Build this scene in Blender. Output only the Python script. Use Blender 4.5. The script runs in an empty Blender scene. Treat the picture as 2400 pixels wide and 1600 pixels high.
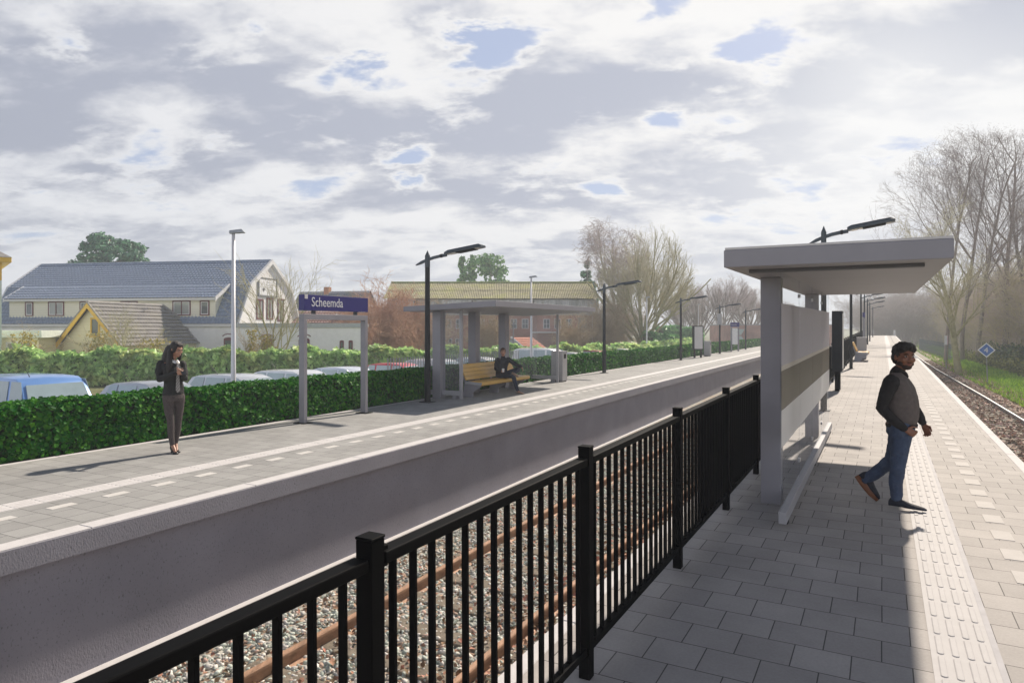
import bpy, math, random
import numpy as np
from mathutils import Vector, Matrix, Euler

random.seed(7)
RNG = np.random.default_rng(7)
SC = bpy.context.scene
COL = SC.collection
R_ = math.radians

# ------------------------------------------------------------------ camera
F_, CX, CY, EYE = 1600.0, 1200.0, 769.0, 1.9          # focal length etc. in pixels of the 2400 px wide photograph
cam = bpy.data.cameras.new('camera')
cam.sensor_width = 36.0
cam.lens = 24.0
cam.shift_y = -31.0 / 2400.0
cam.clip_end = 6000
cam.clip_start = 0.05
co = bpy.data.objects.new('camera', cam)
co.location = (0, 0, EYE)
co.rotation_euler = (R_(90), 0, 0)
COL.objects.link(co)
SC.camera = co


def at(px, Y, z=None, py=None):
    """world point seen at column px at depth Y"""
    return Vector(((px - CX) / F_ * Y, Y, (EYE - (py - CY) / F_ * Y) if py is not None else z))


def zz(py, Y):
    return EYE - (py - CY) / F_ * Y


class Frame:
    """s runs along a platform, d across it (right positive), k is the gentle rise along it"""
    def __init__(self, vx, k):
        t = math.atan((vx - CX) / F_)
        self.t, self.c, self.n, self.k = t, math.cos(t), math.sin(t), k

    def w(self, s, d, z=0.0):
        return Vector((d * self.c + s * self.n, s * self.c - d * self.n, z + self.k * s))

    def rot(self):
        return Euler((math.atan(self.k), 0, -self.t), 'XYZ')


RF = Frame(2068, 0.0075)      # near platform, right
LF = Frame(2018, -0.003)      # far platform, left
TF = Frame(2068, 0.0)         # the tracks
GZ = -1.15                    # ground level
BZ = -1.50                    # ballast of the left track
SUN_AZ, SUN_EL = R_(34.5), R_(41)


# ------------------------------------------------------------------ materials
def nodes_of(m):
    m.use_nodes = True
    nt = m.node_tree
    return nt, nt.nodes, nt.links, nt.nodes['Principled BSDF']


MATS = {}


def mat(name, col, rough=0.6, metal=0.0, var=0.12, scale=6.0, bump=0.0, bscale=40.0, spec=0.5, stretch=None, dirt=None, dscale=1.5, island=0.0, trans=0.0, coat=0.0):
    if name in MATS:
        return MATS[name]
    m = bpy.data.materials.new(name)
    nt, N, L, P = nodes_of(m)
    P.inputs['Roughness'].default_value = rough
    P.inputs['Metallic'].default_value = metal
    P.inputs['Specular IOR Level'].default_value = spec
    P.inputs['Coat Weight'].default_value = coat
    tc = N.new('ShaderNodeTexCoord')
    vec = tc.outputs['Object']
    if stretch:
        mp = N.new('ShaderNodeMapping')
        mp.inputs['Scale'].default_value = stretch
        L.new(vec, mp.inputs['Vector'])
        vec = mp.outputs['Vector']
    nz = N.new('ShaderNodeTexNoise')
    nz.inputs['Scale'].default_value = scale
    nz.inputs['Detail'].default_value = 6
    nz.inputs['Roughness'].default_value = 0.65
    L.new(vec, nz.inputs['Vector'])
    mx = N.new('ShaderNodeMix')
    mx.data_type = 'RGBA'
    c = Vector(col[:3])
    lo, hi = c * (1 - var), c * (1 + var)
    mx.inputs[6].default_value = (*lo, 1)
    mx.inputs[7].default_value = (*hi, 1)
    mr = N.new('ShaderNodeMapRange')
    mr.inputs[1].default_value, mr.inputs[2].default_value = 0.3, 0.7
    L.new(nz.outputs['Fac'], mr.inputs[0])
    L.new(mr.outputs[0], mx.inputs[0])
    out = mx.outputs[2]
    if dirt:
        n2 = N.new('ShaderNodeTexNoise')
        n2.inputs['Scale'].default_value = dscale
        n2.inputs['Detail'].default_value = 8
        n2.inputs['Roughness'].default_value = 0.7
        L.new(vec, n2.inputs['Vector'])
        r2 = N.new('ShaderNodeMapRange')
        r2.inputs[1].default_value, r2.inputs[2].default_value = 0.48, 0.72
        L.new(n2.outputs['Fac'], r2.inputs[0])
        m2 = N.new('ShaderNodeMix')
        m2.data_type = 'RGBA'
        m2.inputs[7].default_value = (*dirt, 1)
        L.new(r2.outputs[0], m2.inputs[0])
        L.new(out, m2.inputs[6])
        out = m2.outputs[2]
    if island:
        g = N.new('ShaderNodeNewGeometry')
        hs = N.new('ShaderNodeHueSaturation')
        ml = N.new('ShaderNodeMapRange')
        ml.inputs[3].default_value, ml.inputs[4].default_value = 1 - island, 1 + island
        L.new(g.outputs['Random Per Island'], ml.inputs[0])
        L.new(ml.outputs[0], hs.inputs['Value'])
        mh = N.new('ShaderNodeMapRange')
        mh.inputs[3].default_value, mh.inputs[4].default_value = 0.5 + 0.05 * island, 0.5 - 0.05 * island
        L.new(g.outputs['Random Per Island'], mh.inputs[0])
        L.new(mh.outputs[0], hs.inputs['Hue'])
        L.new(out, hs.inputs['Color'])
        out = hs.outputs['Color']
    L.new(out, P.inputs['Base Color'])
    if bump:
        nb = N.new('ShaderNodeTexNoise')
        nb.inputs['Scale'].default_value = bscale
        nb.inputs['Detail'].default_value = 5
        L.new(vec, nb.inputs['Vector'])
        bp = N.new('ShaderNodeBump')
        bp.inputs['Strength'].default_value = bump
        bp.inputs['Distance'].default_value = 0.02
        L.new(nb.outputs['Fac'], bp.inputs['Height'])
        L.new(bp.outputs[0], P.inputs['Normal'])
    if trans:
        tr = N.new('ShaderNodeBsdfTranslucent')
        L.new(out, tr.inputs['Color'])
        ms = N.new('ShaderNodeMixShader')
        ms.inputs[0].default_value = trans
        L.new(P.outputs[0], ms.inputs[1])
        L.new(tr.outputs[0], ms.inputs[2])
        L.new(ms.outputs[0], N['Material Output'].inputs['Surface'])
    MATS[name] = m
    return m


def paving_mat(name, col, seed=0.0):
    m = bpy.data.materials.new(name)
    nt, N, L, P = nodes_of(m)
    tc = N.new('ShaderNodeTexCoord')
    mp = N.new('ShaderNodeMapping')
    mp.inputs['Location'].default_value = (seed, seed * 0.37, 0)
    L.new(tc.outputs['Object'], mp.inputs['Vector'])
    # a little wobble so that the joints are not ruler straight
    nw = N.new('ShaderNodeTexNoise')
    nw.inputs['Scale'].default_value = 1.7
    L.new(tc.outputs['Object'], nw.inputs['Vector'])
    wv = N.new('ShaderNodeVectorMath')
    wv.operation = 'MULTIPLY_ADD'
    L.new(nw.outputs['Color'], wv.inputs[0])
    wv.inputs[1].default_value = (0.006, 0.006, 0)
    L.new(mp.outputs['Vector'], wv.inputs[2])
    br = N.new('ShaderNodeTexBrick')
    br.offset = 0.5
    br.inputs['Scale'].default_value = 1.0
    br.inputs['Brick Width'].default_value = 0.3
    br.inputs['Row Height'].default_value = 0.29
    br.inputs['Mortar Size'].default_value = 0.0035
    br.inputs['Mortar Smooth'].default_value = 0.1
    br.inputs['Bias'].default_value = 0.0
    c = Vector(col)
    br.inputs['Color1'].default_value = (*(c * 0.90), 1)
    br.inputs['Color2'].default_value = (*(c * 1.08), 1)
    br.inputs['Mortar'].default_value = (*(c * 0.22), 1)
    L.new(wv.outputs[0], br.inputs['Vector'])
    nz = N.new('ShaderNodeTexNoise')
    nz.inputs['Scale'].default_value = 0.8
    nz.inputs['Detail'].default_value = 8
    nz.inputs['Roughness'].default_value = 0.7
    L.new(tc.outputs['Object'], nz.inputs['Vector'])
    n2 = N.new('ShaderNodeTexNoise')
    n2.inputs['Scale'].default_value = 60
    n2.inputs['Detail'].default_value = 4
    L.new(tc.outputs['Object'], n2.inputs['Vector'])
    a = N.new('ShaderNodeMapRange')
    a.inputs[1].default_value, a.inputs[2].default_value = 0.3, 0.7
    a.inputs[3].default_value, a.inputs[4].default_value = 0.80, 1.12
    L.new(nz.outputs['Fac'], a.inputs[0])
    b = N.new('ShaderNodeMapRange')
    b.inputs[1].default_value, b.inputs[2].default_value = 0.3, 0.7
    b.inputs[3].default_value, b.inputs[4].default_value = 0.93, 1.06
    L.new(n2.outputs['Fac'], b.inputs[0])
    mm = N.new('ShaderNodeMath')
    mm.operation = 'MULTIPLY'
    L.new(a.outputs[0], mm.inputs[0])
    L.new(b.outputs[0], mm.inputs[1])
    hs = N.new('ShaderNodeHueSaturation')
    L.new(br.outputs['Color'], hs.inputs['Color'])
    L.new(mm.outputs[0], hs.inputs['Value'])
    L.new(hs.outputs[0], P.inputs['Base Color'])
    P.inputs['Roughness'].default_value = 0.75
    P.inputs['Specular IOR Level'].default_value = 0.35
    iv = N.new('ShaderNodeMath')
    iv.operation = 'MULTIPLY_ADD'
    iv.inputs[1].default_value = -1.0
    L.new(br.outputs['Fac'], iv.inputs[0])
    nm = N.new('ShaderNodeMath')
    nm.operation = 'MULTIPLY'
    nm.inputs[1].default_value = 0.12
    L.new(n2.outputs['Fac'], nm.inputs[0])
    L.new(nm.outputs[0], iv.inputs[2])
    bp = N.new('ShaderNodeBump')
    bp.inputs['Strength'].default_value = 0.5
    bp.inputs['Distance'].default_value = 0.004
    L.new(iv.outputs[0], bp.inputs['Height'])
    L.new(bp.outputs[0], P.inputs['Normal'])
    return m


def brick_mat(name, c1, c2, mortar, w=0.24, h=0.075):
    """bricks laid on vertical faces: x+y as the run, z as the height"""
    m = bpy.data.materials.new(name)
    nt, N, L, P = nodes_of(m)
    tc = N.new('ShaderNodeTexCoord')
    sp = N.new('ShaderNodeSeparateXYZ')
    L.new(tc.outputs['Object'], sp.inputs[0])
    ad = N.new('ShaderNodeMath')
    L.new(sp.outputs[0], ad.inputs[0])
    L.new(sp.outputs[1], ad.inputs[1])
    cb = N.new('ShaderNodeCombineXYZ')
    L.new(ad.outputs[0], cb.inputs[0])
    L.new(sp.outputs[2], cb.inputs[1])
    br = N.new('ShaderNodeTexBrick')
    br.inputs['Scale'].default_value = 1
    br.inputs['Brick Width'].default_value = w
    br.inputs['Row Height'].default_value = h
    br.inputs['Mortar Size'].default_value = 0.008
    br.inputs['Color1'].default_value = (*c1, 1)
    br.inputs['Color2'].default_value = (*c2, 1)
    br.inputs['Mortar'].default_value = (*mortar, 1)
    L.new(cb.outputs[0], br.inputs['Vector'])
    nz = N.new('ShaderNodeTexNoise')
    nz.inputs['Scale'].default_value = 0.7
    nz.inputs['Detail'].default_value = 8
    L.new(tc.outputs['Object'], nz.inputs['Vector'])
    a = N.new('ShaderNodeMapRange')
    a.inputs[1].default_value, a.inputs[2].default_value = 0.3, 0.7
    a.inputs[3].default_value, a.inputs[4].default_value = 0.75, 1.2
    L.new(nz.outputs['Fac'], a.inputs[0])
    hs = N.new('ShaderNodeHueSaturation')
    L.new(br.outputs['Color'], hs.inputs['Color'])
    L.new(a.outputs[0], hs.inputs['Value'])
    L.new(hs.outputs[0], P.inputs['Base Color'])
    P.inputs['Roughness'].default_value = 0.85
    return m


def concrete_wall_mat(name, col):
    m = bpy.data.materials.new(name)
    nt, N, L, P = nodes_of(m)
    tc = N.new('ShaderNodeTexCoord')
    n1 = N.new('ShaderNodeTexNoise')
    n1.inputs['Scale'].default_value = 1.2
    n1.inputs['Detail'].default_value = 8
    L.new(tc.outputs['Object'], n1.inputs['Vector'])
    n2 = N.new('ShaderNodeTexNoise')
    n2.inputs['Scale'].default_value = 62
    n2.inputs['Detail'].default_value = 3
    mp = N.new('ShaderNodeMapping')
    mp.inputs['Scale'].default_value = (1, 1, 0.55)
    L.new(tc.outputs['Object'], mp.inputs[0])
    L.new(mp.outputs[0], n2.inputs['Vector'])
    r1 = N.new('ShaderNodeMapRange')
    r1.inputs[1].default_value, r1.inputs[2].default_value = 0.3, 0.7
    r1.inputs[3].default_value, r1.inputs[4].default_value = 0.9, 1.08
    L.new(n1.outputs['Fac'], r1.inputs[0])
    r2 = N.new('ShaderNodeMapRange')          # small dark air holes and stains
    r2.inputs[1].default_value, r2.inputs[2].default_value = 0.26, 0.40
    r2.inputs[3].default_value, r2.inputs[4].default_value = 0.55, 1.0
    L.new(n2.outputs['Fac'], r2.inputs[0])
    mm = N.new('ShaderNodeMath')
    mm.operation = 'MULTIPLY'
    L.new(r1.outputs[0], mm.inputs[0])
    L.new(r2.outputs[0], mm.inputs[1])
    hs = N.new('ShaderNodeHueSaturation')
    hs.inputs['Color'].default_value = (*col, 1)
    L.new(mm.outputs[0], hs.inputs['Value'])
    L.new(hs.outputs[0], P.inputs['Base Color'])
    P.inputs['Roughness'].default_value = 0.85
    bp = N.new('ShaderNodeBump')
    bp.inputs['Strength'].default_value = 0.4
    bp.inputs['Distance'].default_value = 0.01
    L.new(n2.outputs['Fac'], bp.inputs['Height'])
    L.new(bp.outputs[0], P.inputs['Normal'])
    return m


def ballast_mat(name):
    m = bpy.data.materials.new(name)
    nt, N, L, P = nodes_of(m)
    tc = N.new('ShaderNodeTexCoord')
    vo = N.new('ShaderNodeTexVoronoi')
    vo.inputs['Scale'].default_value = 16
    L.new(tc.outputs['Object'], vo.inputs['Vector'])
    cr = N.new('ShaderNodeValToRGB')
    sp = N.new('ShaderNodeSeparateColor')
    L.new(vo.outputs['Color'], sp.inputs[0])
    L.new(sp.outputs[0], cr.inputs[0])
    el = cr.color_ramp.elements
    el[0].position, el[0].color = 0.0, (0.26, 0.26, 0.24, 1)
    el[1].position, el[1].color = 1.0, (0.45, 0.31, 0.22, 1)
    e = el.new(0.35)
    e.color = (0.34, 0.39, 0.35, 1)
    e = el.new(0.6)
    e.color = (0.48, 0.46, 0.42, 1)
    e = el.new(0.8)
    e.color = (0.36, 0.25, 0.18, 1)
    n1 = N.new('ShaderNodeTexNoise')
    n1.inputs['Scale'].default_value = 1.1
    n1.inputs['Detail'].default_value = 7
    L.new(tc.outputs['Object'], n1.inputs['Vector'])
    r = N.new('ShaderNodeMapRange')
    r.inputs[1].default_value, r.inputs[2].default_value = 0.45, 0.65
    r.inputs[3].default_value, r.inputs[4].default_value = 0.0, 0.55
    L.new(n1.outputs['Fac'], r.inputs[0])
    mx = N.new('ShaderNodeMix')
    mx.data_type = 'RGBA'
    mx.inputs[7].default_value = (0.36, 0.26, 0.18, 1)
    L.new(r.outputs[0], mx.inputs[0])
    L.new(cr.outputs[0], mx.inputs[6])
    L.new(mx.outputs[2], P.inputs['Base Color'])
    P.inputs['Roughness'].default_value = 0.9
    bp = N.new('ShaderNodeBump')
    bp.inputs['Strength'].default_value = 1.0
    bp.inputs['Distance'].default_value = 0.03
    bp.invert = True
    L.new(vo.outputs['Distance'], bp.inputs['Height'])
    L.new(bp.outputs[0], P.inputs['Normal'])
    return m


def verge_mat(name):
    """leaf litter beside the track, then a grass strip, then weedy earth (x = distance from the platform line)"""
    m = bpy.data.materials.new(name)
    nt, N, L, P = nodes_of(m)
    tc = N.new('ShaderNodeTexCoord')
    sp = N.new('ShaderNodeSeparateXYZ')
    L.new(tc.outputs['Object'], sp.inputs[0])
    nz = N.new('ShaderNodeTexNoise')
    nz.inputs['Scale'].default_value = 0.55
    nz.inputs['Detail'].default_value = 8
    nz.inputs['Roughness'].default_value = 0.7
    L.new(tc.outputs['Object'], nz.inputs['Vector'])
    ad = N.new('ShaderNodeMath')
    ad.operation = 'MULTIPLY_ADD'
    ad.inputs[1].default_value = 2.6
    L.new(nz.outputs['Fac'], ad.inputs[0])
    L.new(sp.outputs[0], ad.inputs[2])
    n2 = N.new('ShaderNodeTexNoise')
    n2.inputs['Scale'].default_value = 9
    n2.inputs['Detail'].default_value = 6
    n2.inputs['Roughness'].default_value = 0.8
    L.new(tc.outputs['Object'], n2.inputs['Vector'])

    def ramp(stops):
        cr = N.new('ShaderNodeValToRGB')
        e = cr.color_ramp.elements
        e[0].position, e[0].color = stops[0][0], (*stops[0][1], 1)
        e[1].position, e[1].color = stops[-1][0], (*stops[-1][1], 1)
        for p, c in stops[1:-1]:
            k = e.new(p)
            k.color = (*c, 1)
        L.new(n2.outputs['Fac'], cr.inputs[0])
        return cr.outputs[0]
    litter = ramp([(0.3, (0.22, 0.17, 0.14)), (0.45, (0.38, 0.28, 0.22)), (0.58, (0.46, 0.35, 0.28)), (0.7, (0.32, 0.30, 0.2))])
    grass = ramp([(0.3, (0.10, 0.17, 0.015)), (0.5, (0.2, 0.33, 0.03)), (0.7, (0.3, 0.4, 0.06))])
    weeds = ramp([(0.3, (0.05, 0.07, 0.03)), (0.5, (0.16, 0.14, 0.08)), (0.7, (0.22, 0.2, 0.12))])

    def step(a, b):
        r = N.new('ShaderNodeMapRange')
        r.inputs[1].default_value, r.inputs[2].default_value = a, b
        L.new(ad.outputs[0], r.inputs[0])
        return r.outputs[0]

    def mix(f, a, b):
        x = N.new('ShaderNodeMix')
        x.data_type = 'RGBA'
        L.new(f, x.inputs[0])
        L.new(a, x.inputs[6])
        L.new(b, x.inputs[7])
        return x.outputs[2]
    o = mix(step(6.5, 7.0), litter, grass)
    o = mix(step(9.3, 10.3), o, weeds)
    L.new(o, P.inputs['Base Color'])
    P.inputs['Roughness'].default_value = 0.95
    bp = N.new('ShaderNodeBump')
    bp.inputs['Strength'].default_value = 1.0
    bp.inputs['Distance'].default_value = 0.06
    L.new(n2.outputs['Fac'], bp.inputs['Height'])
    L.new(bp.outputs[0], P.inputs['Normal'])
    return m


def glass_mat(name, tint=(0.9, 0.93, 0.95), alpha=0.35, rough=0.03):
    """clear glazing: mostly see-through with a real reflection"""
    m = bpy.data.materials.new(name)
    nt, N, L, P = nodes_of(m)
    tr = N.new('ShaderNodeBsdfTransparent')
    tr.inputs[0].default_value = (*tint, 1)
    P.inputs['Base Color'].default_value = (*[t * 0.75 for t in tint], 1)
    P.inputs['Roughness'].default_value = rough
    ms = N.new('ShaderNodeMixShader')
    ms.inputs[0].default_value = alpha
    L.new(tr.outputs[0], ms.inputs[1])
    L.new(P.outputs[0], ms.inputs[2])
    L.new(ms.outputs[0], N['Material Output'].inputs['Surface'])
    return m


def stripe_mat(name, a, b, scale, direction=(1, 0, 1), rough=0.6):
    m = bpy.data.materials.new(name)
    nt, N, L, P = nodes_of(m)
    tc = N.new('ShaderNodeTexCoord')
    dt = N.new('ShaderNodeVectorMath')
    dt.operation = 'DOT_PRODUCT'
    dt.inputs[1].default_value = direction
    L.new(tc.outputs['Object'], dt.inputs[0])
    ml = N.new('ShaderNodeMath')
    ml.operation = 'MULTIPLY'
    ml.inputs[1].default_value = scale
    L.new(dt.outputs['Value'], ml.inputs[0])
    fr = N.new('ShaderNodeMath')
    fr.operation = 'FRACT'
    L.new(ml.outputs[0], fr.inputs[0])
    gt = N.new('ShaderNodeMath')
    gt.operation = 'GREATER_THAN'
    gt.inputs[1].default_value = 0.55
    L.new(fr.outputs[0], gt.inputs[0])
    mx = N.new('ShaderNodeMix')
    mx.data_type = 'RGBA'
    mx.inputs[6].default_value = (*a, 1)
    mx.inputs[7].default_value = (*b, 1)
    L.new(gt.outputs[0], mx.inputs[0])
    L.new(mx.outputs[2], P.inputs['Base Color'])
    P.inputs['Roughness'].default_value = rough
    return m


# ------------------------------------------------------------------ objects and meshes
def tag(o, label=None, cat=None, group=None, kind=None):
    if label:
        o['label'] = label
    if cat:
        o['category'] = cat
    if group:
        o['group'] = group
    if kind:
        o['kind'] = kind
    return o


def thing(name, loc, label, cat, rz=0.0, group=None, rot=None):
    o = bpy.data.objects.new(name, None)
    o.empty_display_size = 0.3
    o.location = loc
    o.rotation_euler = rot if rot is not None else Euler((0, 0, rz))
    COL.objects.link(o)
    return tag(o, label, cat, group)


def copy_tree(o, parent=None):
    c = o.copy()
    COL.objects.link(c)
    if parent is not None:
        c.parent = parent
    for ch in [x for x in COL.objects if x.parent == o]:
        copy_tree(ch, c)
    return c


class MB:
    def __init__(self):
        self.v, self.f, self.mi = [], [], []

    def add(self, vs, fs, mi=0):
        b = len(self.v)
        self.v += [tuple(v) for v in vs]
        self.f += [tuple(i + b for i in f) for f in fs]
        self.mi += [mi] * len(fs)
        return self

    def box(self, x0, x1, y0, y1, z0, z1, mi=0):
        vs = [(x, y, z) for z in (z0, z1) for y in (y0, y1) for x in (x0, x1)]
        return self.add(vs, [(0, 2, 3, 1), (4, 5, 7, 6), (0, 1, 5, 4), (2, 6, 7, 3), (0, 4, 6, 2), (1, 3, 7, 5)], mi)

    def hexa(self, vs, mi=0):
        """8 corners: bottom ring of four then top ring of four"""
        return self.add(vs, [(3, 2, 1, 0), (4, 5, 6, 7), (0, 1, 5, 4), (1, 2, 6, 5), (2, 3, 7, 6), (3, 0, 4, 7)], mi)

    def quad(self, a, b, c, d, mi=0):
        return self.add([a, b, c, d], [(0, 1, 2, 3)], mi)

    def prism(self, poly, fn, t0, t1, mi=0):
        """2d polygon carried from t0 to t1 by fn(u, v, t)"""
        n = len(poly)
        vs = [fn(u, v, t0) for u, v in poly] + [fn(u, v, t1) for u, v in poly]
        fs = [tuple(range(n))[::-1], tuple(range(n, 2 * n))]
        fs += [(i, (i + 1) % n, n + (i + 1) % n, n + i) for i in range(n)]
        return self.add(vs, fs, mi)

    def loft(self, rings, mi=0, cap=True):
        n = len(rings[0])
        vs = [p for r in rings for p in r]
        fs = []
        for k in range(len(rings) - 1):
            for i in range(n):
                j = (i + 1) % n
                fs.append((k * n + i, k * n + j, (k + 1) * n + j, (k + 1) * n + i))
        if cap:
            fs.append(tuple(range(n))[::-1])
            fs.append(tuple(range((len(rings) - 1) * n, len(rings) * n)))
        return self.add(vs, fs, mi)

    def tube(self, pts, rad, n=8, mi=0, cap=True):
        pts = [Vector(p) for p in pts]
        if not hasattr(rad, '__len__'):
            rad = [rad] * len(pts)
        rings = []
        prev = None
        for i, p in enumerate(pts):
            t = (pts[min(i + 1, len(pts) - 1)] - pts[max(i - 1, 0)]).normalized()
            if prev is None:
                a = Vector((0, 0, 1)) if abs(t.z) < 0.9 else Vector((1, 0, 0))
                u = t.cross(a).normalized()
            else:
                u = (prev - t * prev.dot(t)).normalized()
            prev = u
            w = t.cross(u)
            r = rad[i]
            rings.append([p + (u * math.cos(2 * math.pi * k / n) + w * math.sin(2 * math.pi * k / n)) * r for k in range(n)])
        return self.loft(rings, mi, cap)

    def ball(self, c, rx, ry, rz, nu=12, nv=8, mi=0):
        c = Vector(c)
        rings = []
        for j in range(1, nv):
            a = math.pi * j / nv - math.pi / 2
            rings.append([c + Vector((rx * math.cos(a) * math.cos(2 * math.pi * i / nu), ry * math.cos(a) * math.sin(2 * math.pi * i / nu), rz * math.sin(a))) for i in range(nu)])
        return self.loft(rings, mi)

    def build(self, name, mats, parent=None, smooth=False, bevel=0.0, seg=2, matrix=None):
        me = bpy.data.meshes.new(name)
        me.from_pydata(self.v, [], self.f)
        mats = mats if isinstance(mats, (list, tuple)) else [mats]
        for m in mats:
            me.materials.append(m)
        if len(mats) > 1:
            me.polygons.foreach_set('material_index', self.mi)
        if smooth:
            me.polygons.foreach_set('use_smooth', [True] * len(me.polygons))
        me.update()
        o = bpy.data.objects.new(name, me)
        COL.objects.link(o)
        if parent is not None:
            o.parent = parent
        if matrix is not None:
            o.matrix_local = matrix
        if bevel:
            b = o.modifiers.new('bevel', 'BEVEL')
            b.width = bevel
            b.segments = seg
            b.limit_method = 'ANGLE'
            b.angle_limit = R_(40)
        return o


def np_mesh(name, V, Fc, mats, parent=None, smooth=False, mi=None, nper=4):
    """fast mesh from numpy arrays; all faces have nper corners"""
    me = bpy.data.meshes.new(name)
    V = np.asarray(V, np.float32)
    Fc = np.asarray(Fc, np.int32).reshape(-1, nper)
    me.vertices.add(len(V))
    me.vertices.foreach_set('co', V.ravel())
    me.loops.add(Fc.size)
    me.loops.foreach_set('vertex_index', Fc.ravel())
    me.polygons.add(len(Fc))
    me.polygons.foreach_set('loop_start', np.arange(0, Fc.size, nper, dtype=np.int32))
    me.polygons.foreach_set('loop_total', np.full(len(Fc), nper, np.int32))
    mats = mats if isinstance(mats, (list, tuple)) else [mats]
    for m in mats:
        me.materials.append(m)
    if mi is not None:
        me.polygons.foreach_set('material_index', np.asarray(mi, np.int32))
    if smooth:
        me.polygons.foreach_set('use_smooth', np.ones(len(Fc), bool))
    me.update()
    me.validate()
    o = bpy.data.objects.new(name, me)
    COL.objects.link(o)
    if parent is not None:
        o.parent = parent
    return o


def leaves(P, Nrm, size, jitter=0.6, aspect=1.5, rng=RNG, fold=0.25):
    """folded pointed leaves (two quads each) at P facing roughly Nrm -> V, F"""
    n = len(P)
    nr = Nrm + rng.normal(0, jitter, (n, 3))
    nr /= np.linalg.norm(nr, axis=1)[:, None] + 1e-9
    a = rng.normal(0, 1, (n, 3))
    u = np.cross(nr, a)
    u /= np.linalg.norm(u, axis=1)[:, None] + 1e-9
    w = np.cross(nr, u)
    s = (size * rng.uniform(0.65, 1.25, n))[:, None]
    L_, W_ = s * aspect * 0.5, s * 0.5
    base, tip = P - u * L_, P + u * L_
    l1, l2 = P - w * W_ - u * L_ * 0.15 + nr * s * fold, P - w * W_ * 0.6 + u * L_ * 0.55 + nr * s * fold * 0.6
    r1, r2 = P + w * W_ - u * L_ * 0.15 + nr * s * fold, P + w * W_ * 0.6 + u * L_ * 0.55 + nr * s * fold * 0.6
    V = np.stack([base, l1, l2, tip, r2, r1], 1).reshape(-1, 3)
    b = np.arange(n)[:, None] * 6
    F1 = b + np.array([0, 3, 2, 1])
    F2 = b + np.array([0, 5, 4, 3])
    return V, np.concatenate([F1, F2])


def struct(o):
    o['kind'] = 'structure'
    return o


# common materials
M_BLACK = mat('black powder coat', (0.0025, 0.0025, 0.003), 0.65, 0.0, 0.2, 8, spec=0.06)
M_LAMP = mat('anthracite lamp paint', (0.008, 0.010, 0.014), 0.5, 0.0, 0.25, 6, spec=0.3)
M_LAMPTOP = mat('weathered lamp cover', (0.035, 0.05, 0.065), 0.4, 0.1, 0.2, 12)
M_STEEL = mat('grey painted steel', (0.26, 0.252, 0.278), 0.5, 0.0, 0.06, 3)
M_STEEL2 = mat('light grey steel', (0.36, 0.355, 0.37), 0.5, 0.0, 0.06, 3)
M_CAP = mat('pale concrete edge', (0.60, 0.58, 0.575), 0.8, 0, 0.06, 8, 0.15, 60)
M_WHITE = mat('white render', (0.88, 0.88, 0.88), 0.8, 0, 0.04, 1.2, dirt=(0.66, 0.66, 0.66), dscale=0.6)
M_SKIN_D = mat('brown skin', (0.22, 0.09, 0.05), 0.45, 0, 0.12, 14)
M_SKIN_L = mat('tan skin', (0.40, 0.21, 0.14), 0.45, 0, 0.1, 14)
M_HAIR = mat('near black hair', (0.012, 0.008, 0.007), 0.45, 0, 0.4, 90, 0.5, 160, stretch=(3, 3, 0.4))
M_HAIR2 = mat('brown hair', (0.06, 0.03, 0.016), 0.5, 0, 0.4, 60, 0.5, 120)
M_EYEW = mat('eye white', (0.30, 0.27, 0.25), 0.3, 0, 0.02)
M_EYEB = mat('dark iris', (0.012, 0.008, 0.006), 0.2, 0, 0.02)
M_LIP = mat('lips', (0.22, 0.075, 0.06), 0.4, 0, 0.1)
M_DOT = mat('tyre rubber', (0.02, 0.02, 0.021), 0.8, 0, 0.15)
M_ALU = mat('wheel alloy', (0.5, 0.5, 0.52), 0.35, 0.8, 0.05)
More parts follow.
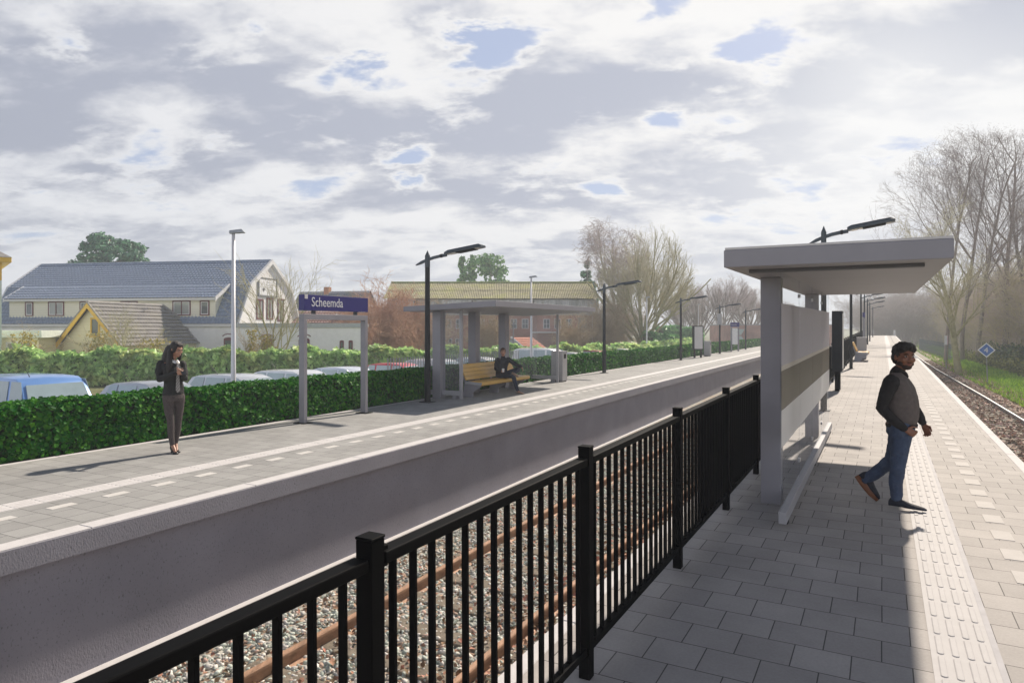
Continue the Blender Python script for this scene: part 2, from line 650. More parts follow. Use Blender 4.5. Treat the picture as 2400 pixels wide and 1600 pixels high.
# ------------------------------------------------------------------ sky and sun
def build_world():
    w = bpy.data.worlds.new('World')
    SC.world = w
    w.use_nodes = True
    nt = w.node_tree
    N, L = nt.nodes, nt.links
    bg = N['Background']
    sky = N.new('ShaderNodeTexSky')
    sky.sky_type = 'NISHITA'
    sky.sun_disc = False
    sky.sun_elevation = SUN_EL
    sky.sun_rotation = SUN_AZ
    sky.air_density, sky.dust_density, sky.ozone_density = 1.0, 1.5, 1.5
    tc = N.new('ShaderNodeTexCoord')
    D = tc.outputs['Generated']
    sp = N.new('ShaderNodeSeparateXYZ')
    L.new(D, sp.inputs[0])

    def math_(op, a, b=None, c=None):
        n = N.new('ShaderNodeMath')
        n.operation = op
        for i, x in enumerate((a, b, c)):
            if x is None:
                continue
            if isinstance(x, (int, float)):
                n.inputs[i].default_value = x
            else:
                L.new(x, n.inputs[i])
        return n.outputs[0]

    def rng(x, a, b, c=0.0, d=1.0, smooth=False):
        n = N.new('ShaderNodeMapRange')
        if smooth:
            n.interpolation_type = 'SMOOTHSTEP'
        L.new(x, n.inputs[0])
        n.inputs[1].default_value, n.inputs[2].default_value = a, b
        n.inputs[3].default_value, n.inputs[4].default_value = c, d
        return n.outputs[0]

    def mix(f, a, b):
        x = N.new('ShaderNodeMix')
        x.data_type = 'RGBA'
        if isinstance(f, float):
            x.inputs[0].default_value = f
        else:
            L.new(f, x.inputs[0])
        for i, q in ((6, a), (7, b)):
            if isinstance(q, tuple):
                x.inputs[i].default_value = (*q, 1)
            else:
                L.new(q, x.inputs[i])
        return x.outputs[2]
    zc = math_('MAXIMUM', sp.outputs[2], 0.0)
    zd = math_('ADD', zc, 0.27)
    u = math_('DIVIDE', sp.outputs[0], zd)
    v = math_('DIVIDE', sp.outputs[1], zd)
    cb = N.new('ShaderNodeCombineXYZ')
    L.new(u, cb.inputs[0])
    L.new(v, cb.inputs[1])

    def noise(vec, scale, detail, rough, off, dist=0.0):
        mp = N.new('ShaderNodeMapping')
        mp.inputs['Location'].default_value = off
        mp.inputs['Scale'].default_value = (0.8, 1.15, 1)
        mp.inputs['Rotation'].default_value = (0, 0, 0.35)
        L.new(vec, mp.inputs[0])
        n = N.new('ShaderNodeTexNoise')
        n.inputs['Scale'].default_value = scale
        n.inputs['Detail'].default_value = detail
        n.inputs['Roughness'].default_value = rough
        n.inputs['Distortion'].default_value = dist
        L.new(mp.outputs[0], n.inputs['Vector'])
        return n.outputs['Fac']
    OFF = (3.7, 1.9, 0.0)
    n_big = noise(cb.outputs[0], 3.0, 12, 0.58, OFF, 0.15)
    n_thk = noise(cb.outputs[0], 3.4, 12, 0.56, (9.1, 4.2, 2.0), 0.15)
    n_mid = noise(cb.outputs[0], 7.0, 10, 0.6, (5.5, 1.3, 8.0), 0.2)
    n_fine = noise(cb.outputs[0], 9.0, 8, 0.65, (2.0, 7.0, 5.0), 0.3)
    dens = math_('ADD', n_big, math_('MULTIPLY', math_('SUBTRACT', n_mid, 0.5), 0.45))

    # soft patches of the sky, given as directions (pixels of the photograph)
    def patch(px, py, rx, ry, amp):
        d = Vector(((px - CX) / F_, 1.0, -(py - CY) / F_)).normalized()
        t1 = Vector((d.y, -d.x, 0)).normalized()
        t2 = d.cross(t1)
        outs = []
        for t, r in ((t1, rx), (t2, ry)):
            q = N.new('ShaderNodeVectorMath')
            q.operation = 'DOT_PRODUCT'
            L.new(D, q.inputs[0])
            q.inputs[1].default_value = t
            a = math_('DIVIDE', q.outputs['Value'], r / F_)
            outs.append(math_('MULTIPLY', a, a))
        s = math_('ADD', outs[0], outs[1])
        e = math_('POWER', 2.718, math_('MULTIPLY', s, -1.0))
        return math_('MULTIPLY', e, amp)

    def total(lst):
        tot = None
        for h in lst:
            o = patch(*h)
            tot = o if tot is None else math_('ADD', tot, o)
        return tot
    gaps = math_('MULTIPLY', total(GAPS), rng(n_mid, 0.3, 0.62, 1.45, 0.35))
    cover = math_('SUBTRACT', math_('ADD', dens, 0.17), gaps)
    mask = rng(cover, 0.43, 0.57, 0.0, 1.0, True)
    bel = total(BELLIES)
    edge = rng(cover, 0.52, 0.66, 0.0, 1.0, True)
    thick = rng(math_('ADD', math_('ADD', n_thk, math_('MULTIPLY', math_('ADD', math_('MULTIPLY', math_('SUBTRACT', n_mid, 0.5), 0.40), math_('MULTIPLY', math_('SUBTRACT', n_fine, 0.5), 0.18)), 1.0)), bel), 0.38, 0.66, 0.0, 1.0, True)
    thick = math_('MULTIPLY', thick, edge)
    sd = Vector((math.sin(SUN_AZ) * math.cos(SUN_EL), math.cos(SUN_AZ) * math.cos(SUN_EL), math.sin(SUN_EL)))
    q = N.new('ShaderNodeVectorMath')
    q.operation = 'DOT_PRODUCT'
    L.new(D, q.inputs[0])
    q.inputs[1].default_value = sd
    cs = q.outputs['Value']
    lift = rng(cs, 0.35, 0.95, 0.0, 1.0)
    white = mix(lift, (0.80, 0.815, 0.86), (1.0, 0.985, 0.97))
    grey = mix(lift, (0.40, 0.43, 0.525), (0.53, 0.56, 0.66))
    cloud = mix(thick, white, grey)
    # the thin bright veil low on the right, under the sun
    veil = math_('MINIMUM', total(VEIL), 0.9)
    cloud = mix(veil, cloud, (1.0, 1.0, 1.0))
    hz = rng(sp.outputs[2], 0.0, 0.16, 0.5, 0.0)
    cloud = mix(hz, cloud, (0.70, 0.72, 0.78))
    skc = N.new('ShaderNodeMix')
    skc.data_type = 'RGBA'
    skc.blend_type = 'MULTIPLY'
    skc.inputs[0].default_value = 1.0
    L.new(sky.outputs[0], skc.inputs[6])
    skc.inputs[7].default_value = (SKY_K, SKY_K, SKY_K, 1)
    blue = mix(0.7, skc.outputs[2], (0.50, 0.58, 0.80))
    col = mix(mask, blue, cloud)
    # unseen sky: brightened behind the camera to fill facades, dimmed and blued overhead
    back = rng(cs, -0.25, 0.32, SKY_BACK, 1.0, True)
    top = rng(sp.outputs[2], 0.43, 0.66, 0.0, 1.0, True)
    tint = mix(top, (1.0, 1.0, 1.0), SKY_TOP)
    dk = N.new('ShaderNodeVectorMath')
    dk.operation = 'MULTIPLY'
    L.new(col, dk.inputs[0])
    L.new(tint, dk.inputs[1])
    d2 = N.new('ShaderNodeVectorMath')
    d2.operation = 'SCALE'
    L.new(dk.outputs[0], d2.inputs[0])
    L.new(back, d2.inputs[3])
    col = d2.outputs[0]
    L.new(col, bg.inputs['Color'])
    bg.inputs['Strength'].default_value = WORLD_K


SKY_K = 0.10
WORLD_K = 0.80
SKY_BACK, SKY_TOP = 1.6, (0.03, 0.065, 0.15)
GAPS = ((1140, 90, 100, 58, 0.30), (1060, 60, 60, 40, 0.12), (800, 130, 60, 45, 0.20), (880, 150, 50, 35, 0.14), (600, 65, 40, 22, 0.17), (940, 395, 52, 58, 0.25), (1760, 120, 95, 52, 0.22),
        (175, 130, 40, 55, 0.14), (1560, 280, 60, 22, 0.13), (1430, 450, 60, 22, 0.12), (1540, 25, 60, 40, 0.16), (2130, 190, 50, 16, 0.10), (100, 455, 36, 16, 0.12))
BELLIES = ((420, 200, 230, 90, 0.13), (1380, 230, 240, 85, 0.20), (1180, 330, 140, 50, 0.12), (1870, 410, 180, 42, 0.18), (1950, 190, 80, 55, 0.16), (2280, 90, 140, 80, 0.16), (80, 330, 220, 50, 0.15),
           (1180, 450, 170, 34, 0.16), (700, 310, 230, 60, 0.10))
VEIL = ((2210, 370, 400, 200, 0.85), (1850, 700, 300, 60, 0.6), (1700, 60, 160, 40, 0.25), (2050, 130, 160, 90, 0.3))
build_world()
sun = bpy.data.lights.new('sun', 'SUN')
sun.energy = 5.0
sun.angle = R_(1.3)
sun.color = (1.0, 0.89, 0.76)
so = bpy.data.objects.new('sun', sun)
so.rotation_euler = Euler((R_(90) - SUN_EL, 0, math.pi - SUN_AZ), 'XYZ')
COL.objects.link(so)
_dirv = so.rotation_euler.to_matrix() @ Vector((0, 0, -1))
_want = -Vector((math.sin(SUN_AZ) * math.cos(SUN_EL), math.cos(SUN_AZ) * math.cos(SUN_EL), math.sin(SUN_EL)))
so.rotation_euler = _want.to_track_quat('-Z', 'Y').to_euler()
SC.view_settings.view_transform = 'Standard'
SC.view_settings.look = 'None'
SC.view_settings.exposure = 0.27
SC.view_settings.gamma = 1.0
SC.cycles.max_bounces = 8
SC.cycles.transparent_max_bounces = 16
SC.cycles.volume_bounces = 1

# ------------------------------------------------------------------ ground
m_earth = mat('rough grass and earth', (0.14, 0.15, 0.06), 0.95, 0, 0.4, 1.5, 0.8, 14, dirt=(0.17, 0.14, 0.08), dscale=0.35)
b = MB()
def gpt(s, d):
    p = TF.w(s, d)
    return (p.x, p.y, GZ - 0.03)


# two halves: the cutting of the left track lies between them, a little lower
b.quad(gpt(-400, -2500), gpt(-400, -8.0), gpt(3500, -8.0), gpt(3500, -2500))
b.quad(gpt(-400, -1.75), gpt(-400, 2500), gpt(3500, 2500), gpt(3500, -1.75))
b.quad(gpt(240, -8.0), gpt(240, -1.75), gpt(3500, -1.75), gpt(3500, -8.0))
struct(b.build('ground', m_earth))


def frame_sheet(name, fr, s0, s1, d0, d1, z, m, thick=None, nseg=1):
    """a sheet in a platform frame, built in local (d, s, z) metres"""
    b = MB()
    if thick:
        b.box(d0, d1, s0, s1, z - thick, z)
    else:
        b.quad((d0, s0, z), (d1, s0, z), (d1, s1, z), (d0, s1, z))
    o = b.build(name, m)
    o.rotation_euler = fr.rot()
    return o


m_ballast = ballast_mat('track ballast')
struct(frame_sheet('ballast_bed', TF, -12, 240, -8.6, -1.72, BZ, m_ballast))
struct(frame_sheet('ballast_bed', TF, -12, 240, 1.6, 5.4, GZ + 0.02, m_ballast))
struct(frame_sheet('verge', TF, -12, 260, 4.3, 60, GZ + 0.03, verge_mat('leaf litter and grass')))
m_asph = mat('car park asphalt', (0.12, 0.12, 0.125), 0.9, 0, 0.15, 3, 0.3, 80)
struct(frame_sheet('car_park', LF, -14, 110, -22.5, -12.0, GZ + 0.025, m_asph)).rotation_euler = TF.rot()

# ------------------------------------------------------------------ platforms
P_FAR = 112.0
m_pave_r = paving_mat('grey paving slabs', (0.385, 0.358, 0.335))
m_pave_l = paving_mat('grey paving slabs far side', (0.345, 0.342, 0.33), 3.1)
m_wall = concrete_wall_mat('platform concrete', (0.25, 0.245, 0.29))
m_tact = mat('white guide tile', (0.43, 0.415, 0.41), 0.7, 0, 0.06, 5)
m_dash = mat('white marking slab', (0.45, 0.425, 0.40), 0.75, 0, 0.05, 6)


def platform(fr, dl, dr, s0, s1, cap_l, cap_r, m_pave, lip_side, wall_inset):
    o = frame_sheet('platform_paving', fr, s0, s1, dl + cap_l, dr - cap_r, 0.0, m_pave, 0.14)
    struct(o)
    # pale edge stones
    for (a, c, side) in ((dl, dl + cap_l, -1), (dr - cap_r, dr, 1)):
        b = MB()
        s = s0
        while s < s1:
            e = min(s + 2.0, s1)
            b.box(a, c, s, e - 0.006, -0.22 if side == lip_side or lip_side == 0 else -0.16, 0.004)
            s = e
        q = b.build('platform_edge', [M_CAP], bevel=0.006, seg=1)
        q.rotation_euler = fr.rot()
        struct(q)


platform(RF, -1.82, 1.68, -6.0, P_FAR, 0.11, 0.12, m_pave_r, 0, 0.1)
platform(LF, -10.75, -6.58, -8.0, 140.0, 0.10, 0.20, m_pave_l, 1, 0.1)
# the concrete faces: a lip and the wall set back under it
for fr, d0, d1, s0, s1 in ((RF, -1.70, 1.56, -6.0, P_FAR - 0.06), (LF, -10.66, -6.70, -8, 139.9)):
    b = MB()
    b.box(d0, d1, s0, s1, -2.6, -0.141)
    q = b.build('platform_wall', m_wall)
    q.rotation_euler = fr.rot()
    struct(q)
# grey speckled lip of the far platform under its white edge
b = MB()
s = -8.0
while s < 140:
    b.box(-6.60, -6.583, s, 140, -0.215, -0.012)
    s += 200.0
q = b.build('platform_lip', concrete_wall_mat('platform lip concrete', (0.26, 0.255, 0.29)))
q.rotation_euler = LF.rot()
q.location = (0.0, 0.0, 0.0)
struct(q)
for v in q.data.vertices:
    v.co.x += 0.021
# pale footing along the foot of the far wall
b = MB()
b.box(-6.70, -6.60, -8, 139, -1.9, -1.415)
q = b.build('wall_footing', M_CAP)
q.rotation_euler = LF.rot()
struct(q)


def pill(b, x, y, w, l, z0, h):
    n = 6
    out = []
    for e, (r, z) in enumerate(((1.0, 0), (1.0, h * 0.6), (0.72, h))):
        ring = []
        for k in range(n + 1):
            a = math.pi * k / n
            ring.append((x + math.cos(a) * w / 2 * r, y + l / 2 - w / 2 + math.sin(a) * w / 2 * r, z0 + z))
        for k in range(n + 1):
            a = math.pi + math.pi * k / n
            ring.append((x + math.cos(a) * w / 2 * r, y - l / 2 + w / 2 + math.sin(a) * w / 2 * r, z0 + z))
        out.append(ring)
    b.loft(out)


def tactile(fr, d0, d1, s0, s1, snear, mt):
    b = MB()
    b.box(d0, d1, s0, s1, -0.02, 0.004)
    s = s0
    wd = (d1 - d0)
    while s < snear:
        for k in range(4):
            if s > 1.5:
                pill(b, d0 + wd * (0.155 + 0.235 * k), s, 0.036, 0.265, 0.0035, 0.0055)
        s += 0.29
    o = b.build('guide_strip', mt)
    o.rotation_euler = fr.rot()
    return struct(o)


tactile(RF, 0.245, 0.56, -6, P_FAR - 1.0, 22, m_tact)
tactile(LF, -8.29, -7.97, -8, 139, 26, mat('white guide tile far', (0.62, 0.60, 0.59), 0.7, 0, 0.06, 5))
b = MB()
s = -2.0
while s < P_FAR:
    b.box(0.862, 1.012, s, s + 0.29, -0.02, 0.004)
    s += 0.58
q = b.build('marking_slabs', m_dash)
q.rotation_euler = RF.rot()
struct(q)
b = MB()
s = -6.0
while s < 120:
    b.box(-7.72, -7.59, s, s + 0.27, -0.02, 0.004)
    s += 0.60
q = b.build('marking_slabs', mat('white marking slab far', (0.60, 0.58, 0.55), 0.75, 0, 0.05, 6))
q.rotation_euler = LF.rot()
struct(q)
# narrow pale slot drain strip beside the guide strip
struct(frame_sheet('drain_strip', RF, -6, P_FAR - 1, 0.561, 0.595, 0.003, mat('drain strip', (0.36, 0.35, 0.365), 0.7)))

# ------------------------------------------------------------------ tracks
m_rust = mat('rusty rail', (0.40, 0.235, 0.145), 0.65, 0.1, 0.35, 5, 0.3, 60, stretch=(3, 0.3, 3))
m_railtop = mat('worn rail head', (0.42, 0.24, 0.14), 0.45, 0.3, 0.15, 8)
m_greyrail = mat('grey rail', (0.30, 0.31, 0.32), 0.45, 0.4, 0.15, 5)
m_sleeper = mat('weathered sleeper', (0.22, 0.185, 0.14), 0.9, 0, 0.3, 7, 0.5, 30, dirt=(0.12, 0.10, 0.08), dscale=4)
RAIL = [(-0.07, 0), (0.07, 0), (0.07, 0.012), (0.012, 0.03), (0.010, 0.115), (0.036, 0.13), (0.036, 0.158), (0.028, 0.17), (-0.028, 0.17), (-0.036, 0.158), (-0.036, 0.13), (-0.010, 0.115), (-0.012, 0.03), (-0.07, 0.012)]


def rail(pts, label, m, grp, zb=GZ):
    """pts: list of (s, d)"""
    rings = []
    for i, (s, d) in enumerate(pts):
        rings.append([TF.w(s, d + x, zb + z) for x, z in RAIL])
    b = MB()
    b.loft(rings)
    return tag(b.build('rail', m), label, 'rail', grp)


rail([(-12, -5.25), (60, -5.25), (240, -5.25)], 'rusty rail of the left track on the side of the concrete platform face', m_rust, 'rails of the left track', BZ)
rail([(-12, -3.45), (60, -3.45), (240, -3.45)], 'rusty rail of the left track close under the black railing', m_rust, 'rails of the left track', BZ)
R2 = [(-12, 4.0), (10, 3.98), (25, 3.93), (35, 3.80), (45, 3.60), (56, 3.38), (70, 3.2), (110, 3.05), (240, 2.9)]
rail(R2, 'grey rail of the right track on the grass verge side', m_greyrail, 'rails of the right track')
rail([(s, d - 1.5) for s, d in R2], 'grey rail of the right track tucked under the near platform edge', m_greyrail, 'rails of the right track')

proto = None
for side in (0, 1):
    s = -2.0
    while s < (34 if side == 0 else 66):
        d = -4.35 if side == 0 else float(np.interp(s, [p[0] for p in R2], [p[1] for p in R2])) - 0.75
        if proto is None:
            b = MB()
            b.box(-1.25, 1.25, -0.13, 0.13, -0.16, 0.012)
            proto = b.build('sleeper', m_sleeper, bevel=0.015)
            o = proto
        else:
            o = proto.copy()
            COL.objects.link(o)
        o.location = TF.w(s, d, (GZ + 0.032) if side else BZ + 0.02)
        o.rotation_euler = (0, 0, -TF.t + RNG.uniform(-0.01, 0.01))
        tag(o, 'weathered sleeper half buried in ballast under the left rusty rails' if side == 0 else 'grey sleeper under the rails of the right track beside the verge', 'sleeper',
            'sleepers of the left track' if side == 0 else 'sleepers of the right track')
        s += 0.75 if side == 0 else 0.62

# loose ballast stones close to the railing, as real stones
def stones(name, fr, s0, s1, d0, d1, n, smin, smax, mats, z, label, cat='gravel'):
    ico = [(0, 0, -1), (0.72, -0.52, -0.45), (-0.28, -0.85, -0.45), (-0.89, 0, -0.45), (-0.28, 0.85, -0.45), (0.72, 0.52, -0.45), (0.28, -0.85, 0.45), (-0.72, -0.52, 0.45), (-0.72, 0.52, 0.45), (0.28, 0.85, 0.45), (0.89, 0, 0.45), (0, 0, 1)]
    tri = [(0, 1, 2), (1, 0, 5), (0, 2, 3), (0, 3, 4), (0, 4, 5), (1, 5, 10), (2, 1, 6), (3, 2, 7), (4, 3, 8), (5, 4, 9), (1, 10, 6), (2, 6, 7), (3, 7, 8), (4, 8, 9), (5, 9, 10), (6, 10, 11), (7, 6, 11), (8, 7, 11), (9, 8, 11), (10, 9, 11)]
    base = np.array(ico)
    rng = np.random.default_rng(11)
    sc = rng.uniform(smin, smax, (n, 1, 3)) * rng.uniform(0.7, 1.2, (n, 1, 1))
    sh = base[None] * (1 + rng.uniform(-0.25, 0.25, (n, 12, 1))) * sc
    ang = rng.uniform(0, 6.28, n)
    c, s_ = np.cos(ang), np.sin(ang)
    x = sh[:, :, 0] * c[:, None] - sh[:, :, 1] * s_[:, None]
    y = sh[:, :, 0] * s_[:, None] + sh[:, :, 1] * c[:, None]
    tilt = rng.uniform(-0.6, 0.6, n)
    z_ = sh[:, :, 2] * 0.75 + x * tilt[:, None]
    S = s0 + (s1 - s0) * rng.uniform(0, 1, n) ** 1.25
    Dd = rng.uniform(d0, d1, n)
    V = np.stack([Dd[:, None] + x, S[:, None] + y, z + rng.uniform(0, 0.03, n)[:, None] + z_], 2).reshape(-1, 3)
    Fc = (np.array(tri)[None] + (np.arange(n) * 12)[:, None, None]).reshape(-1, 3)
    o = np_mesh(name, V, Fc, mats, nper=3, mi=np.repeat(rng.choice(len(mats), n, p=[0.42, 0.33, 0.15, 0.10]), 20))
    o.rotation_euler = fr.rot()
    return tag(o, label, cat, kind='stuff')


ms = [mat('greenish stone', (0.52, 0.57, 0.51), 0.85, 0, 0.25, 9, island=0.28), mat('grey stone', (0.58, 0.57, 0.54), 0.85, 0, 0.25, 9, island=0.28),
      mat('brown stone', (0.52, 0.38, 0.30), 0.85, 0, 0.25, 9, island=0.4), mat('pale stone', (0.75, 0.72, 0.66), 0.85, 0, 0.2, 9, island=0.3)]
stones('ballast_gravel', TF, 2.0, 34, -6.3, -1.9, 46000, 0.013, 0.036, ms, BZ, 'grey green ballast stones lying between and beside the left rails')
# dead leaves blown over the ballast
n = 9000
S = 2 + 24 * RNG.uniform(0, 1, n) ** 1.2
Dd = np.where(RNG.uniform(0, 1, n) < 0.65, RNG.normal(-2.95, 0.6, n), RNG.uniform(-6.2, -1.9, n))
Dd = np.clip(Dd, -6.3, -1.9)
P = np.stack([Dd, S, np.full(n, BZ + 0.05) + RNG.uniform(0, 0.035, n)], 1)
V, Fc = leaves(P, np.tile([0, 0, 1.0], (n, 1)), 0.046, 0.6, 1.3)
o = np_mesh('leaf_litter', V, Fc, [mat('dead leaf', (0.34, 0.19, 0.11), 0.8, 0, 0.3, 20, island=0.6)])
o.rotation_euler = TF.rot()
tag(o, 'brown dead leaves scattered over the left track ballast', 'leaves', kind='stuff')

# ------------------------------------------------------------------ black railing on the near platform
t = thing('railing', RF.w(3.4, -1.4), 'black steel bar railing with square posts along the near platform', 'railing', rot=RF.rot())
SP, NB = 1.87, 15
s_first = 3.42 - 3 * SP
posts = [s_first + SP * i for i in range(36)]
posts[2] = 1.665
post_mesh = None
stuff_bars, nbars = MB(), 0
bar_mesh = None
rail_t, rail_b = MB(), MB()
for i, s in enumerate(posts):
    y = s - 3.4
    if post_mesh is None:
        b = MB()
        b.box(-0.032, 0.032, -0.032, 0.032, 0, 1.235)
        b.add([(-0.034, -0.034, 1.235), (0.034, -0.034, 1.235), (0.034, 0.034, 1.235), (-0.034, 0.034, 1.235), (-0.034, -0.034, 1.245), (0.034, -0.034, 1.245), (0.034, 0.034, 1.245), (-0.034, 0.034, 1.245)],
              [(3, 2, 1, 0), (4, 5, 6, 7), (0, 1, 5, 4), (1, 2, 6, 5), (2, 3, 7, 6), (3, 0, 4, 7)])
        b.box(-0.012, 0.012, 0.033, 0.075, 1.13, 1.20)
        o = b.build('post', M_BLACK, t, bevel=0.003, seg=1)
        post_mesh = o
    else:
        o = post_mesh.copy()
        COL.objects.link(o)
        o.parent = t
    o.location = (0, y, 0)
    if i < len(posts) - 1:
        SP = posts[i + 1] - s
        rail_t.box(-0.03, 0.03, y + 0.04, y + SP - 0.04, 1.145, 1.185)
        rail_b.box(-0.02, 0.02, y + 0.036, y + SP - 0.036, 0.135, 0.175)
        for k in range(NB):
            yb = y + SP * (k + 1) / (NB + 1)
            if s + SP > 1.2 and nbars < 100:
                if bar_mesh is None:
                    bb = MB()
                    bb.box(-0.012, 0.012, -0.007, 0.007, 0.176, 1.144)
                    bar_mesh = bb.build('bar', M_BLACK, t)
                    q = bar_mesh
                else:
                    q = bar_mesh.copy()
                    COL.objects.link(q)
                    q.parent = t
                q.location = (0, yb, 0)
                nbars += 1
            else:
                stuff_bars.box(-0.012, 0.012, yb - 0.007, yb + 0.007, 0.176, 1.144)
rail_t.build('top_rail', M_BLACK, t, bevel=0.006)
rail_b.build('bottom_rail', M_BLACK, t)
tag(stuff_bars.build('bars', M_BLACK, t), kind='stuff')

# ------------------------------------------------------------------ near shelter
m_pane = glass_mat('shelter glass', (0.96, 0.97, 0.98), 0.055, 0.03)


def reflection_band(name, col, alpha):  # see-through tint for reflections painted onto glass
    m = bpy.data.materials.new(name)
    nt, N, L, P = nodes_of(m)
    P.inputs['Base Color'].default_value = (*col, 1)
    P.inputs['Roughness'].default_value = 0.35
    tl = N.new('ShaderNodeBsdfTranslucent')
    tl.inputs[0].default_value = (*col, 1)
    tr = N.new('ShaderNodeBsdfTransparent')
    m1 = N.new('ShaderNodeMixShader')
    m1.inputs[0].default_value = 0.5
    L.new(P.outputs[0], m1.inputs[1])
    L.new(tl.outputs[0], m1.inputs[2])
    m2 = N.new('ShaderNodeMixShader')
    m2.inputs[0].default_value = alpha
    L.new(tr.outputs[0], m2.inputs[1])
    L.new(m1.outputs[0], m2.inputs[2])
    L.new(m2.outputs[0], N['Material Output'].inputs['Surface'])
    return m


t = thing('shelter', RF.w(9.6, -0.6), 'grey platform shelter with flat roof and one long glass wall beside the black railing', 'shelter', rot=RF.rot(), group='platform shelters')
o0s, o0d = 9.6, -0.6


def loc(s, d, z):
    return (d - o0d, s - o0s, z)


def lbox(b, s0, s1, d0, d1, z0, z1, mi=0):
    b.box(d0 - o0d, d1 - o0d, s0 - o0s, s1 - o0s, z0, z1, mi)


b = MB()
lbox(b, 6.05, 12.95, -1.2, 0.47, 2.375, 2.525)
b.build('roof', M_STEEL, t, bevel=0.008)
b = MB()
lbox(b, 6.055, 12.94, -1.19, 0.465, 2.526, 2.545)
b.build('roof_sheet', M_CAP, t)
b = MB()
lbox(b, 6.40, 6.52, -1.05, 0.30, 2.345, 2.374)
b.build('roof_rail', mat('mid grey steel', (0.12, 0.12, 0.135), 0.5), t, bevel=0.004)
b = MB()
lbox(b, 7.59, 7.76, -1.13, -0.93, 0, 2.374)
b.build('post', M_STEEL, t, bevel=0.006)
b = MB()
lbox(b, 12.3, 12.47, -1.13, -0.93, 0, 2.374)
b.build('post', M_STEEL, t, bevel=0.006)
b = MB()
lbox(b, 6.72, 13.2, -0.845, -0.775, 0.045, 0.155)
b.build('base_rail', M_STEEL2, t, bevel=0.004)
b = MB()
lbox(b, 6.9, 7.0, -0.835, -0.785, 0.0, 0.046)
lbox(b, 9.9, 10.0, -0.835, -0.785, 0.0, 0.046)
lbox(b, 12.9, 13.0, -0.835, -0.785, 0.0, 0.046)
b.build('base_foot', M_BLACK, t)
b = MB()
for k in range(4):
    s = 6.74 + 1.61 * k
    lbox(b, s, s + 1.6, -0.832, -0.822, 0.14, 2.374)
g = b.build('glass_wall', m_pane, t)
for nm, z0, z1, m, dd in (('grey_reflection', 1.50, 2.08, reflection_band('grey reflection', (0.66, 0.63, 0.66), 0.88), 0.0), ('brown_reflection', 1.09, 1.45, reflection_band('taupe reflection', (0.30, 0.265, 0.23), 0.84), 0.0),
                          ('pale_reflection', 0.74, 1.085, reflection_band('pale reflection', (0.88, 0.86, 0.85), 0.78), 0.0), ('line_reflection', 1.452, 1.498, reflection_band('beige reflection', (0.75, 0.70, 0.64), 0.9), 0.0)):
    b = MB()  # reflections in the glass wall, painted on as tinted bands
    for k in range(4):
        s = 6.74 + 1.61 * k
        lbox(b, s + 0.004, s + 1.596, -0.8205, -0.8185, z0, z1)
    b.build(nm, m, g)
b = MB()
for s in (8.345, 9.955, 11.565):
    for z in (0.35, 2.2):
        lbox(b, s - 0.04, s + 0.04, -0.838, -0.816, z - 0.02, z + 0.02)
b.build('glass_clip', M_ALU, g)

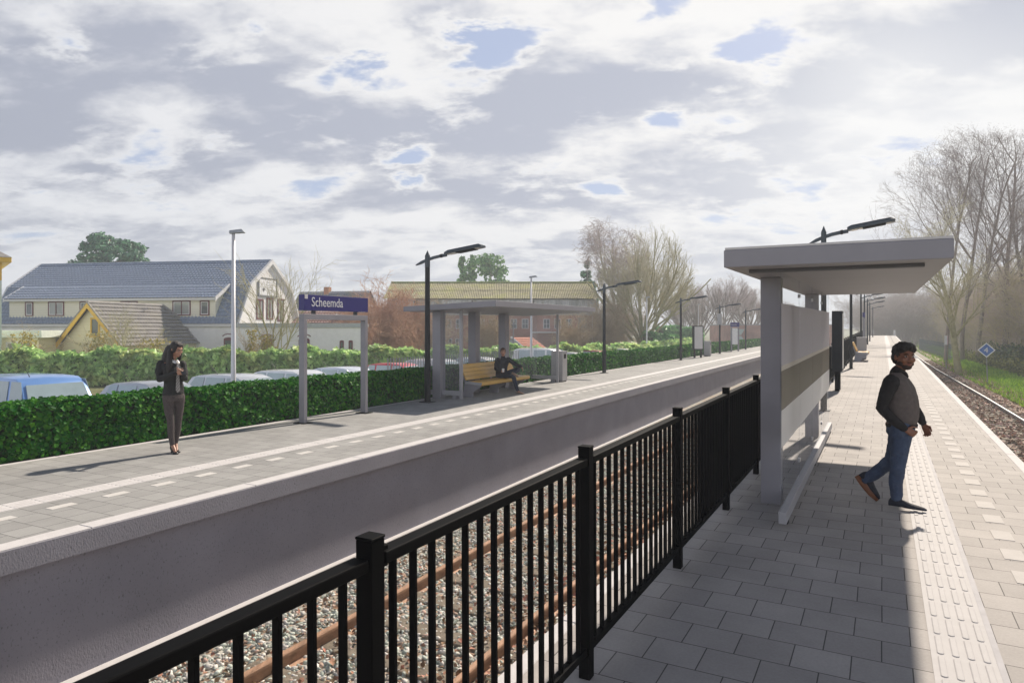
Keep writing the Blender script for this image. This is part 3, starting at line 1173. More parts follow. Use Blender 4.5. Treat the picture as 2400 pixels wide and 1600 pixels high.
# ------------------------------------------------------------------ platform lamps
def make_lamp():
    t = thing('platform_lamp', (0, 0, 0), '', 'lamp')
    b = MB()
    b.box(-0.16, 0.16, -0.16, 0.16, 0, 0.015)
    b.build('base_plate', M_LAMP, t, bevel=0.004)
    b = MB()
    n = 8
    rings = []
    for z, r in ((0.015, 0.085), (1.0, 0.085), (1.03, 0.075), (3.55, 0.066)):
        rings.append([(math.cos(math.pi * (2 * k + 1) / n) * r, math.sin(math.pi * (2 * k + 1) / n) * r, z) for k in range(n)])
    b.loft(rings)
    b.build('pole', M_LAMP, t, bevel=0.003, seg=1)
    b = MB()
    rings = []
    for z, r in ((3.551, 0.07), (3.84, 0.07), (3.86, 0.066), (3.99, 0.004)):
        rings.append([(math.cos(math.pi * (2 * k + 1) / n) * r, math.sin(math.pi * (2 * k + 1) / n) * r, z) for k in range(n)])
    b.loft(rings)
    b.build('pole_cap', M_LAMPTOP, t)
    b = MB()
    arc = [(-0.36, 3.62), (-0.2, 3.68), (0, 3.745), (0.2, 3.795), (0.4, 3.825), (0.6, 3.845)]
    rr = []
    for i, (x, z) in enumerate(arc):
        h = 0.038 if i else 0.014
        wv = 0.034
        rr.append([(x, -wv, z - h), (x, wv, z - h), (x, wv * 0.6, z + h), (x, -wv * 0.6, z + h)])
    b.loft(rr)
    b.build('arm', M_LAMPTOP, t, bevel=0.004)
    b = MB()
    b.tube([(0.41, 0, 3.827), (0.47, 0, 3.834)], 0.05, 12)
    b.build('collar', M_LAMP, t)
    a = R_(7)
    ca, sa = math.cos(a), math.sin(a)

    def hp(x, y, z):
        return (0.58 + x * ca - z * sa, y, 3.85 + x * sa + z * ca)
    b = MB()
    Ln = 1.12
    sec = lambda x, k, e: [hp(x, -0.15 * k, 0.0), hp(x, 0.15 * k, 0.0), hp(x, 0.15 * k, 0.045), hp(x, 0.085 * k, 0.10 * e), hp(x, -0.085 * k, 0.10 * e), hp(x, -0.15 * k, 0.045)]
    b.loft([sec(0, 0.72, 0.75), sec(0.12, 1, 1), sec(Ln - 0.10, 1, 1), sec(Ln, 0.86, 0.55)])
    h = b.build('lamp_head', M_LAMPTOP, t, bevel=0.006)
    b = MB()
    for x0, x1 in ((0.10, 0.24), (0.28, 0.36), (Ln - 0.2, Ln - 0.1)):
        b.hexa([hp(x0, -0.1, -0.012), hp(x1, -0.1, -0.012), hp(x1, 0.1, -0.012), hp(x0, 0.1, -0.012), hp(x0, -0.1, -0.001), hp(x1, -0.1, -0.001), hp(x1, 0.1, -0.001), hp(x0, 0.1, -0.001)])
    b.build('led_module', mat('led lens', (0.5, 0.47, 0.4), 0.2, 0.2), h)
    b = MB()
    b.hexa([hp(0.36, -0.12, -0.02), hp(Ln - 0.22, -0.12, -0.02), hp(Ln - 0.22, 0.12, -0.02), hp(0.36, 0.12, -0.02), hp(0.36, -0.12, -0.001), hp(Ln - 0.22, -0.12, -0.001), hp(Ln - 0.22, 0.12, -0.001), hp(0.36, 0.12, -0.001)])
    b.build('underside', M_BLACK, h)
    return t


lamp0 = make_lamp()
used = False


def place(src, loc_, rz, label, group):
    global used
    o = copy_tree(src)
    o.location = loc_
    o.rotation_euler = (0, 0, rz)
    o['label'] = label
    if group:
        o['group'] = group
    return o


def drop(o):
    for c in [x for x in COL.objects if x.parent == o]:
        drop(c)
    bpy.data.objects.remove(o)


LL = ['tall black lamp post in front of the glass shelter on the left platform', 'tall black lamp post next beyond the grey bin after the left shelter',
      'black lamp post just before the black information cabinet on the left platform', 'black lamp post carrying a grey box halfway up its pole', 'farthest black lamp post of the left platform, before the low brick building']
for s, lb in zip((15.0, 28.9, 43.4, 56.8, 70.7), LL):
    lo = place(lamp0, LF.w(s, -10.17), -LF.t, lb, 'lamp posts of the left platform')
    if s == 56.8:
        b = MB()
        b.box(-0.16, 0.16, -0.16, 0.16, 2.35, 3.25)
        b.build('loudspeaker_box', M_STEEL2, lo, bevel=0.01)
LR = ['black lamp post standing behind the near shelter with its head above the shelter roof', 'black lamp post just beyond the black cabinet on the right platform', 'black lamp post beside the far wooden bench of the right platform',
      'fourth lamp post along the right platform, beyond the grey bin', 'fifth lamp post along the right platform, small in the distance', 'sixth lamp post along the right platform, small and far', 'farthest lamp post of the right platform, near its end']
for s, dd, lb in zip((16.2, 31.3, 47.7, 56, 66, 78, 101), (-1.115, -1.13, -1.17, -1.15, -1.12, -1.12, -1.1), LR):
    place(lamp0, RF.w(s, dd), -RF.t, lb, 'lamp posts of the right platform').scale = (0.8, 1, 1)
drop(lamp0)

# ------------------------------------------------------------------ information cabinets
m_white = mat('white board', (0.62, 0.60, 0.59), 0.5, 0, 0.03)


def cabinet(fr, s, d, label, rz=0.0):
    t = thing('information_cabinet', fr.w(s, d), label, 'cabinet', rot=Euler((0, 0, -fr.t + rz)), group='information cabinets')
    b = MB()
    b.box(-0.13, 0.13, -0.36, 0.36, 0.55, 2.22)
    b.build('case', M_LAMP, t, bevel=0.012)
    for sx in (-1, 1):
        b = MB()
        b.box(sx * 0.131 if sx > 0 else -0.137, 0.137 if sx > 0 else -0.131, -0.30, 0.30, 0.62, 2.15)
        b.build('poster_panel', m_white, t)
    for y in (-0.24, 0.24):
        b = MB()
        b.box(-0.06, 0.06, y - 0.05, y + 0.05, 0, 0.549)
        b.build('leg', M_BLACK, t, bevel=0.004)
    return t


cabinet(LF, 48.1, -10.1, 'black information cabinet with pale poster face on the left platform, beside a grey bin', R_(-52))
cabinet(RF, 21.2, -1.1, 'black information cabinet standing by the railing behind the near shelter')

# ------------------------------------------------------------------ bins
m_bin = mat('grey bin casing', (0.34, 0.33, 0.335), 0.6, 0.0, 0.06, 5)


def bin_(fr, s, d, label, rz=0.0):
    t = thing('litter_bin', fr.w(s, d), label, 'litter bin', rot=Euler((0, 0, -fr.t + rz)), group='grey litter bins')
    b = MB()
    b.box(-0.23, 0.23, -0.23, 0.23, 0.03, 1.10)
    b.build('body', m_bin, t, bevel=0.02)
    b = MB()
    b.box(-0.2, 0.2, -0.2, 0.2, 0, 0.03)
    b.build('plinth', M_BLACK, t)
    b = MB()
    b.box(-0.24, 0.24, -0.24, 0.24, 1.101, 1.125)
    b.build('lid', M_STEEL2, t, bevel=0.006)
    b = MB()
    b.box(0.2305, 0.236, -0.09, 0.09, 0.86, 1.02)
    b.build('opening', M_BLACK, t, bevel=0.002)
    return t


bin_(LF, 23.3, -9.95, 'grey box-shaped litter bin at the far end of the left shelter')
bin_(LF, 51.4, -10.08, 'grey litter bin beyond the black information cabinet on the left platform')
bin_(RF, 40.0, -0.95, 'grey litter bin far along the right platform beside the wooden bench')

# ------------------------------------------------------------------ benches
m_wood = mat('yellow varnished wood', (0.62, 0.37, 0.075), 0.4, 0, 0.15, 3, 0.15, 30, stretch=(6, 0.6, 6), coat=0.2)


def bench(fr, s, d, L, label, simple=False):
    """local x = across (front +x), y = along"""
    t = thing('bench', fr.w(s, d), label, 'bench', rot=Euler((0, 0, -fr.t)), group='wooden platform benches')
    h = L / 2
    b = MB()
    prof = [(-0.10, 0.405), (0.0, 0.385), (0.16, 0.385), (0.30, 0.385), (0.375, 0.36), (0.385, 0.33), (0.405, 0.33), (0.43, 0.37), (0.43, 0.42), (0.39, 0.45), (0.30, 0.455), (0.12, 0.445), (-0.06, 0.45)]
    b.prism(prof, lambda u, v, q: (u, q, v), -h, h)
    b.build('seat', m_wood, t, bevel=0.012)
    for k in range(4):
        b = MB()
        z0 = 0.485 + 0.112 * k
        x0 = -0.10 - 0.05 * k
        b.hexa([(x0 - 0.025, -h, z0), (x0 + 0.015, -h, z0 - 0.004), (x0 + 0.015, h, z0 - 0.004), (x0 - 0.025, h, z0),
                (x0 - 0.07, -h, z0 + 0.104), (x0 - 0.03, -h, z0 + 0.10), (x0 - 0.03, h, z0 + 0.10), (x0 - 0.07, h, z0 + 0.104)])
        b.build('back_slat', m_wood, t, bevel=0.008)
    for y in (-h + 0.02, 0.0, h - 0.25):
        b = MB()
        for q in (0,):
            b.prism([(-0.30, 0.93), (-0.36, 0.93), (-0.16, 0.40), (-0.22, 0.0), (0.10, 0.0), (0.10, 0.14), (0.38, 0.32), (0.36, 0.36), (-0.05, 0.37), (-0.13, 0.42)], lambda u, v, q: (u, q, v), y, y + 0.07)
        b.build('bench_frame', M_STEEL, t, bevel=0.006)
    b = MB()
    b.hexa([(-0.12, -h - 0.04, 0.38), (0.40, -h - 0.04, 0.34), (0.40, -h - 0.002, 0.34), (-0.12, -h - 0.002, 0.38), (-0.12, -h - 0.04, 0.46), (0.44, -h - 0.04, 0.42), (0.44, -h - 0.002, 0.42), (-0.12, -h - 0.002, 0.46)])
    b.build('end_plate', M_STEEL2, t, bevel=0.005)
    return t


bench(LF, 18.2, -9.88, 3.1, 'yellow wooden bench with slatted back under the left shelter, a man sitting on it')
bench(RF, 38.2, -1.0, 2.0, 'small wooden bench far along the right platform against the railing')

# ------------------------------------------------------------------ station name signs
m_blue = mat('dark blue enamel', (0.022, 0.018, 0.16), 0.4, 0, 0.08, 4)
m_txt = mat('white lettering', (0.70, 0.70, 0.72), 0.5, 0, 0.02)


def text_mesh(body, size, name, m, parent, loc_, rot, xs=1.0, extr=0.004):
    cu = bpy.data.curves.new(name, 'FONT')
    cu.body = body
    cu.size = size
    cu.extrude = extr
    cu.resolution_u = 3
    tmp = bpy.data.objects.new('tmp', cu)
    COL.objects.link(tmp)
    dg = bpy.context.evaluated_depsgraph_get()
    dg.update()
    me = bpy.data.meshes.new_from_object(tmp.evaluated_get(dg))
    bpy.data.objects.remove(tmp)
    me.materials.clear()
    me.materials.append(m)
    o = bpy.data.objects.new(name, me)
    COL.objects.link(o)
    o.parent = parent
    o.location = loc_
    o.rotation_euler = rot
    o.scale = (xs, 1, 1)
    return o


t = thing('station_sign', LF.w(11.4, -10.12), 'dark blue station name board reading Scheemda on a grey steel portal frame', 'sign', rz=-LF.t)
for y in (-1.0, 0.92):
    b = MB()
    b.box(-0.07, 0.07, y, y + 0.09, 0.012, 2.11)
    b.build('post', M_STEEL, t, bevel=0.005)
    b = MB()
    b.box(-0.15, 0.15, y - 0.08, y + 0.17, 0, 0.012)
    b.build('base_plate', M_BLACK, t)
b = MB()
b.box(-0.07, 0.07, -1.0, 1.01, 2.111, 2.225)
b.build('crossbar', M_STEEL, t, bevel=0.005)
for y in (-0.66, 0.66):
    b = MB()
    b.box(-0.03, 0.03, y - 0.035, y + 0.035, 2.226, 2.299)
    b.build('bracket', mat('dark grey steel', (0.06, 0.06, 0.07), 0.5), t)
b = MB()
b.box(-0.075, 0.075, -1.0, 1.01, 2.30, 2.62)
sg = b.build('name_board', m_blue, t, bevel=0.004)
b = MB()
b.box(0.076, 0.081, -0.99, -0.905, 2.535, 2.622)
b.build('marker', m_white, sg)
text_mesh('Scheemda', 0.275, 'lettering', m_txt, sg, (0.0765, -0.80, 2.385), (R_(90), 0, R_(90)), 0.86)

t = thing('station_sign', LF.w(64.4, -10.2), 'small distant frame with blue top and white panel on the left platform', 'sign', rz=-LF.t - R_(62))
for y in (-0.38, 0.26):
    b = MB()
    b.box(-0.06, 0.06, y, y + 0.12, 0, 2.2)
    b.build('post', M_STEEL, t, bevel=0.005)
b = MB()
b.box(-0.02, 0.02, -0.25, 0.25, 0.62, 2.1)
b.build('white_panel', mat('bright white panel', (0.8, 0.8, 0.8), 0.4), t)
b = MB()
b.box(-0.07, 0.07, -0.4, 0.4, 2.22, 2.62)
sg = b.build('name_board', m_blue, t)
text_mesh('Scheemda', 0.13, 'lettering', m_txt, sg, (0.0715, -0.34, 2.37), (R_(90), 0, R_(90)), 0.9)

t = thing('station_sign', RF.w(52, -1.1), 'narrow blue topped sign frame far along the right platform among the lamp posts', 'sign', rz=-RF.t)
for y in (-0.5, 0.4):
    b = MB()
    b.box(-0.06, 0.06, y, y + 0.1, 0, 2.2)
    b.build('post', M_STEEL, t)
b = MB()
b.box(-0.075, 0.075, -0.6, 0.6, 2.25, 2.57)
b.build('name_board', m_blue, t)

# ------------------------------------------------------------------ left shelter
t = thing('shelter', LF.w(19.4, -9.8), 'grey glass shelter with large tilted flat roof sheltering a bench on the left platform', 'shelter', rz=-LF.t, group='platform shelters')


def q3(s, d, z):
    return (d + 9.8, s - 19.4, z)


b = MB()
b.hexa([q3(15.55, -11.35, 2.42), q3(15.55, -8.42, 2.52), q3(23.35, -8.55, 2.55), q3(23.35, -11.35, 2.42), q3(15.55, -11.35, 2.56), q3(15.55, -8.42, 2.68), q3(23.35, -8.55, 2.70), q3(23.35, -11.35, 2.56)])
b.build('roof', M_STEEL, t, bevel=0.008)
for s in (16.1, 18.05, 20.0):
    b = MB()
    b.box(-0.86 + 0.0, -0.60, s - 0.135 - 19.4, s + 0.135 - 19.4, 0, 2.435)
    b.build('rear_post', M_STEEL, t, bevel=0.006)
for s in (16.1, 22.8):
    b = MB()
    b.box(-0.04, 0.04, s - 0.04 - 19.4, s + 0.04 - 19.4, 0, 2.455)
    b.build('front_post', M_STEEL2, t, bevel=0.004)
    b = MB()
    b.box(-1.05, -0.041, s - 0.035 - 19.4, s + 0.035 - 19.4, 0.10, 0.23)
    b.build('base_rail', M_STEEL2, t, bevel=0.004)
    b = MB()
    b.box(-0.25, -0.12, s - 0.06 - 19.4, s + 0.06 - 19.4, 0, 0.099)
    b.build('foot', M_STEEL, t)
    b = MB()
    b.box(-1.05, -0.041, s - 0.005 - 19.4, s + 0.005 - 19.4, 0.231, 2.42)
    b.build('side_glass', m_pane, t)
b = MB()
for k in range(4):
    b.box(-0.885, -0.877, -3.2 + 1.68 * k, -3.2 + 1.68 * k + 1.66, 0.22, 2.42)
b.build('rear_glass', m_pane, t)

# ------------------------------------------------------------------ picket fence behind the left shelter
t = thing('picket_fence', LF.w(19.4, -11.75), 'low fence of thin pale grey pickets showing above the hedge behind the left shelter', 'fence', rz=-LF.t)
b = MB()
b.box(-0.015, 0.015, -4.1, 4.1, 0.2, 0.24)
b.box(-0.015, 0.015, -4.1, 4.1, 0.72, 0.76)
b.build('rail', M_STEEL2, t)
pk = None
for k in range(62):
    if pk is None:
        b = MB()
        b.box(-0.012, 0.012, -0.012, 0.012, -1.1, 1.12)
        pk = b.build('picket', M_STEEL2, t)
        o = pk
    else:
        o = pk.copy()
        COL.objects.link(o)
        o.parent = t
    o.location = (0.03, -4.06 + 0.133 * k, 0)
# ------------------------------------------------------------------ clipped hedge on the far platform
def hedge_strip(name, fr, segs, d_front, depth, z0, h, m_leaf, m_core, label, wob=0.03):
    """segs: (s0, s1, leaf size, leaves per m2)"""
    Vs, Fs, off = [], [], 0
    rng = np.random.default_rng(5)
    for s0, s1, size, dn in segs:
        L_ = s1 - s0
        for face in ('front', 'top', 'back'):
            if face == 'top':
                n = int(L_ * depth * dn)
                P = np.stack([d_front - rng.uniform(0, depth, n), rng.uniform(s0, s1, n), z0 + h + rng.normal(0, 0.02, n)], 1)
                Nn = np.tile([0.15, 0, 1.0], (n, 1))
            else:
                n = int(L_ * h * dn * (1 if face == 'front' else 0.5))
                x = d_front if face == 'front' else d_front - depth
                P = np.stack([x + rng.normal(0, 0.025, n), rng.uniform(s0, s1, n), z0 + rng.uniform(0.0, h, n)], 1)
                Nn = np.tile([1.0 if face == 'front' else -1.0, 0, 0.35], (n, 1))
            ph = P[:, 1] * 2.1
            P[:, 0] += wob * np.sin(ph) * np.sin(P[:, 2] * 5 + ph * 0.7)
            P[:, 2] += wob * 0.6 * np.sin(P[:, 1] * 3.3) * (P[:, 2] - z0) / h
            V, Fc = leaves(P, Nn, size, 0.55, 1.25, rng)
            Vs.append(V)
            Fs.append(Fc + off)
            off += len(V)
    t = thing(name, fr.w(0, 0), label, 'hedge', rot=fr.rot())
    o = np_mesh('leaves', np.concatenate(Vs), np.concatenate(Fs), m_leaf, t)
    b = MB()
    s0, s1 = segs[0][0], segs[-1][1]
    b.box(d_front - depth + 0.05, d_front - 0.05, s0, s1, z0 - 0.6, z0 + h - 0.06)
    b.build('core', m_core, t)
    return t


m_hleaf = mat('glossy hedge leaf', (0.028, 0.17, 0.010), 0.6, 0, 0.2, 6, island=0.55, trans=0.22, spec=0.2)
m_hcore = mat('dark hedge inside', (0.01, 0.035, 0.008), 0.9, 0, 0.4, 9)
hedge_strip('clipped_hedge', LF, [(-6, 8, 0.066, 1050), (8, 20, 0.072, 800), (20, 45, 0.11, 300), (45, 138, 0.22, 70)], -10.83, 0.62, 0.02, 0.76, m_hleaf, m_hcore,
            'low clipped dark green hedge running along the back of the left platform')

# ------------------------------------------------------------------ tall laurel hedge behind the car park
def laurel(name, pts, h, depth, label, size=0.2, dn=150, col=None, z0=GZ):
    m_leaf = col
    Vs, Fs, off = [], [], 0
    rng = np.random.default_rng(9)
    t = thing(name, (pts[0][0], pts[0][1], z0), label, 'hedge')
    core = MB()
    for (x0, y0), (x1, y1) in zip(pts[:-1], pts[1:]):
        a, c = np.array([x0, y0]), np.array([x1, y1])
        L_ = np.linalg.norm(c - a)
        u = (c - a) / L_
        nr = np.array([u[1], -u[0]])
        for face, frac in (('front', 1.0), ('top', 1.0), ('back', 0.4)):
            area = L_ * (h if face != 'top' else depth)
            n = int(area * dn * frac)
            q = rng.uniform(0, L_, n)
            P2 = a[None] + u[None] * q[:, None]
            lump = 0.16 * np.sin(q * 1.3 + x0) + 0.12 * np.sin(q * 3.1 + 1)
            if face == 'top':
                w = rng.uniform(-depth / 2, depth / 2, n)
                z = h + lump * 0.9 + rng.normal(0, 0.09, n)
                Nn = np.tile([0, 0, 1.0], (n, 1))
            else:
                sg = 1 if face == 'front' else -1
                w = np.full(n, sg * depth / 2) + rng.normal(0, 0.08, n)
                z = rng.uniform(0.05, h, n)
                w = w + sg * (lump * 0.8 * np.sin(z * 2.2 + q))
                Nn = np.concatenate([np.tile(nr * sg, (n, 1)), np.full((n, 1), 0.6)], 1)
            P2 = P2 + nr[None] * w[:, None]
            V, Fc = leaves(np.concatenate([P2 - np.array(pts[0])[None], z[:, None]], 1), Nn, size, 0.6, 2.1, rng)
            Vs.append(V)
            Fs.append(Fc + off)
            off += len(V)
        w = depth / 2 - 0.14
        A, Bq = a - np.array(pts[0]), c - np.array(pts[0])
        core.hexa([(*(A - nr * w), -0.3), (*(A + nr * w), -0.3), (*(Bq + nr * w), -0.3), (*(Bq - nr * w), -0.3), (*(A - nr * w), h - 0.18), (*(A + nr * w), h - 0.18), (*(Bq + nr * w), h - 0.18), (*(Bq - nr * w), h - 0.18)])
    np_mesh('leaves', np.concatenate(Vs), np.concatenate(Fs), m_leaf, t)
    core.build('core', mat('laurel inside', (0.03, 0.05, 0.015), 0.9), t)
    return t


m_laurel = mat('laurel leaf', (0.42, 0.64, 0.24), 0.45, 0, 0.2, 3, island=0.45, trans=0.42, dirt=(0.50, 0.50, 0.2), dscale=0.9)
laurel('laurel_hedge', [(-34, 34.5), (-16, 38.5), (-4, 43), (4.5, 47.5)], 1.62, 1.3, 'tall bright green laurel hedge behind the parked cars, in front of the white building', col=m_laurel)
laurel('laurel_hedge', [(4.8, 47.8), (11, 57), (17, 70), (22, 84)], 1.5, 1.2, 'yellowish green hedge behind the car park in front of the tall bare trees', size=0.24, dn=90, col=m_laurel)
m_laurel2 = mat('bluish evergreen leaf', (0.18, 0.42, 0.16), 0.45, 0, 0.2, 3, island=0.45, trans=0.25)
laurel('clipped_bush', [(18.2, 84), (23.5, 86)], 3.0, 2.0, 'clipped green bush block behind the hedge near the multi-stemmed bare tree', size=0.3, dn=55, col=m_laurel2)
laurel('clipped_bush', [(13.5, 68), (16.5, 70)], 2.3, 1.6, 'rounded green bush at the foot of the multi-stemmed bare tree', size=0.28, dn=60, col=m_laurel2)

# ------------------------------------------------------------------ cars
m_glass = mat('car window', (0.34, 0.43, 0.46), 0.08, 0.0, 0.1, 2, spec=0.8)
m_carblk = mat('black plastic trim', (0.015, 0.015, 0.016), 0.5, 0, 0.1)
m_head = mat('headlamp lens', (0.6, 0.62, 0.64), 0.1, 0.3, 0.05)
m_tail = mat('tail lamp red', (0.45, 0.02, 0.02), 0.2, 0, 0.05)


def make_car(name, label, cat, col, loc_, rz, van=False, estate=False, group='cars parked behind the hedge', wiper=False):
    """front along +x"""
    paint = mat('paint %.2f %.2f %.2f' % tuple(col), col, 0.28, 0.15, 0.05, 2, coat=0.6, spec=0.5)
    t = thing(name, loc_, label, cat, rz=rz, group=group)
    L_ = 4.15 if van else (4.5 if estate else 4.0)
    W = 0.88 if van else 0.85
    x0, x1 = -L_ / 2, L_ / 2
    belt = 1.02 if van else 0.92
    H = 1.80 if van else (1.48 if estate else 1.45)
    # lower body: stations along x with half-widths
    st = []
    for x, zb, zt, w in ((x0, 0.42, belt - 0.22, W * 0.80), (x0 + 0.06, 0.30, belt - 0.04, W * 0.93), (x0 + 0.6, 0.22, belt, W), (0.0, 0.2, belt, W), (x1 - 1.35, 0.2, belt - 0.01, W),
                         (x1 - 0.75, 0.22, belt - 0.10, W * 0.985), (x1 - 0.22, 0.26, belt - 0.22, W * 0.93), (x1 - 0.04, 0.34, belt - 0.36, W * 0.82), (x1, 0.42, belt - 0.46, W * 0.7)):
        m_ = (zb + zt) / 2
        st.append([(x, -w * 0.92, zb), (x, -w, zb + 0.12), (x, -w * 1.01, m_), (x, -w * 0.95, zt - 0.03), (x, -w * 0.86, zt), (x, w * 0.86, zt), (x, w * 0.95, zt - 0.03), (x, w * 1.01, m_), (x, w, zb + 0.12), (x, w * 0.92, zb)])
    b = MB()
    b.loft(st)
    # greenhouse
    if van:
        prof = [(x0 + 0.05, belt - 0.02), (x0 + 0.16, H - 0.12), (x0 + 0.35, H - 0.02), (-0.3, H), (0.35, H - 0.03), (0.62, H - 0.16), (x1 - 1.08, belt - 0.04)]
    elif estate:
        prof = [(x0 + 0.10, belt - 0.02), (x0 + 0.45, H - 0.10), (x0 + 0.75, H - 0.03), (-0.4, H), (0.1, H - 0.02), (0.42, H - 0.12), (x1 - 1.22, belt - 0.04)]
    else:
        prof = [(x0 + 0.08, belt - 0.02), (x0 + 0.42, H - 0.13), (x0 + 0.75, H - 0.04), (-0.3, H), (0.12, H - 0.03), (0.38, H - 0.13), (x1 - 1.12, belt - 0.04)]

    def hw(z):
        return W * (0.93 - 0.22 * max(0, (z - belt)) / (H - belt)) if not van else W * (0.95 - 0.12 * max(0, (z - belt)) / (H - belt))
    b2 = []
    rg_l = [(x, -hw(z), z) for x, z in prof]
    rg_r = [(x, hw(z), z) for x, z in prof]
    n = len(prof)
    # crowned roof: an extra ring in the middle
    mid = [(x, 0.0, z + (0.025 if z > belt + 0.2 else 0.0)) for x, z in prof]
    b.add(rg_l + mid + rg_r, [tuple(range(n)), tuple(range(3 * n - 1, 2 * n - 1, -1))] +
          [(i, n + i, n + i + 1, i + 1) for i in range(n - 1)] + [(n + i, 2 * n + i, 2 * n + i + 1, n + i + 1) for i in range(n - 1)])
    body = b.build('body', paint, t, bevel=0.03, seg=3, smooth=True)

    def lerp(a, c, f):
        return a + (c - a) * f
    # windscreen and rear window
    for (a, c), nm in (((prof[-1], prof[-2]), 'windscreen'), ((prof[0], prof[1]), 'rear_window')):
        sgn = 1 if nm == 'windscreen' else -1
        (xa, za), (xb, zb) = a, c
        f0, f1 = 0.14, 0.97
        p0, p1 = (lerp(xa, xb, f0), lerp(za, zb, f0)), (lerp(xa, xb, f1), lerp(za, zb, f1))
        w0, w1 = hw(p0[1]) * 0.90, hw(p1[1]) * 0.88
        e = 0.034
        nx, nz = (zb - za), -(xb - xa)
        ln = math.hypot(nx, nz)
        nx, nz = abs(nx) / ln * e * sgn, abs(nz) / ln * e
        g = MB()
        g.hexa([(p0[0] + nx * 0.2, -w0, p0[1] + nz * 0.2), (p0[0] + nx * 0.2, w0, p0[1] + nz * 0.2), (p1[0] + nx * 0.2, w1, p1[1] + nz * 0.2), (p1[0] + nx * 0.2, -w1, p1[1] + nz * 0.2),
                (p0[0] + nx, -w0, p0[1] + nz), (p0[0] + nx, w0, p0[1] + nz), (p1[0] + nx, w1, p1[1] + nz), (p1[0] + nx, -w1, p1[1] + nz)])
        g.build(nm, m_glass, t, bevel=0.006)
    # side windows
    zt, zb = H - 0.085, belt + 0.06
    if van:
        cuts = [(x0 + 0.45, x0 + 1.35, x0 + 0.52, x0 + 1.35), (x0 + 1.46, 0.10, x0 + 1.46, 0.10), (0.22, x1 - 1.22, 0.22, 0.62)]
    elif estate:
        cuts = [(x0 + 0.35, x0 + 1.05, x0 + 0.62, x0 + 1.05), (x0 + 1.14, -0.28, x0 + 1.14, -0.28), (-0.18, x1 - 1.42, -0.18, 0.33)]
    else:
        cuts = [(x0 + 0.42, x0 + 0.95, x0 + 0.62, x0 + 0.95), (x0 + 1.03, -0.22, x0 + 1.03, -0.22), (-0.12, x1 - 1.32, -0.12, 0.30)]
    for sgn in (-1, 1):
        for a, c, at_, ct in cuts:
            g = MB()
            y0, y1 = hw(zb), hw(zt)
            pts = []
            for off in (0.002, 0.016):
                pts += [(a, sgn * (y0 + off), zb), (c, sgn * (y0 + off), zb), (ct, sgn * (y1 + off), zt), (at_, sgn * (y1 + off), zt)]
            g.hexa(pts)
            g.build('side_window', m_glass, t)
        m = MB()
        m.hexa([(x1 - 1.48, sgn * (W * 0.95), belt + 0.02), (x1 - 1.34, sgn * (W * 0.95), belt + 0.02), (x1 - 1.34, sgn * (W + 0.17), belt + 0.03), (x1 - 1.46, sgn * (W + 0.17), belt + 0.03),
                (x1 - 1.48, sgn * (W * 0.95), belt + 0.13), (x1 - 1.36, sgn * (W * 0.95), belt + 0.13), (x1 - 1.36, sgn * (W + 0.16), belt + 0.16), (x1 - 1.46, sgn * (W + 0.16), belt + 0.16)])
        m.build('wing_mirror', paint, t, bevel=0.02)
        for xw in (x0 + 0.75, x1 - 0.78):
            k = MB()
            k.tube([(xw, sgn * (W - 0.18), 0.31), (xw, sgn * (W + 0.01), 0.31)], 0.31, 20)
            wh = k.build('wheel', M_DOT, t, bevel=0.02)
            k = MB()
            k.tube([(xw, sgn * (W + 0.011), 0.31), (xw, sgn * (W + 0.02), 0.31)], 0.2, 16)
            k.build('rim', M_ALU, wh)
        k = MB()
        k.ball((x1 - 0.17, sgn * W * 0.70, belt - 0.33), 0.13, 0.16, 0.075, 10, 6)
        k.build('headlight', m_head, t, smooth=True)
        k = MB()
        k.box(x0 - 0.012, x0 + 0.10, sgn * W * 0.74 - 0.07, sgn * W * 0.74 + 0.07, belt - 0.28, belt + 0.0)
        k.build('tail_light', m_tail, t, bevel=0.01)
    k = MB()
    k.box(x1 - 0.10, x1 + 0.02, -0.5, 0.5, 0.36, 0.44)
    k.build('grille', m_carblk, t, bevel=0.01)
    k = MB()
    k.tube([(0.1 if van else -1.0, -0.3, H + 0.0), (0.0 if van else -1.12, -0.3, H + 0.10), (-0.3 if van else -1.35, -0.3, H + 0.32)], [0.012, 0.006, 0.004], 6)
    k.build('aerial', m_carblk, t)
    return t


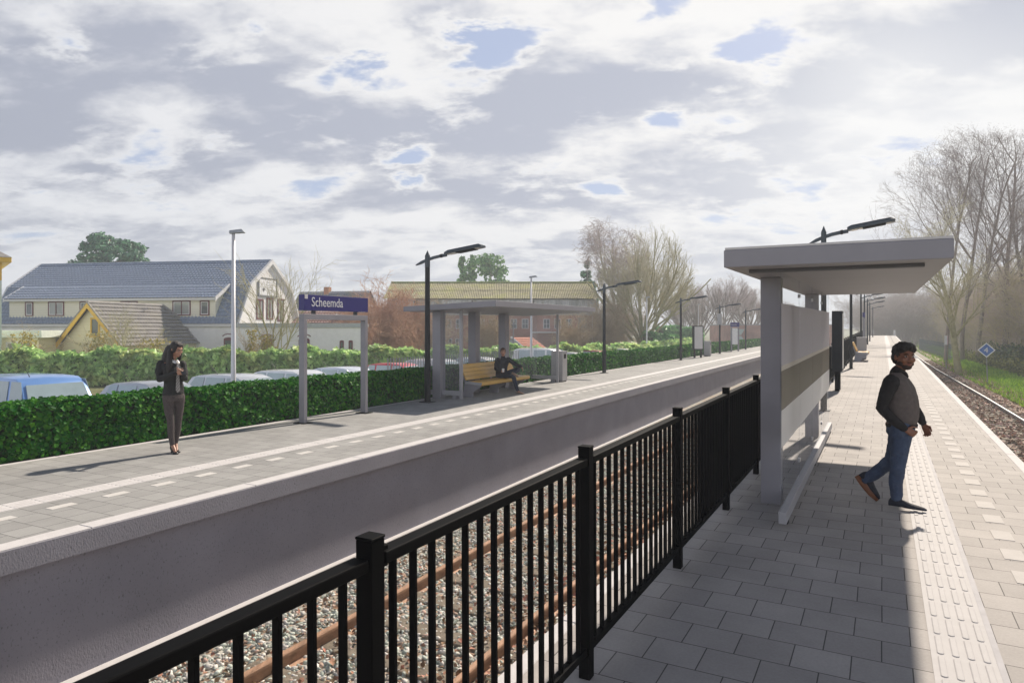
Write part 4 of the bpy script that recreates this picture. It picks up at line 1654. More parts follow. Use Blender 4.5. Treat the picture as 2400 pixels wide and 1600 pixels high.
CARS = [('van', 'bright blue small van with pale windscreen at the left edge behind the hedge', 'van', (0.17, 0.33, 0.68), 9.9, -18.4, True, False),
        ('parked_car', 'dark grey blue hatchback just right of the blue van', 'car', (0.32, 0.35, 0.41), 13.2, -18.3, False, False),
        ('parked_car', 'silver grey hatchback behind the white car park lamp post', 'car', (0.52, 0.56, 0.62), 16.2, -18.2, False, True),
        ('parked_car', 'light silver estate car seen through the left half of the name sign frame', 'car', (0.64, 0.67, 0.72), 18.8, -18.2, False, True),
        ('parked_car', 'pale blue silver hatchback seen through the right half of the name sign frame', 'car', (0.58, 0.64, 0.74), 21.6, -18.3, False, False),
        ('parked_car', 'red hatchback parked behind the hedge', 'car', (0.62, 0.05, 0.07), 25.2, -18.4, False, False),
        ('parked_car', 'white estate car just beyond the red hatchback', 'car', (0.74, 0.74, 0.75), 28.8, -18.6, False, True),
        ('parked_car', 'white hatchback seen through the left shelter behind the bench', 'car', (0.76, 0.76, 0.77), 32.4, -18.2, False, False),
        ('parked_van', 'white van with windscreen showing over the hedge behind the far grey bin', 'van', (0.78, 0.78, 0.79), 37.2, -16.6, True, False),
        ('parked_car', 'pale grey car beyond the white van', 'car', (0.55, 0.56, 0.58), 41.5, -16.6, False, False),
        ('parked_car', 'dull red car whose roof just clears the hedge by the second lamp post', 'car', (0.40, 0.09, 0.09), 45.2, -16.4, False, True),
        ('parked_car', 'white car near the third car park lamp post', 'car', (0.75, 0.75, 0.76), 50.0, -16.0, False, True),
        ('parked_car', 'farthest white car, a sliver of roof left of the black information cabinet', 'car', (0.75, 0.76, 0.78), 62.0, -16.0, False, True)]
for nm, lb, ct, col, s, d, vn, es in CARS:
    p = TF.w(s, 0)
    p = LF.w(s, d)
    make_car(nm, lb, ct, col, (p.x, p.y, GZ + (0.03 if nm == 'parked_car' else 0.05)), -LF.t + RNG.uniform(-0.05, 0.05), vn, es)

# ------------------------------------------------------------------ white car park lamp posts
m_wpole = mat('white lamp post', (0.72, 0.72, 0.73), 0.4, 0.1, 0.04)
lp0 = None
for (px, Y, hh), lb in zip(((547, 18.6, 5.75), (1245, 34.9, 5.75), (1516, 58, 5.75), (1637, 75, 5.75), (1562, 92, 4.6)),
                           ('slim white car park lamp post in front of the white building', 'slim white car park lamp post in front of the mossy barn roof', 'white car park lamp post in front of the multi-stemmed bare tree',
                            'white car park lamp post rising above the black information cabinet', 'short pale post beside the clipped green bush')):
    p = at(px, Y, GZ)
    if lp0 is None:
        t = thing('car_park_lamp', p, lb, 'lamp', rz=0.25, group='white car park lamp posts')
        b = MB()
        b.tube([(0, 0, 0), (0, 0, 1.2), (0, 0, 5.62)], [0.078, 0.07, 0.042], 12)
        b.build('pole', m_wpole, t, smooth=True)
        b = MB()
        b.hexa([(-0.10, -0.1, 5.62), (0.30, -0.14, 5.66), (0.30, 0.14, 5.66), (-0.10, 0.1, 5.62), (-0.10, -0.07, 5.70), (0.22, -0.1, 5.75), (0.22, 0.1, 5.75), (-0.10, 0.07, 5.70)])
        b.build('lamp_head', mat('pale lamp head', (0.42, 0.44, 0.46), 0.4, 0.2), t, bevel=0.01)
        if True:
            b = MB()
            b.tube([(0, 0, 1.30), (0, 0, 1.46)], 0.0755, 12)
            b.build('sticker', mat('red and white sticker', (0.55, 0.22, 0.2), 0.5), t)
        lp0 = t
    else:
        t = copy_tree(lp0)
        t.location = p
        t['label'] = lb
        if hh < 5:
            t.scale = (0.8, 0.8, 0.8)

# ------------------------------------------------------------------ roofs with real tiles
def tiled(o, u, v, nu, nv, amp, step, sub=4, prof='pan'):
    amp, step = amp * 1.35, step * 1.35
    """o corner at the eaves, u along the eaves, v up the slope -> MB of a tiled surface"""
    o, u, v = Vector(o), Vector(u), Vector(v)
    nrm = u.cross(v).normalized()
    if nrm.z < 0:
        nrm = -nrm
    xs = np.linspace(0, nu, nu * sub + 1)
    Vv, Fc = [], []
    rows = []
    for j in range(nv):
        rows += [(j + 0.0, step), (j + 0.999, 0.0)]
    for yy, h in rows:
        for x in xs:
            f = x % 1.0
            if prof == 'pan':
                z = amp * (0.5 + 0.5 * math.cos(2 * math.pi * f))
            elif prof == 'flat':
                z = amp * (1.0 if f < 0.2 else 0.0)
            else:
                z = amp * (0.5 + 0.5 * math.sin(2 * math.pi * x))
            Vv.append(o + u * (x / nu) + v * (yy / nv) + nrm * (z + h))
    n = len(xs)
    for j in range(len(rows) - 1):
        for i in range(n - 1):
            a = j * n + i
            Fc.append((a, a + 1, a + n + 1, a + n))
    b = MB()
    b.add(Vv, Fc)
    return b


def window(parent, M, w, h, m_frame, m_pane_, bars=1, fr=0.07, name='window', hb=0, inner=None, depth=0.05):
    """M maps local (x right, y out, z up; origin bottom centre) into the parent"""
    def P(x, y, z):
        return M @ Vector((x, y, z))

    def bx(b, xa, xb, ya, yb, za, zb):
        b.hexa([P(xa, ya, za), P(xb, ya, za), P(xb, yb, za), P(xa, yb, za), P(xa, ya, zb), P(xb, ya, zb), P(xb, yb, zb), P(xa, yb, zb)])
    b = MB()
    bx(b, -w / 2, -w / 2 + fr, 0, depth, 0, h)
    bx(b, w / 2 - fr, w / 2, 0, depth, 0, h)
    bx(b, -w / 2 + fr, w / 2 - fr, 0, depth, 0, fr)
    bx(b, -w / 2 + fr, w / 2 - fr, 0, depth, h - fr, h)
    for k in range(bars):
        x = -w / 2 + w * (k + 1) / (bars + 1)
        bx(b, x - fr * 0.4, x + fr * 0.4, 0, depth * 0.9, fr, h - fr)
    for k in range(hb):
        z = h * (k + 1) / (hb + 1)
        bx(b, -w / 2 + fr, w / 2 - fr, 0, depth * 0.8, z - fr * 0.3, z + fr * 0.3)
    f = b.build(name, m_frame, parent)
    g = MB()
    bx(g, -w / 2 + fr, w / 2 - fr, 0.004, 0.014, fr, h - fr)
    g.build('pane', m_pane_, f)
    if inner is not None:
        g = MB()
        e = fr * 0.8
        for xa, xb, za, zb in ((-w / 2 + fr, -w / 2 + fr + e, fr, h - fr), (w / 2 - fr - e, w / 2 - fr, fr, h - fr), (-w / 2 + fr + e, w / 2 - fr - e, fr, fr + e), (-w / 2 + fr + e, w / 2 - fr - e, h - fr - e, h - fr)):
            bx(g, xa, xb, 0.015, depth * 0.7, za, zb)
        g.build('sash', inner, f)
    return f


m_pn = mat('window pane', (0.10, 0.12, 0.13), 0.06, 0, 0.2, 0.6, spec=0.8)
m_pn2 = mat('window pane with blind', (0.34, 0.36, 0.34), 0.1, 0, 0.15, 0.8, spec=0.7)
m_maroon = mat('maroon window frame', (0.13, 0.022, 0.03), 0.5, 0, 0.08)
m_wframe = mat('white window frame', (0.74, 0.74, 0.74), 0.5, 0, 0.03)
m_bluetile = mat('blue grey roof tile', (0.25, 0.30, 0.40), 0.35, 0, 0.15, 4, spec=0.6)
m_boardc = stripe_mat('cream weatherboard', (0.80, 0.77, 0.63), (0.84, 0.81, 0.67), 6.0, (0, 0, 1))

# ---- the white gambrel building
ang = math.atan2(3.6, -19.9)                    # direction of the long side, going left from the near right corner
U = Vector((math.cos(ang), math.sin(ang), 0))   # along the long side (to the left)
W_ = Vector((-U.y, U.x, 0))
if W_.y < 0:
    W_ = -W_
B0 = Vector((-19.16, 47.6, 0))
t = thing('white_building', (B0.x, B0.y, GZ), 'long white building with blue grey gambrel roof, dormer row and gable sign', 'building')


def bp(u, w, z):
    """u along to the left, w back from the front face, z absolute height"""
    p = U * u + W_ * w
    return Vector((p.x, p.y, z - GZ))


LB = 20.3
gab = [(0, GZ), (0, 2.17), (1.55, 5.0), (4.5, 7.0), (7.45, 5.0), (9.0, 2.17), (9.0, GZ)]
m_gable = mat('off white gable', (0.78, 0.77, 0.75), 0.85, 0, 0.06, 0.8, dirt=(0.66, 0.66, 0.64), dscale=0.5)
b = MB()
ins = 0.02
b.prism([(w + (0.06 if w < 4.5 else -0.06), z - (0.08 if z > 3 else 0.0)) for w, z in gab], lambda w, z, q: bp(q, w, z), 0.06, LB)
b.build('wall', m_gable, t)
b = MB()
b.prism([(0, GZ), (0, 2.1), (0.05, 2.1), (0.05, GZ)], lambda w, z, q: bp(q, w, z), -0.004, LB)
b.build('front_wall', M_WHITE, t)
# mansard slopes and upper slopes
o = tiled(bp(0.0, -0.16, 2.2), bp(LB, -0.16, 2.2) - bp(0.0, -0.16, 2.2), bp(0, 1.55, 5.02) - bp(0, -0.16, 2.2), 74, 10, 0.035, 0.035)
o.build('lower_roof', m_bluetile, t)
o = tiled(bp(0.0, 1.5, 4.97), bp(LB, 1.5, 4.97) - bp(0.0, 1.5, 4.97), bp(0, 4.5, 7.02) - bp(0, 1.5, 4.97), 74, 11, 0.04, 0.035)
o.build('roof', m_bluetile, t)
o = tiled(bp(1.55, -0.2, 4.03), bp(18.9, -0.2, 4.03) - bp(1.55, -0.2, 4.03), bp(0, 1.56, 5.05) - bp(0, -0.2, 4.03), 63, 5, 0.04, 0.035)
o.build('dormer_roof', m_bluetile, t)
b = MB()
b.quad(bp(0, 4.5, 7.03), bp(LB, 4.5, 7.03), bp(LB, 7.45, 5.03), bp(0, 7.45, 5.03))
b.quad(bp(0, 7.45, 5.03), bp(LB, 7.45, 5.03), bp(LB, 9.1, 2.2), bp(0, 9.1, 2.2))
b.build('rear_roof', m_bluetile, t)
b = MB()
b.tube([bp(0, 4.5, 7.06), bp(LB, 4.5, 7.06)], 0.09, 8)
b.build('ridge', m_bluetile, t)
# dormer front
b = MB()
b.prism([(0.12, 2.55), (0.12, 4.06), (1.5, 4.88), (1.5, 2.55)], lambda w, z, q: bp(q, w, z), 1.75, 18.75)
dw = b.build('dormer_wall', m_boardc, t)
b = MB()
for (wa, za, wb, zb, uu) in ((-0.22, 4.0, 1.5, 5.02, 1.5), (-0.22, 4.0, 1.5, 5.02, 18.88)):
    b.hexa([bp(uu, wa, za - 0.16), bp(uu + 0.1, wa, za - 0.16), bp(uu + 0.1, wb, zb - 0.16), bp(uu, wb, zb - 0.16), bp(uu, wa, za + 0.1), bp(uu + 0.1, wa, za + 0.1), bp(uu + 0.1, wb, zb + 0.1), bp(uu, wb, zb + 0.1)])
b.hexa([bp(1.6, -0.23, 3.88), bp(18.88, -0.23, 3.88), bp(18.88, 0.11, 3.88), bp(1.6, 0.11, 3.88), bp(1.6, -0.25, 4.03), bp(18.88, -0.25, 4.03), bp(18.88, 0.11, 4.06), bp(1.6, 0.11, 4.06)])
b.hexa([bp(-0.03, -0.2, 2.02), bp(LB, -0.2, 2.02), bp(LB, -0.01, 2.02), bp(-0.03, -0.01, 2.02), bp(-0.03, -0.22, 2.2), bp(LB, -0.22, 2.2), bp(LB, -0.01, 2.2), bp(-0.03, -0.01, 2.2)])
# verge boards of the two gables
for uu in (-0.16, LB):
    for (wa, za), (wb, zb) in ((gab[1], gab[2]), (gab[2], gab[3]), (gab[3], gab[4]), (gab[4], gab[5])):
        b.hexa([bp(uu, wa, za - 0.22), bp(uu + 0.2, wa, za - 0.22), bp(uu + 0.2, wb, zb - 0.22), bp(uu, wb, zb - 0.22), bp(uu, wa, za + 0.12), bp(uu + 0.2, wa, za + 0.12), bp(uu + 0.2, wb, zb + 0.12), bp(uu, wb, zb + 0.12)])
b.build('fascia', m_wframe, t)


def face_matrix(p, right, out):
    right, out = right.normalized(), out.normalized()
    return Matrix(((right.x, out.x, 0, p.x), (right.y, out.y, 0, p.y), (0, 0, 1, p.z), (0, 0, 0, 1)))


for pxc, w, bars in ((69, 0.70, 0), (132, 1.35, 1), (214, 1.9, 2), (303, 1.4, 1), (426, 1.42, 1), (480, 0.74, 0)):
    a = (pxc - CX) / F_
    q0 = B0 + W_ * 0.12
    u = (a * q0.y - q0.x) / (U.x - a * U.y)
    window(t, face_matrix(bp(u, 0.118, 2.80), -U, -W_), w, 1.05, m_maroon, m_pn2 if bars == 1 else m_pn, bars, 0.075, inner=m_wframe)
# ground floor windows under the mansard, on the white wall (arched heads)
for u in (14.2, 16.0, 19.0):
    window(t, face_matrix(bp(u, -0.006, 0.3), -U, -W_), 0.9, 1.25, m_maroon, m_pn, 1, 0.09)
# gable: sign and windows
Gm = lambda w, z: face_matrix(bp(0.058, w, z), W_, -U)
m_signw = mat('white sign board', (0.78, 0.79, 0.80), 0.5)
b = MB()
M = Gm(4.05, 4.38)
b.hexa([M @ Vector(p) for p in ((-1.15, 0.0, 0), (1.15, 0.0, 0), (1.15, 0.06, 0), (-1.15, 0.06, 0), (-1.15, 0.0, 1.15), (1.15, 0.0, 1.15), (1.15, 0.06, 1.15), (-1.15, 0.06, 1.15))])
gs = b.build('gable_sign', m_signw, t)
b = MB()
for xa, xb, za, zb in ((-1.36, -1.30, -0.14, 1.3), (1.30, 1.36, -0.14, 1.3), (-1.30, 1.30, 1.24, 1.3), (-1.30, 1.30, -0.14, -0.08)):
    b.hexa([M @ Vector(p) for p in ((xa, 0.0, za), (xb, 0.0, za), (xb, 0.08, za), (xa, 0.08, za), (xa, 0.0, zb), (xb, 0.0, zb), (xb, 0.08, zb), (xa, 0.08, zb))])
b.build('sign_frame', mat('grey sign frame', (0.16, 0.17, 0.18), 0.5), gs)
# the emblem: a dark shield under a ring, and five short lines of grey script too small to read
b = MB()
em = [(-0.74, 0.52), (-0.5, 0.52), (-0.5, 0.36), (-0.62, 0.22), (-0.74, 0.36)]
b.prism(em, lambda x, z, q: M @ Vector((x, q, z)), 0.061, 0.066)
for k in range(14):
    a0, a1 = 2 * math.pi * k / 14, 2 * math.pi * (k + 1) / 14
    c0, c1 = (math.cos(a0), math.sin(a0)), (math.cos(a1), math.sin(a1))
    b.quad(M @ Vector((-0.62 + 0.27 * c0[0], 0.062, 0.62 + 0.33 * c0[1])), M @ Vector((-0.62 + 0.27 * c1[0], 0.062, 0.62 + 0.33 * c1[1])),
           M @ Vector((-0.62 + 0.25 * c1[0], 0.062, 0.62 + 0.31 * c1[1])), M @ Vector((-0.62 + 0.25 * c0[0], 0.062, 0.62 + 0.31 * c0[1])))
b.build('emblem', mat('dark emblem', (0.09, 0.09, 0.10), 0.6), gs)
b = MB()
rl = random.Random(3)
for k in range(5):
    z = 0.92 - 0.18 * k
    x = 0.02 + rl.uniform(-0.1, 0.08)
    for j in range(rl.randint(5, 8)):
        w = rl.uniform(0.05, 0.10)
        hh = rl.choice((0.055, 0.055, 0.09))
        b.quad(M @ Vector((x, 0.0625, z)), M @ Vector((x + w, 0.0625, z + 0.01)), M @ Vector((x + w * 0.9, 0.0625, z + hh)), M @ Vector((x + w * 0.15, 0.0625, z + hh * 0.9)))
        x += w + 0.02
b.build('sign_script', mat('grey script', (0.30, 0.31, 0.33), 0.6), gs)
for w, z, h in ((3.0, 2.55, 1.5), (4.4, 2.55, 1.65), (6.0, 2.45, 1.75)):
    window(t, Gm(w, z), 0.95, h, m_maroon, m_pn2, 1, 0.1, hb=0)
# ---- flat roofed white annex in front of the gable
A0 = Vector((-18.9, 46.2, 0))
dirA = Vector((0.988, 0.152, 0)).normalized()
t = thing('white_annex', (A0.x, A0.y, GZ), 'low flat roofed white annex with arched maroon windows right of the white gable', 'building')
nA = Vector((dirA.y, -dirA.x, 0))


def ap(u, w, z):
    p = dirA * u - nA * w
    return Vector((p.x, p.y, z - GZ))


LA = 8.7
b = MB()
b.hexa([ap(0, 0, GZ), ap(LA, 0, GZ), ap(LA, 7, GZ), ap(0, 7, GZ), ap(0, 0, 1.95), ap(LA, 0, 1.95), ap(LA, 7, 1.95), ap(0, 7, 1.95)])
b.build('wall', mat('white painted brick', (0.88, 0.88, 0.89), 0.8, 0, 0.05, 3, 0.3, 20), t)
b = MB()
b.hexa([ap(-0.1, -0.12, 1.951), ap(LA + 0.1, -0.12, 1.951), ap(LA + 0.1, 7, 1.951), ap(-0.1, 7, 1.951), ap(-0.1, -0.12, 2.25), ap(LA + 0.1, -0.12, 2.25), ap(LA + 0.1, 7, 2.25), ap(-0.1, 7, 2.25)])
b.build('roof_edge', mat('zinc roof edge', (0.42, 0.45, 0.46), 0.5, 0.2), t)
for pxc, w, h in ((536, 0.62, 1.15), (626, 0.7, 1.1), (713, 0.72, 1.1), (801, 0.28, 0.9), (822, 0.28, 0.9)):
    a = (pxc - CX) / F_
    u = (a * A0.y - A0.x) / (dirA.x - a * dirA.y)
    M = face_matrix(ap(u, 0, 0.1 if w > 0.5 else 0.2), dirA, nA)
    f = window(t, M, w, h - 0.1, m_maroon, m_pn, 0, 0.08)
    b = MB()
    pts = []
    for k in range(9):
        an = math.pi * k / 8
        pts.append((math.cos(an) * w / 2, h - 0.1 + math.sin(an) * w * 0.22))
    b.prism(pts, lambda x, z, q: M @ Vector((x, q, z)), 0.0, 0.045)
    b.build('arched_head', m_maroon, f)
    if w > 0.5:
        b = MB()
        for k in range(8):
            a0, a1 = math.pi * (0.12 + 0.095 * k), math.pi * (0.12 + 0.095 * (k + 1))
            pr = lambda an, r: (math.cos(an) * (w / 2 + r), h + 0.12 + math.sin(an) * (w * 0.22 + r) - 0.1)
            (xa, za), (xb, zb), (xc, zc), (xd, zd) = pr(a0, 0.14), pr(a1, 0.14), pr(a1, 0.08), pr(a0, 0.08)
            b.hexa([M @ Vector(p) for p in ((xa, 0, za), (xb, 0, zb), (xb, 0.05, zb), (xa, 0.05, za), (xd, 0, zd), (xc, 0, zc), (xc, 0.05, zc), (xd, 0.05, zd))])
        b.build('arch_moulding', m_maroon, f)
b = MB()
b.hexa([ap(-1.4, -0.3, 1.05), ap(-1.1, -0.3, 1.05), ap(-1.1, -0.05, 1.05), ap(-1.4, -0.05, 1.05), ap(-1.4, -0.2, 1.25), ap(-1.1, -0.2, 1.25), ap(-1.1, -0.05, 1.25), ap(-1.4, -0.05, 1.25)])

# ---- cream house with the yellow gable
m_oldtile = mat('weathered grey roof tile', (0.30, 0.285, 0.275), 0.8, 0, 0.25, 3, 0.3, 30, dirt=(0.37, 0.35, 0.30), dscale=1.2)
m_cream = stripe_mat('cream boards', (0.88, 0.82, 0.58), (0.90, 0.84, 0.61), 5.0, (0, 0, 1), 0.7)
m_yel = mat('yellow trim', (0.80, 0.50, 0.06), 0.5, 0, 0.08, 4)
Lh, Rh = Vector((0.2, 0.98, 0)).normalized(), Vector((0.98, -0.2, 0)).normalized()
H0 = Vector((-25.75, 41.8, 0))
t = thing('cream_house', (H0.x, H0.y, GZ), 'cream house with yellow edged gable and weathered grey tiled hip roof', 'house')


def hp_(r, l, z):
    p = Rh * r + Lh * l
    return Vector((p.x, p.y, z - GZ))


b = MB()
b.prism([(-2.1, GZ), (2.1, GZ), (2.1, 1.0), (0, 3.26), (-2.1, 1.0)], lambda r, z, q: hp_(r, q, z), 0, 8.0)
b.build('wall', m_cream, t)
ez, rz_ = 0.80, 3.42
slope_r = lambda l: [hp_(2.38, l, ez), hp_(0, l, rz_)]
# right slope trimmed to the hip at the far end: build as rows of tiles shortened towards the ridge
b = MB()
nv = 11
for j in range(nv):
    f0, f1 = j / nv, (j + 1) / nv
    l1 = 8.4 - 2.1 * f0
    nu = int((l1 + 0.3) / 0.24)
    r0, r1 = 2.38 * (1 - f0), 2.38 * (1 - f1)
    z0, z1 = ez + (rz_ - ez) * f0, ez + (rz_ - ez) * f1
    o_ = tiled(hp_(r0, -0.3, z0), hp_(r0, l1, z0) - hp_(r0, -0.3, z0), hp_(r1, -0.3, z1) - hp_(r0, -0.3, z0), nu, 1, 0.035, 0.045, 5, 'pan')
    b.add(o_.v, o_.f)
b.build('roof', m_oldtile, t)
o_ = tiled(hp_(-2.38, -0.3, ez), hp_(-2.38, 6.6, ez) - hp_(-2.38, -0.3, ez), hp_(0, -0.3, rz_) - hp_(-2.38, -0.3, ez), 28, 11, 0.035, 0.045, 4)
o_.build('roof', m_oldtile, t)
b = MB()
b.add([hp_(2.4, 8.42, ez), hp_(-2.4, 8.42, ez), hp_(0, 6.3, rz_ + 0.02)], [(0, 1, 2)])
b.build('hip_end', m_oldtile, t)
b = MB()
b.tube([hp_(0, -0.32, rz_ + 0.06), hp_(0, 6.3, rz_ + 0.06)], 0.10, 8)
b.tube([hp_(0, 6.3, rz_ + 0.05), hp_(2.4, 8.42, ez + 0.06)], 0.09, 8)
b.build('ridge', m_oldtile, t)
b = MB()
for sg in (-1, 1):
    p = [(0, rz_ - 0.30), (sg * 2.42, ez - 0.34), (sg * 2.42, ez - 0.02), (0, rz_ + 0.02)]
    b.prism(p if sg > 0 else p[::-1], lambda r, z, q: hp_(r, q, z), -0.36, -0.31)
b.build('barge_board', m_yel, t)
b = MB()
for sg in (-1, 1):
    p = [(0, rz_ + 0.021), (sg * 2.42, ez - 0.019), (sg * 2.42, ez + 0.08), (0, rz_ + 0.14)]
    b.prism(p if sg > 0 else p[::-1], lambda r, z, q: hp_(r, q, z), -0.38, -0.30)
b.build('verge_tiles', m_oldtile, t)
M = face_matrix(hp_(0.28, 0, 1.35), Rh, -Lh)
window(t, M, 0.66, 1.2, m_yel, m_pn, 0, 0.10)
# left wing of the roof
o_ = tiled(hp_(-4.3, 1.4, 0.85), hp_(-1.0, 1.4, 0.85) - hp_(-4.3, 1.4, 0.85), hp_(-2.6, 4.2, 3.25) - hp_(-4.3, 1.4, 0.85), 14, 9, 0.035, 0.045)
o_.build('wing_roof', m_oldtile, t)
b = MB()
b.hexa([hp_(-3.5, 2.0, GZ), hp_(-2.1, 2.0, GZ), hp_(-2.1, 5, GZ), hp_(-3.5, 5, GZ), hp_(-3.5, 2.0, 1.0), hp_(-2.1, 2.0, 1.0), hp_(-2.1, 5, 1.0), hp_(-3.5, 5, 1.0)])
b.build('wing_wall', m_cream, t)

# ---- cream garage with a pale flat roof edge, far left
p = at(50, 40, GZ)
t = thing('cream_garage', p, 'low cream outbuilding with pale flat roof edge and white framed window, far left', 'building', rz=0.1)
b = MB()
b.box(-3.4, 0.95, 0, 4, 0, 2.5)
b.build('wall', m_cream, t)
b = MB()
b.box(-3.5, 1.25, -0.25, 4.1, 2.501, 2.92)
b.build('roof_edge', mat('pale green white board', (0.66, 0.72, 0.66), 0.6), t)
window(t, Matrix.Translation((-0.1, 0, 1.05)) @ Matrix.Diagonal((1, -1, 1, 1)), 1.45, 1.2, m_wframe, m_pn2, 1, 0.1)
# ---- house at the left edge with yellow eaves
p = at(4, 36.5, GZ)
t = thing('yellow_eaves_house', p, 'corner of a cream house with yellow eaves cut off by the left picture edge', 'house', rz=R_(41))
b = MB()
b.box(-6, 0, 0, 7, 0, 6.55)
b.build('wall', mat('mint white wall', (0.66, 0.74, 0.66), 0.7), t)
b = MB()
b.box(-6.4, 0.40, -0.4, 7.4, 6.551, 6.82)
b.build('eaves', m_yel, t, bevel=0.03)
b = MB()
b.box(-0.22, 0.003, -0.02, -0.003, 5.6, 6.55)
b.build('corner_board', m_yel, t)
b = MB()
b.add([(-6.4, -0.42, 6.825), (0.42, -0.42, 6.825), (0.42, 7.4, 6.825), (-6.4, 7.4, 6.825), (-3, 2, 9.0), (-3, 5, 9.0)], [(0, 1, 4), (1, 2, 5, 4), (2, 3, 5), (3, 0, 4, 5)])
b.build('roof', m_oldtile, t)

# ---- brick house behind the name sign
m_brick = brick_mat('red brick', (0.50, 0.24, 0.17), (0.43, 0.20, 0.145), (0.52, 0.45, 0.40))
m_dtile = mat('dark grey roof tile', (0.22, 0.235, 0.27), 0.5, 0, 0.2, 3, dirt=(0.2, 0.22, 0.12), dscale=0.5)
H1 = at(866, 64, GZ)
t = thing('brick_house', H1, 'brick house with grey tiled roof and chimney behind the station name sign', 'house')
Uh = Vector((-0.975, 0.22, 0)).normalized()
Wh = Vector((0.22, 0.975, 0)).normalized()
rz2 = zz(682, 64)


def bh(u, w, z):
    p = Uh * u + Wh * w
    return Vector((p.x, p.y, z - GZ))


b = MB()
b.prism([(-3.0, GZ), (3.0, GZ), (3.0, rz2 - 3.0), (0, rz2 - 0.15), (-3.0, rz2 - 3.0)], lambda w, z, q: bh(q, w, z), 0, 7.0)
b.build('wall', m_brick, t)
o_ = tiled(bh(-0.15, -3.2, rz2 - 3.1), bh(7.1, -3.2, rz2 - 3.1) - bh(-0.15, -3.2, rz2 - 3.1), bh(-0.15, 0, rz2) - bh(-0.15, -3.2, rz2 - 3.1), 28, 12, 0.035, 0.04)
o_.build('roof', m_dtile, t)
b = MB()
b.quad(bh(-0.15, 0, rz2), bh(7.1, 0, rz2), bh(7.1, 3.2, rz2 - 3.1), bh(-0.15, 3.2, rz2 - 3.1))
b.build('rear_roof', m_dtile, t)
b = MB()
b.hexa([bh(4.0, -0.35, rz2 - 0.4), bh(4.0 + 0.5, -0.35, rz2 - 0.4), bh(4.5, 0.2, rz2 - 0.4), bh(4.0, 0.2, rz2 - 0.4), bh(4.0, -0.35, rz2 + 0.42), bh(4.5, -0.35, rz2 + 0.42), bh(4.5, 0.2, rz2 + 0.42), bh(4.0, 0.2, rz2 + 0.42)])
b.build('chimney', mat('orange chimney brick', (0.42, 0.2, 0.11), 0.8, 0, 0.2, 12), t)
window(t, face_matrix(bh(0, 0.2, rz2 - 2.6), Wh, -Uh), 0.7, 1.3, m_wframe, m_pn, 0, 0.09)
for u in (1.5, 2.4):
    window(t, face_matrix(bh(u, -3.0, rz2 - 4.5), -Uh, -Wh), 0.75, 1.0, m_wframe, m_pn2, 0, 0.1)
# low house with dusky red tiles behind the annex
H2 = at(805, 55, GZ)
t = thing('red_tiled_house', H2, 'low house with dusky red tiled roof peeping over the white annex under the sign crossbar', 'house')
b = MB()
b.box(-5.0, 0.3, 0.4, 5, 0, 3.3)
b.build('wall', m_brick, t)
o_ = tiled((-5.2, 0, 3.3), (5.2 + 0.0, 0, 0), (0, 2.0, 1.15), 22, 7, 0.035, 0.04)
o_.build('roof', mat('dusky red tile', (0.30, 0.17, 0.15), 0.6, 0, 0.2, 4), t)
b = MB()
b.hexa([(-0.95, 0.55, 3.68), (-0.45, 0.55, 3.68), (-0.45, 1.3, 4.12), (-0.95, 1.3, 4.12), (-0.95, 0.50, 3.78), (-0.45, 0.50, 3.78), (-0.45, 1.25, 4.22), (-0.95, 1.25, 4.22)])
b.build('skylight', m_wframe, t)

# ---- the long barn with the mossy roof
YB = 72.0
bz = lambda py: zz(py, YB)
m_moss = mat('mossy corrugated roof', (0.31, 0.285, 0.165), 0.9, 0, 0.3, 1.2, 0.4, 20, dirt=(0.36, 0.37, 0.10), dscale=0.55, stretch=(1, 1, 1))
m_corr = mat('grey corrugated cladding', (0.5, 0.51, 0.49), 0.7, 0, 0.25, 2.5, dirt=(0.16, 0.17, 0.12), dscale=0.9, stretch=(1, 1, 0.3))
p0 = at(905, YB, GZ)
p1 = at(1400, YB, GZ)
LBn = p1.x - p0.x
t = thing('barn', p0, 'long old barn with mossy corrugated roof over a red brick front with white windows', 'barn')
zr, ze = bz(656) - GZ, bz(701) - GZ
o_ = tiled((-0.35, 0, ze), (LBn + 0.4, 0, 0), (0, 5.0, zr - ze), 120, 2, 0.05, 0.03, 4, 'wave')
o_.build('roof', m_moss, t)
b = MB()
b.quad((-0.35, 5, zr), (LBn, 5, zr), (LBn, 10, ze), (-0.35, 10, ze))
b.build('rear_roof', m_moss, t)
b = MB()
b.tube([(-0.35, 5, zr + 0.05), (LBn + 0.05, 5, zr + 0.05)], 0.13, 8)
b.build('ridge', mat('moss ridge', (0.20, 0.24, 0.06), 0.9), t)
b = MB()
b.prism([(0.35, 0), (9.65, 0), (9.65, ze - 0.1), (5, zr - 0.15), (0.35, ze - 0.1)], lambda w, z, q: (q, w, z), 0, LBn)
b.build('wall', m_corr, t)
o_ = tiled((0, 0.3, bz(742) - GZ), (LBn, 0, 0), (0, 0.02, ze - bz(742) + GZ - 0.05), 110, 1, 0.04, 0.0, 4, 'wave')
o_.build('cladding', m_corr, t)
for x0, x1 in ((2.9, 3.3), (9.0, 9.12), (15.5, 15.6)):
    b = MB()
    b.box(x0, x1, 0.20, 0.28, bz(738) - GZ, ze - 0.1)
    b.build('cladding_gap', mat('dark gap', (0.05, 0.05, 0.045), 0.9), t)
zt = bz(740) - GZ
b = MB()
b.box(-0.2, LBn - 0.05, -3.2, 0.29, 0, zt)
b.build('brick_front', brick_mat('barn brick', (0.44, 0.21, 0.155), (0.37, 0.175, 0.13), (0.46, 0.39, 0.35)), t)
b = MB()
b.box(-0.3, LBn + 0.05, -3.32, 0.28, zt + 0.001, zt + 0.16)
b.build('coping', mat('pale coping', (0.45, 0.44, 0.42), 0.8), t)
YF = YB - 3.2
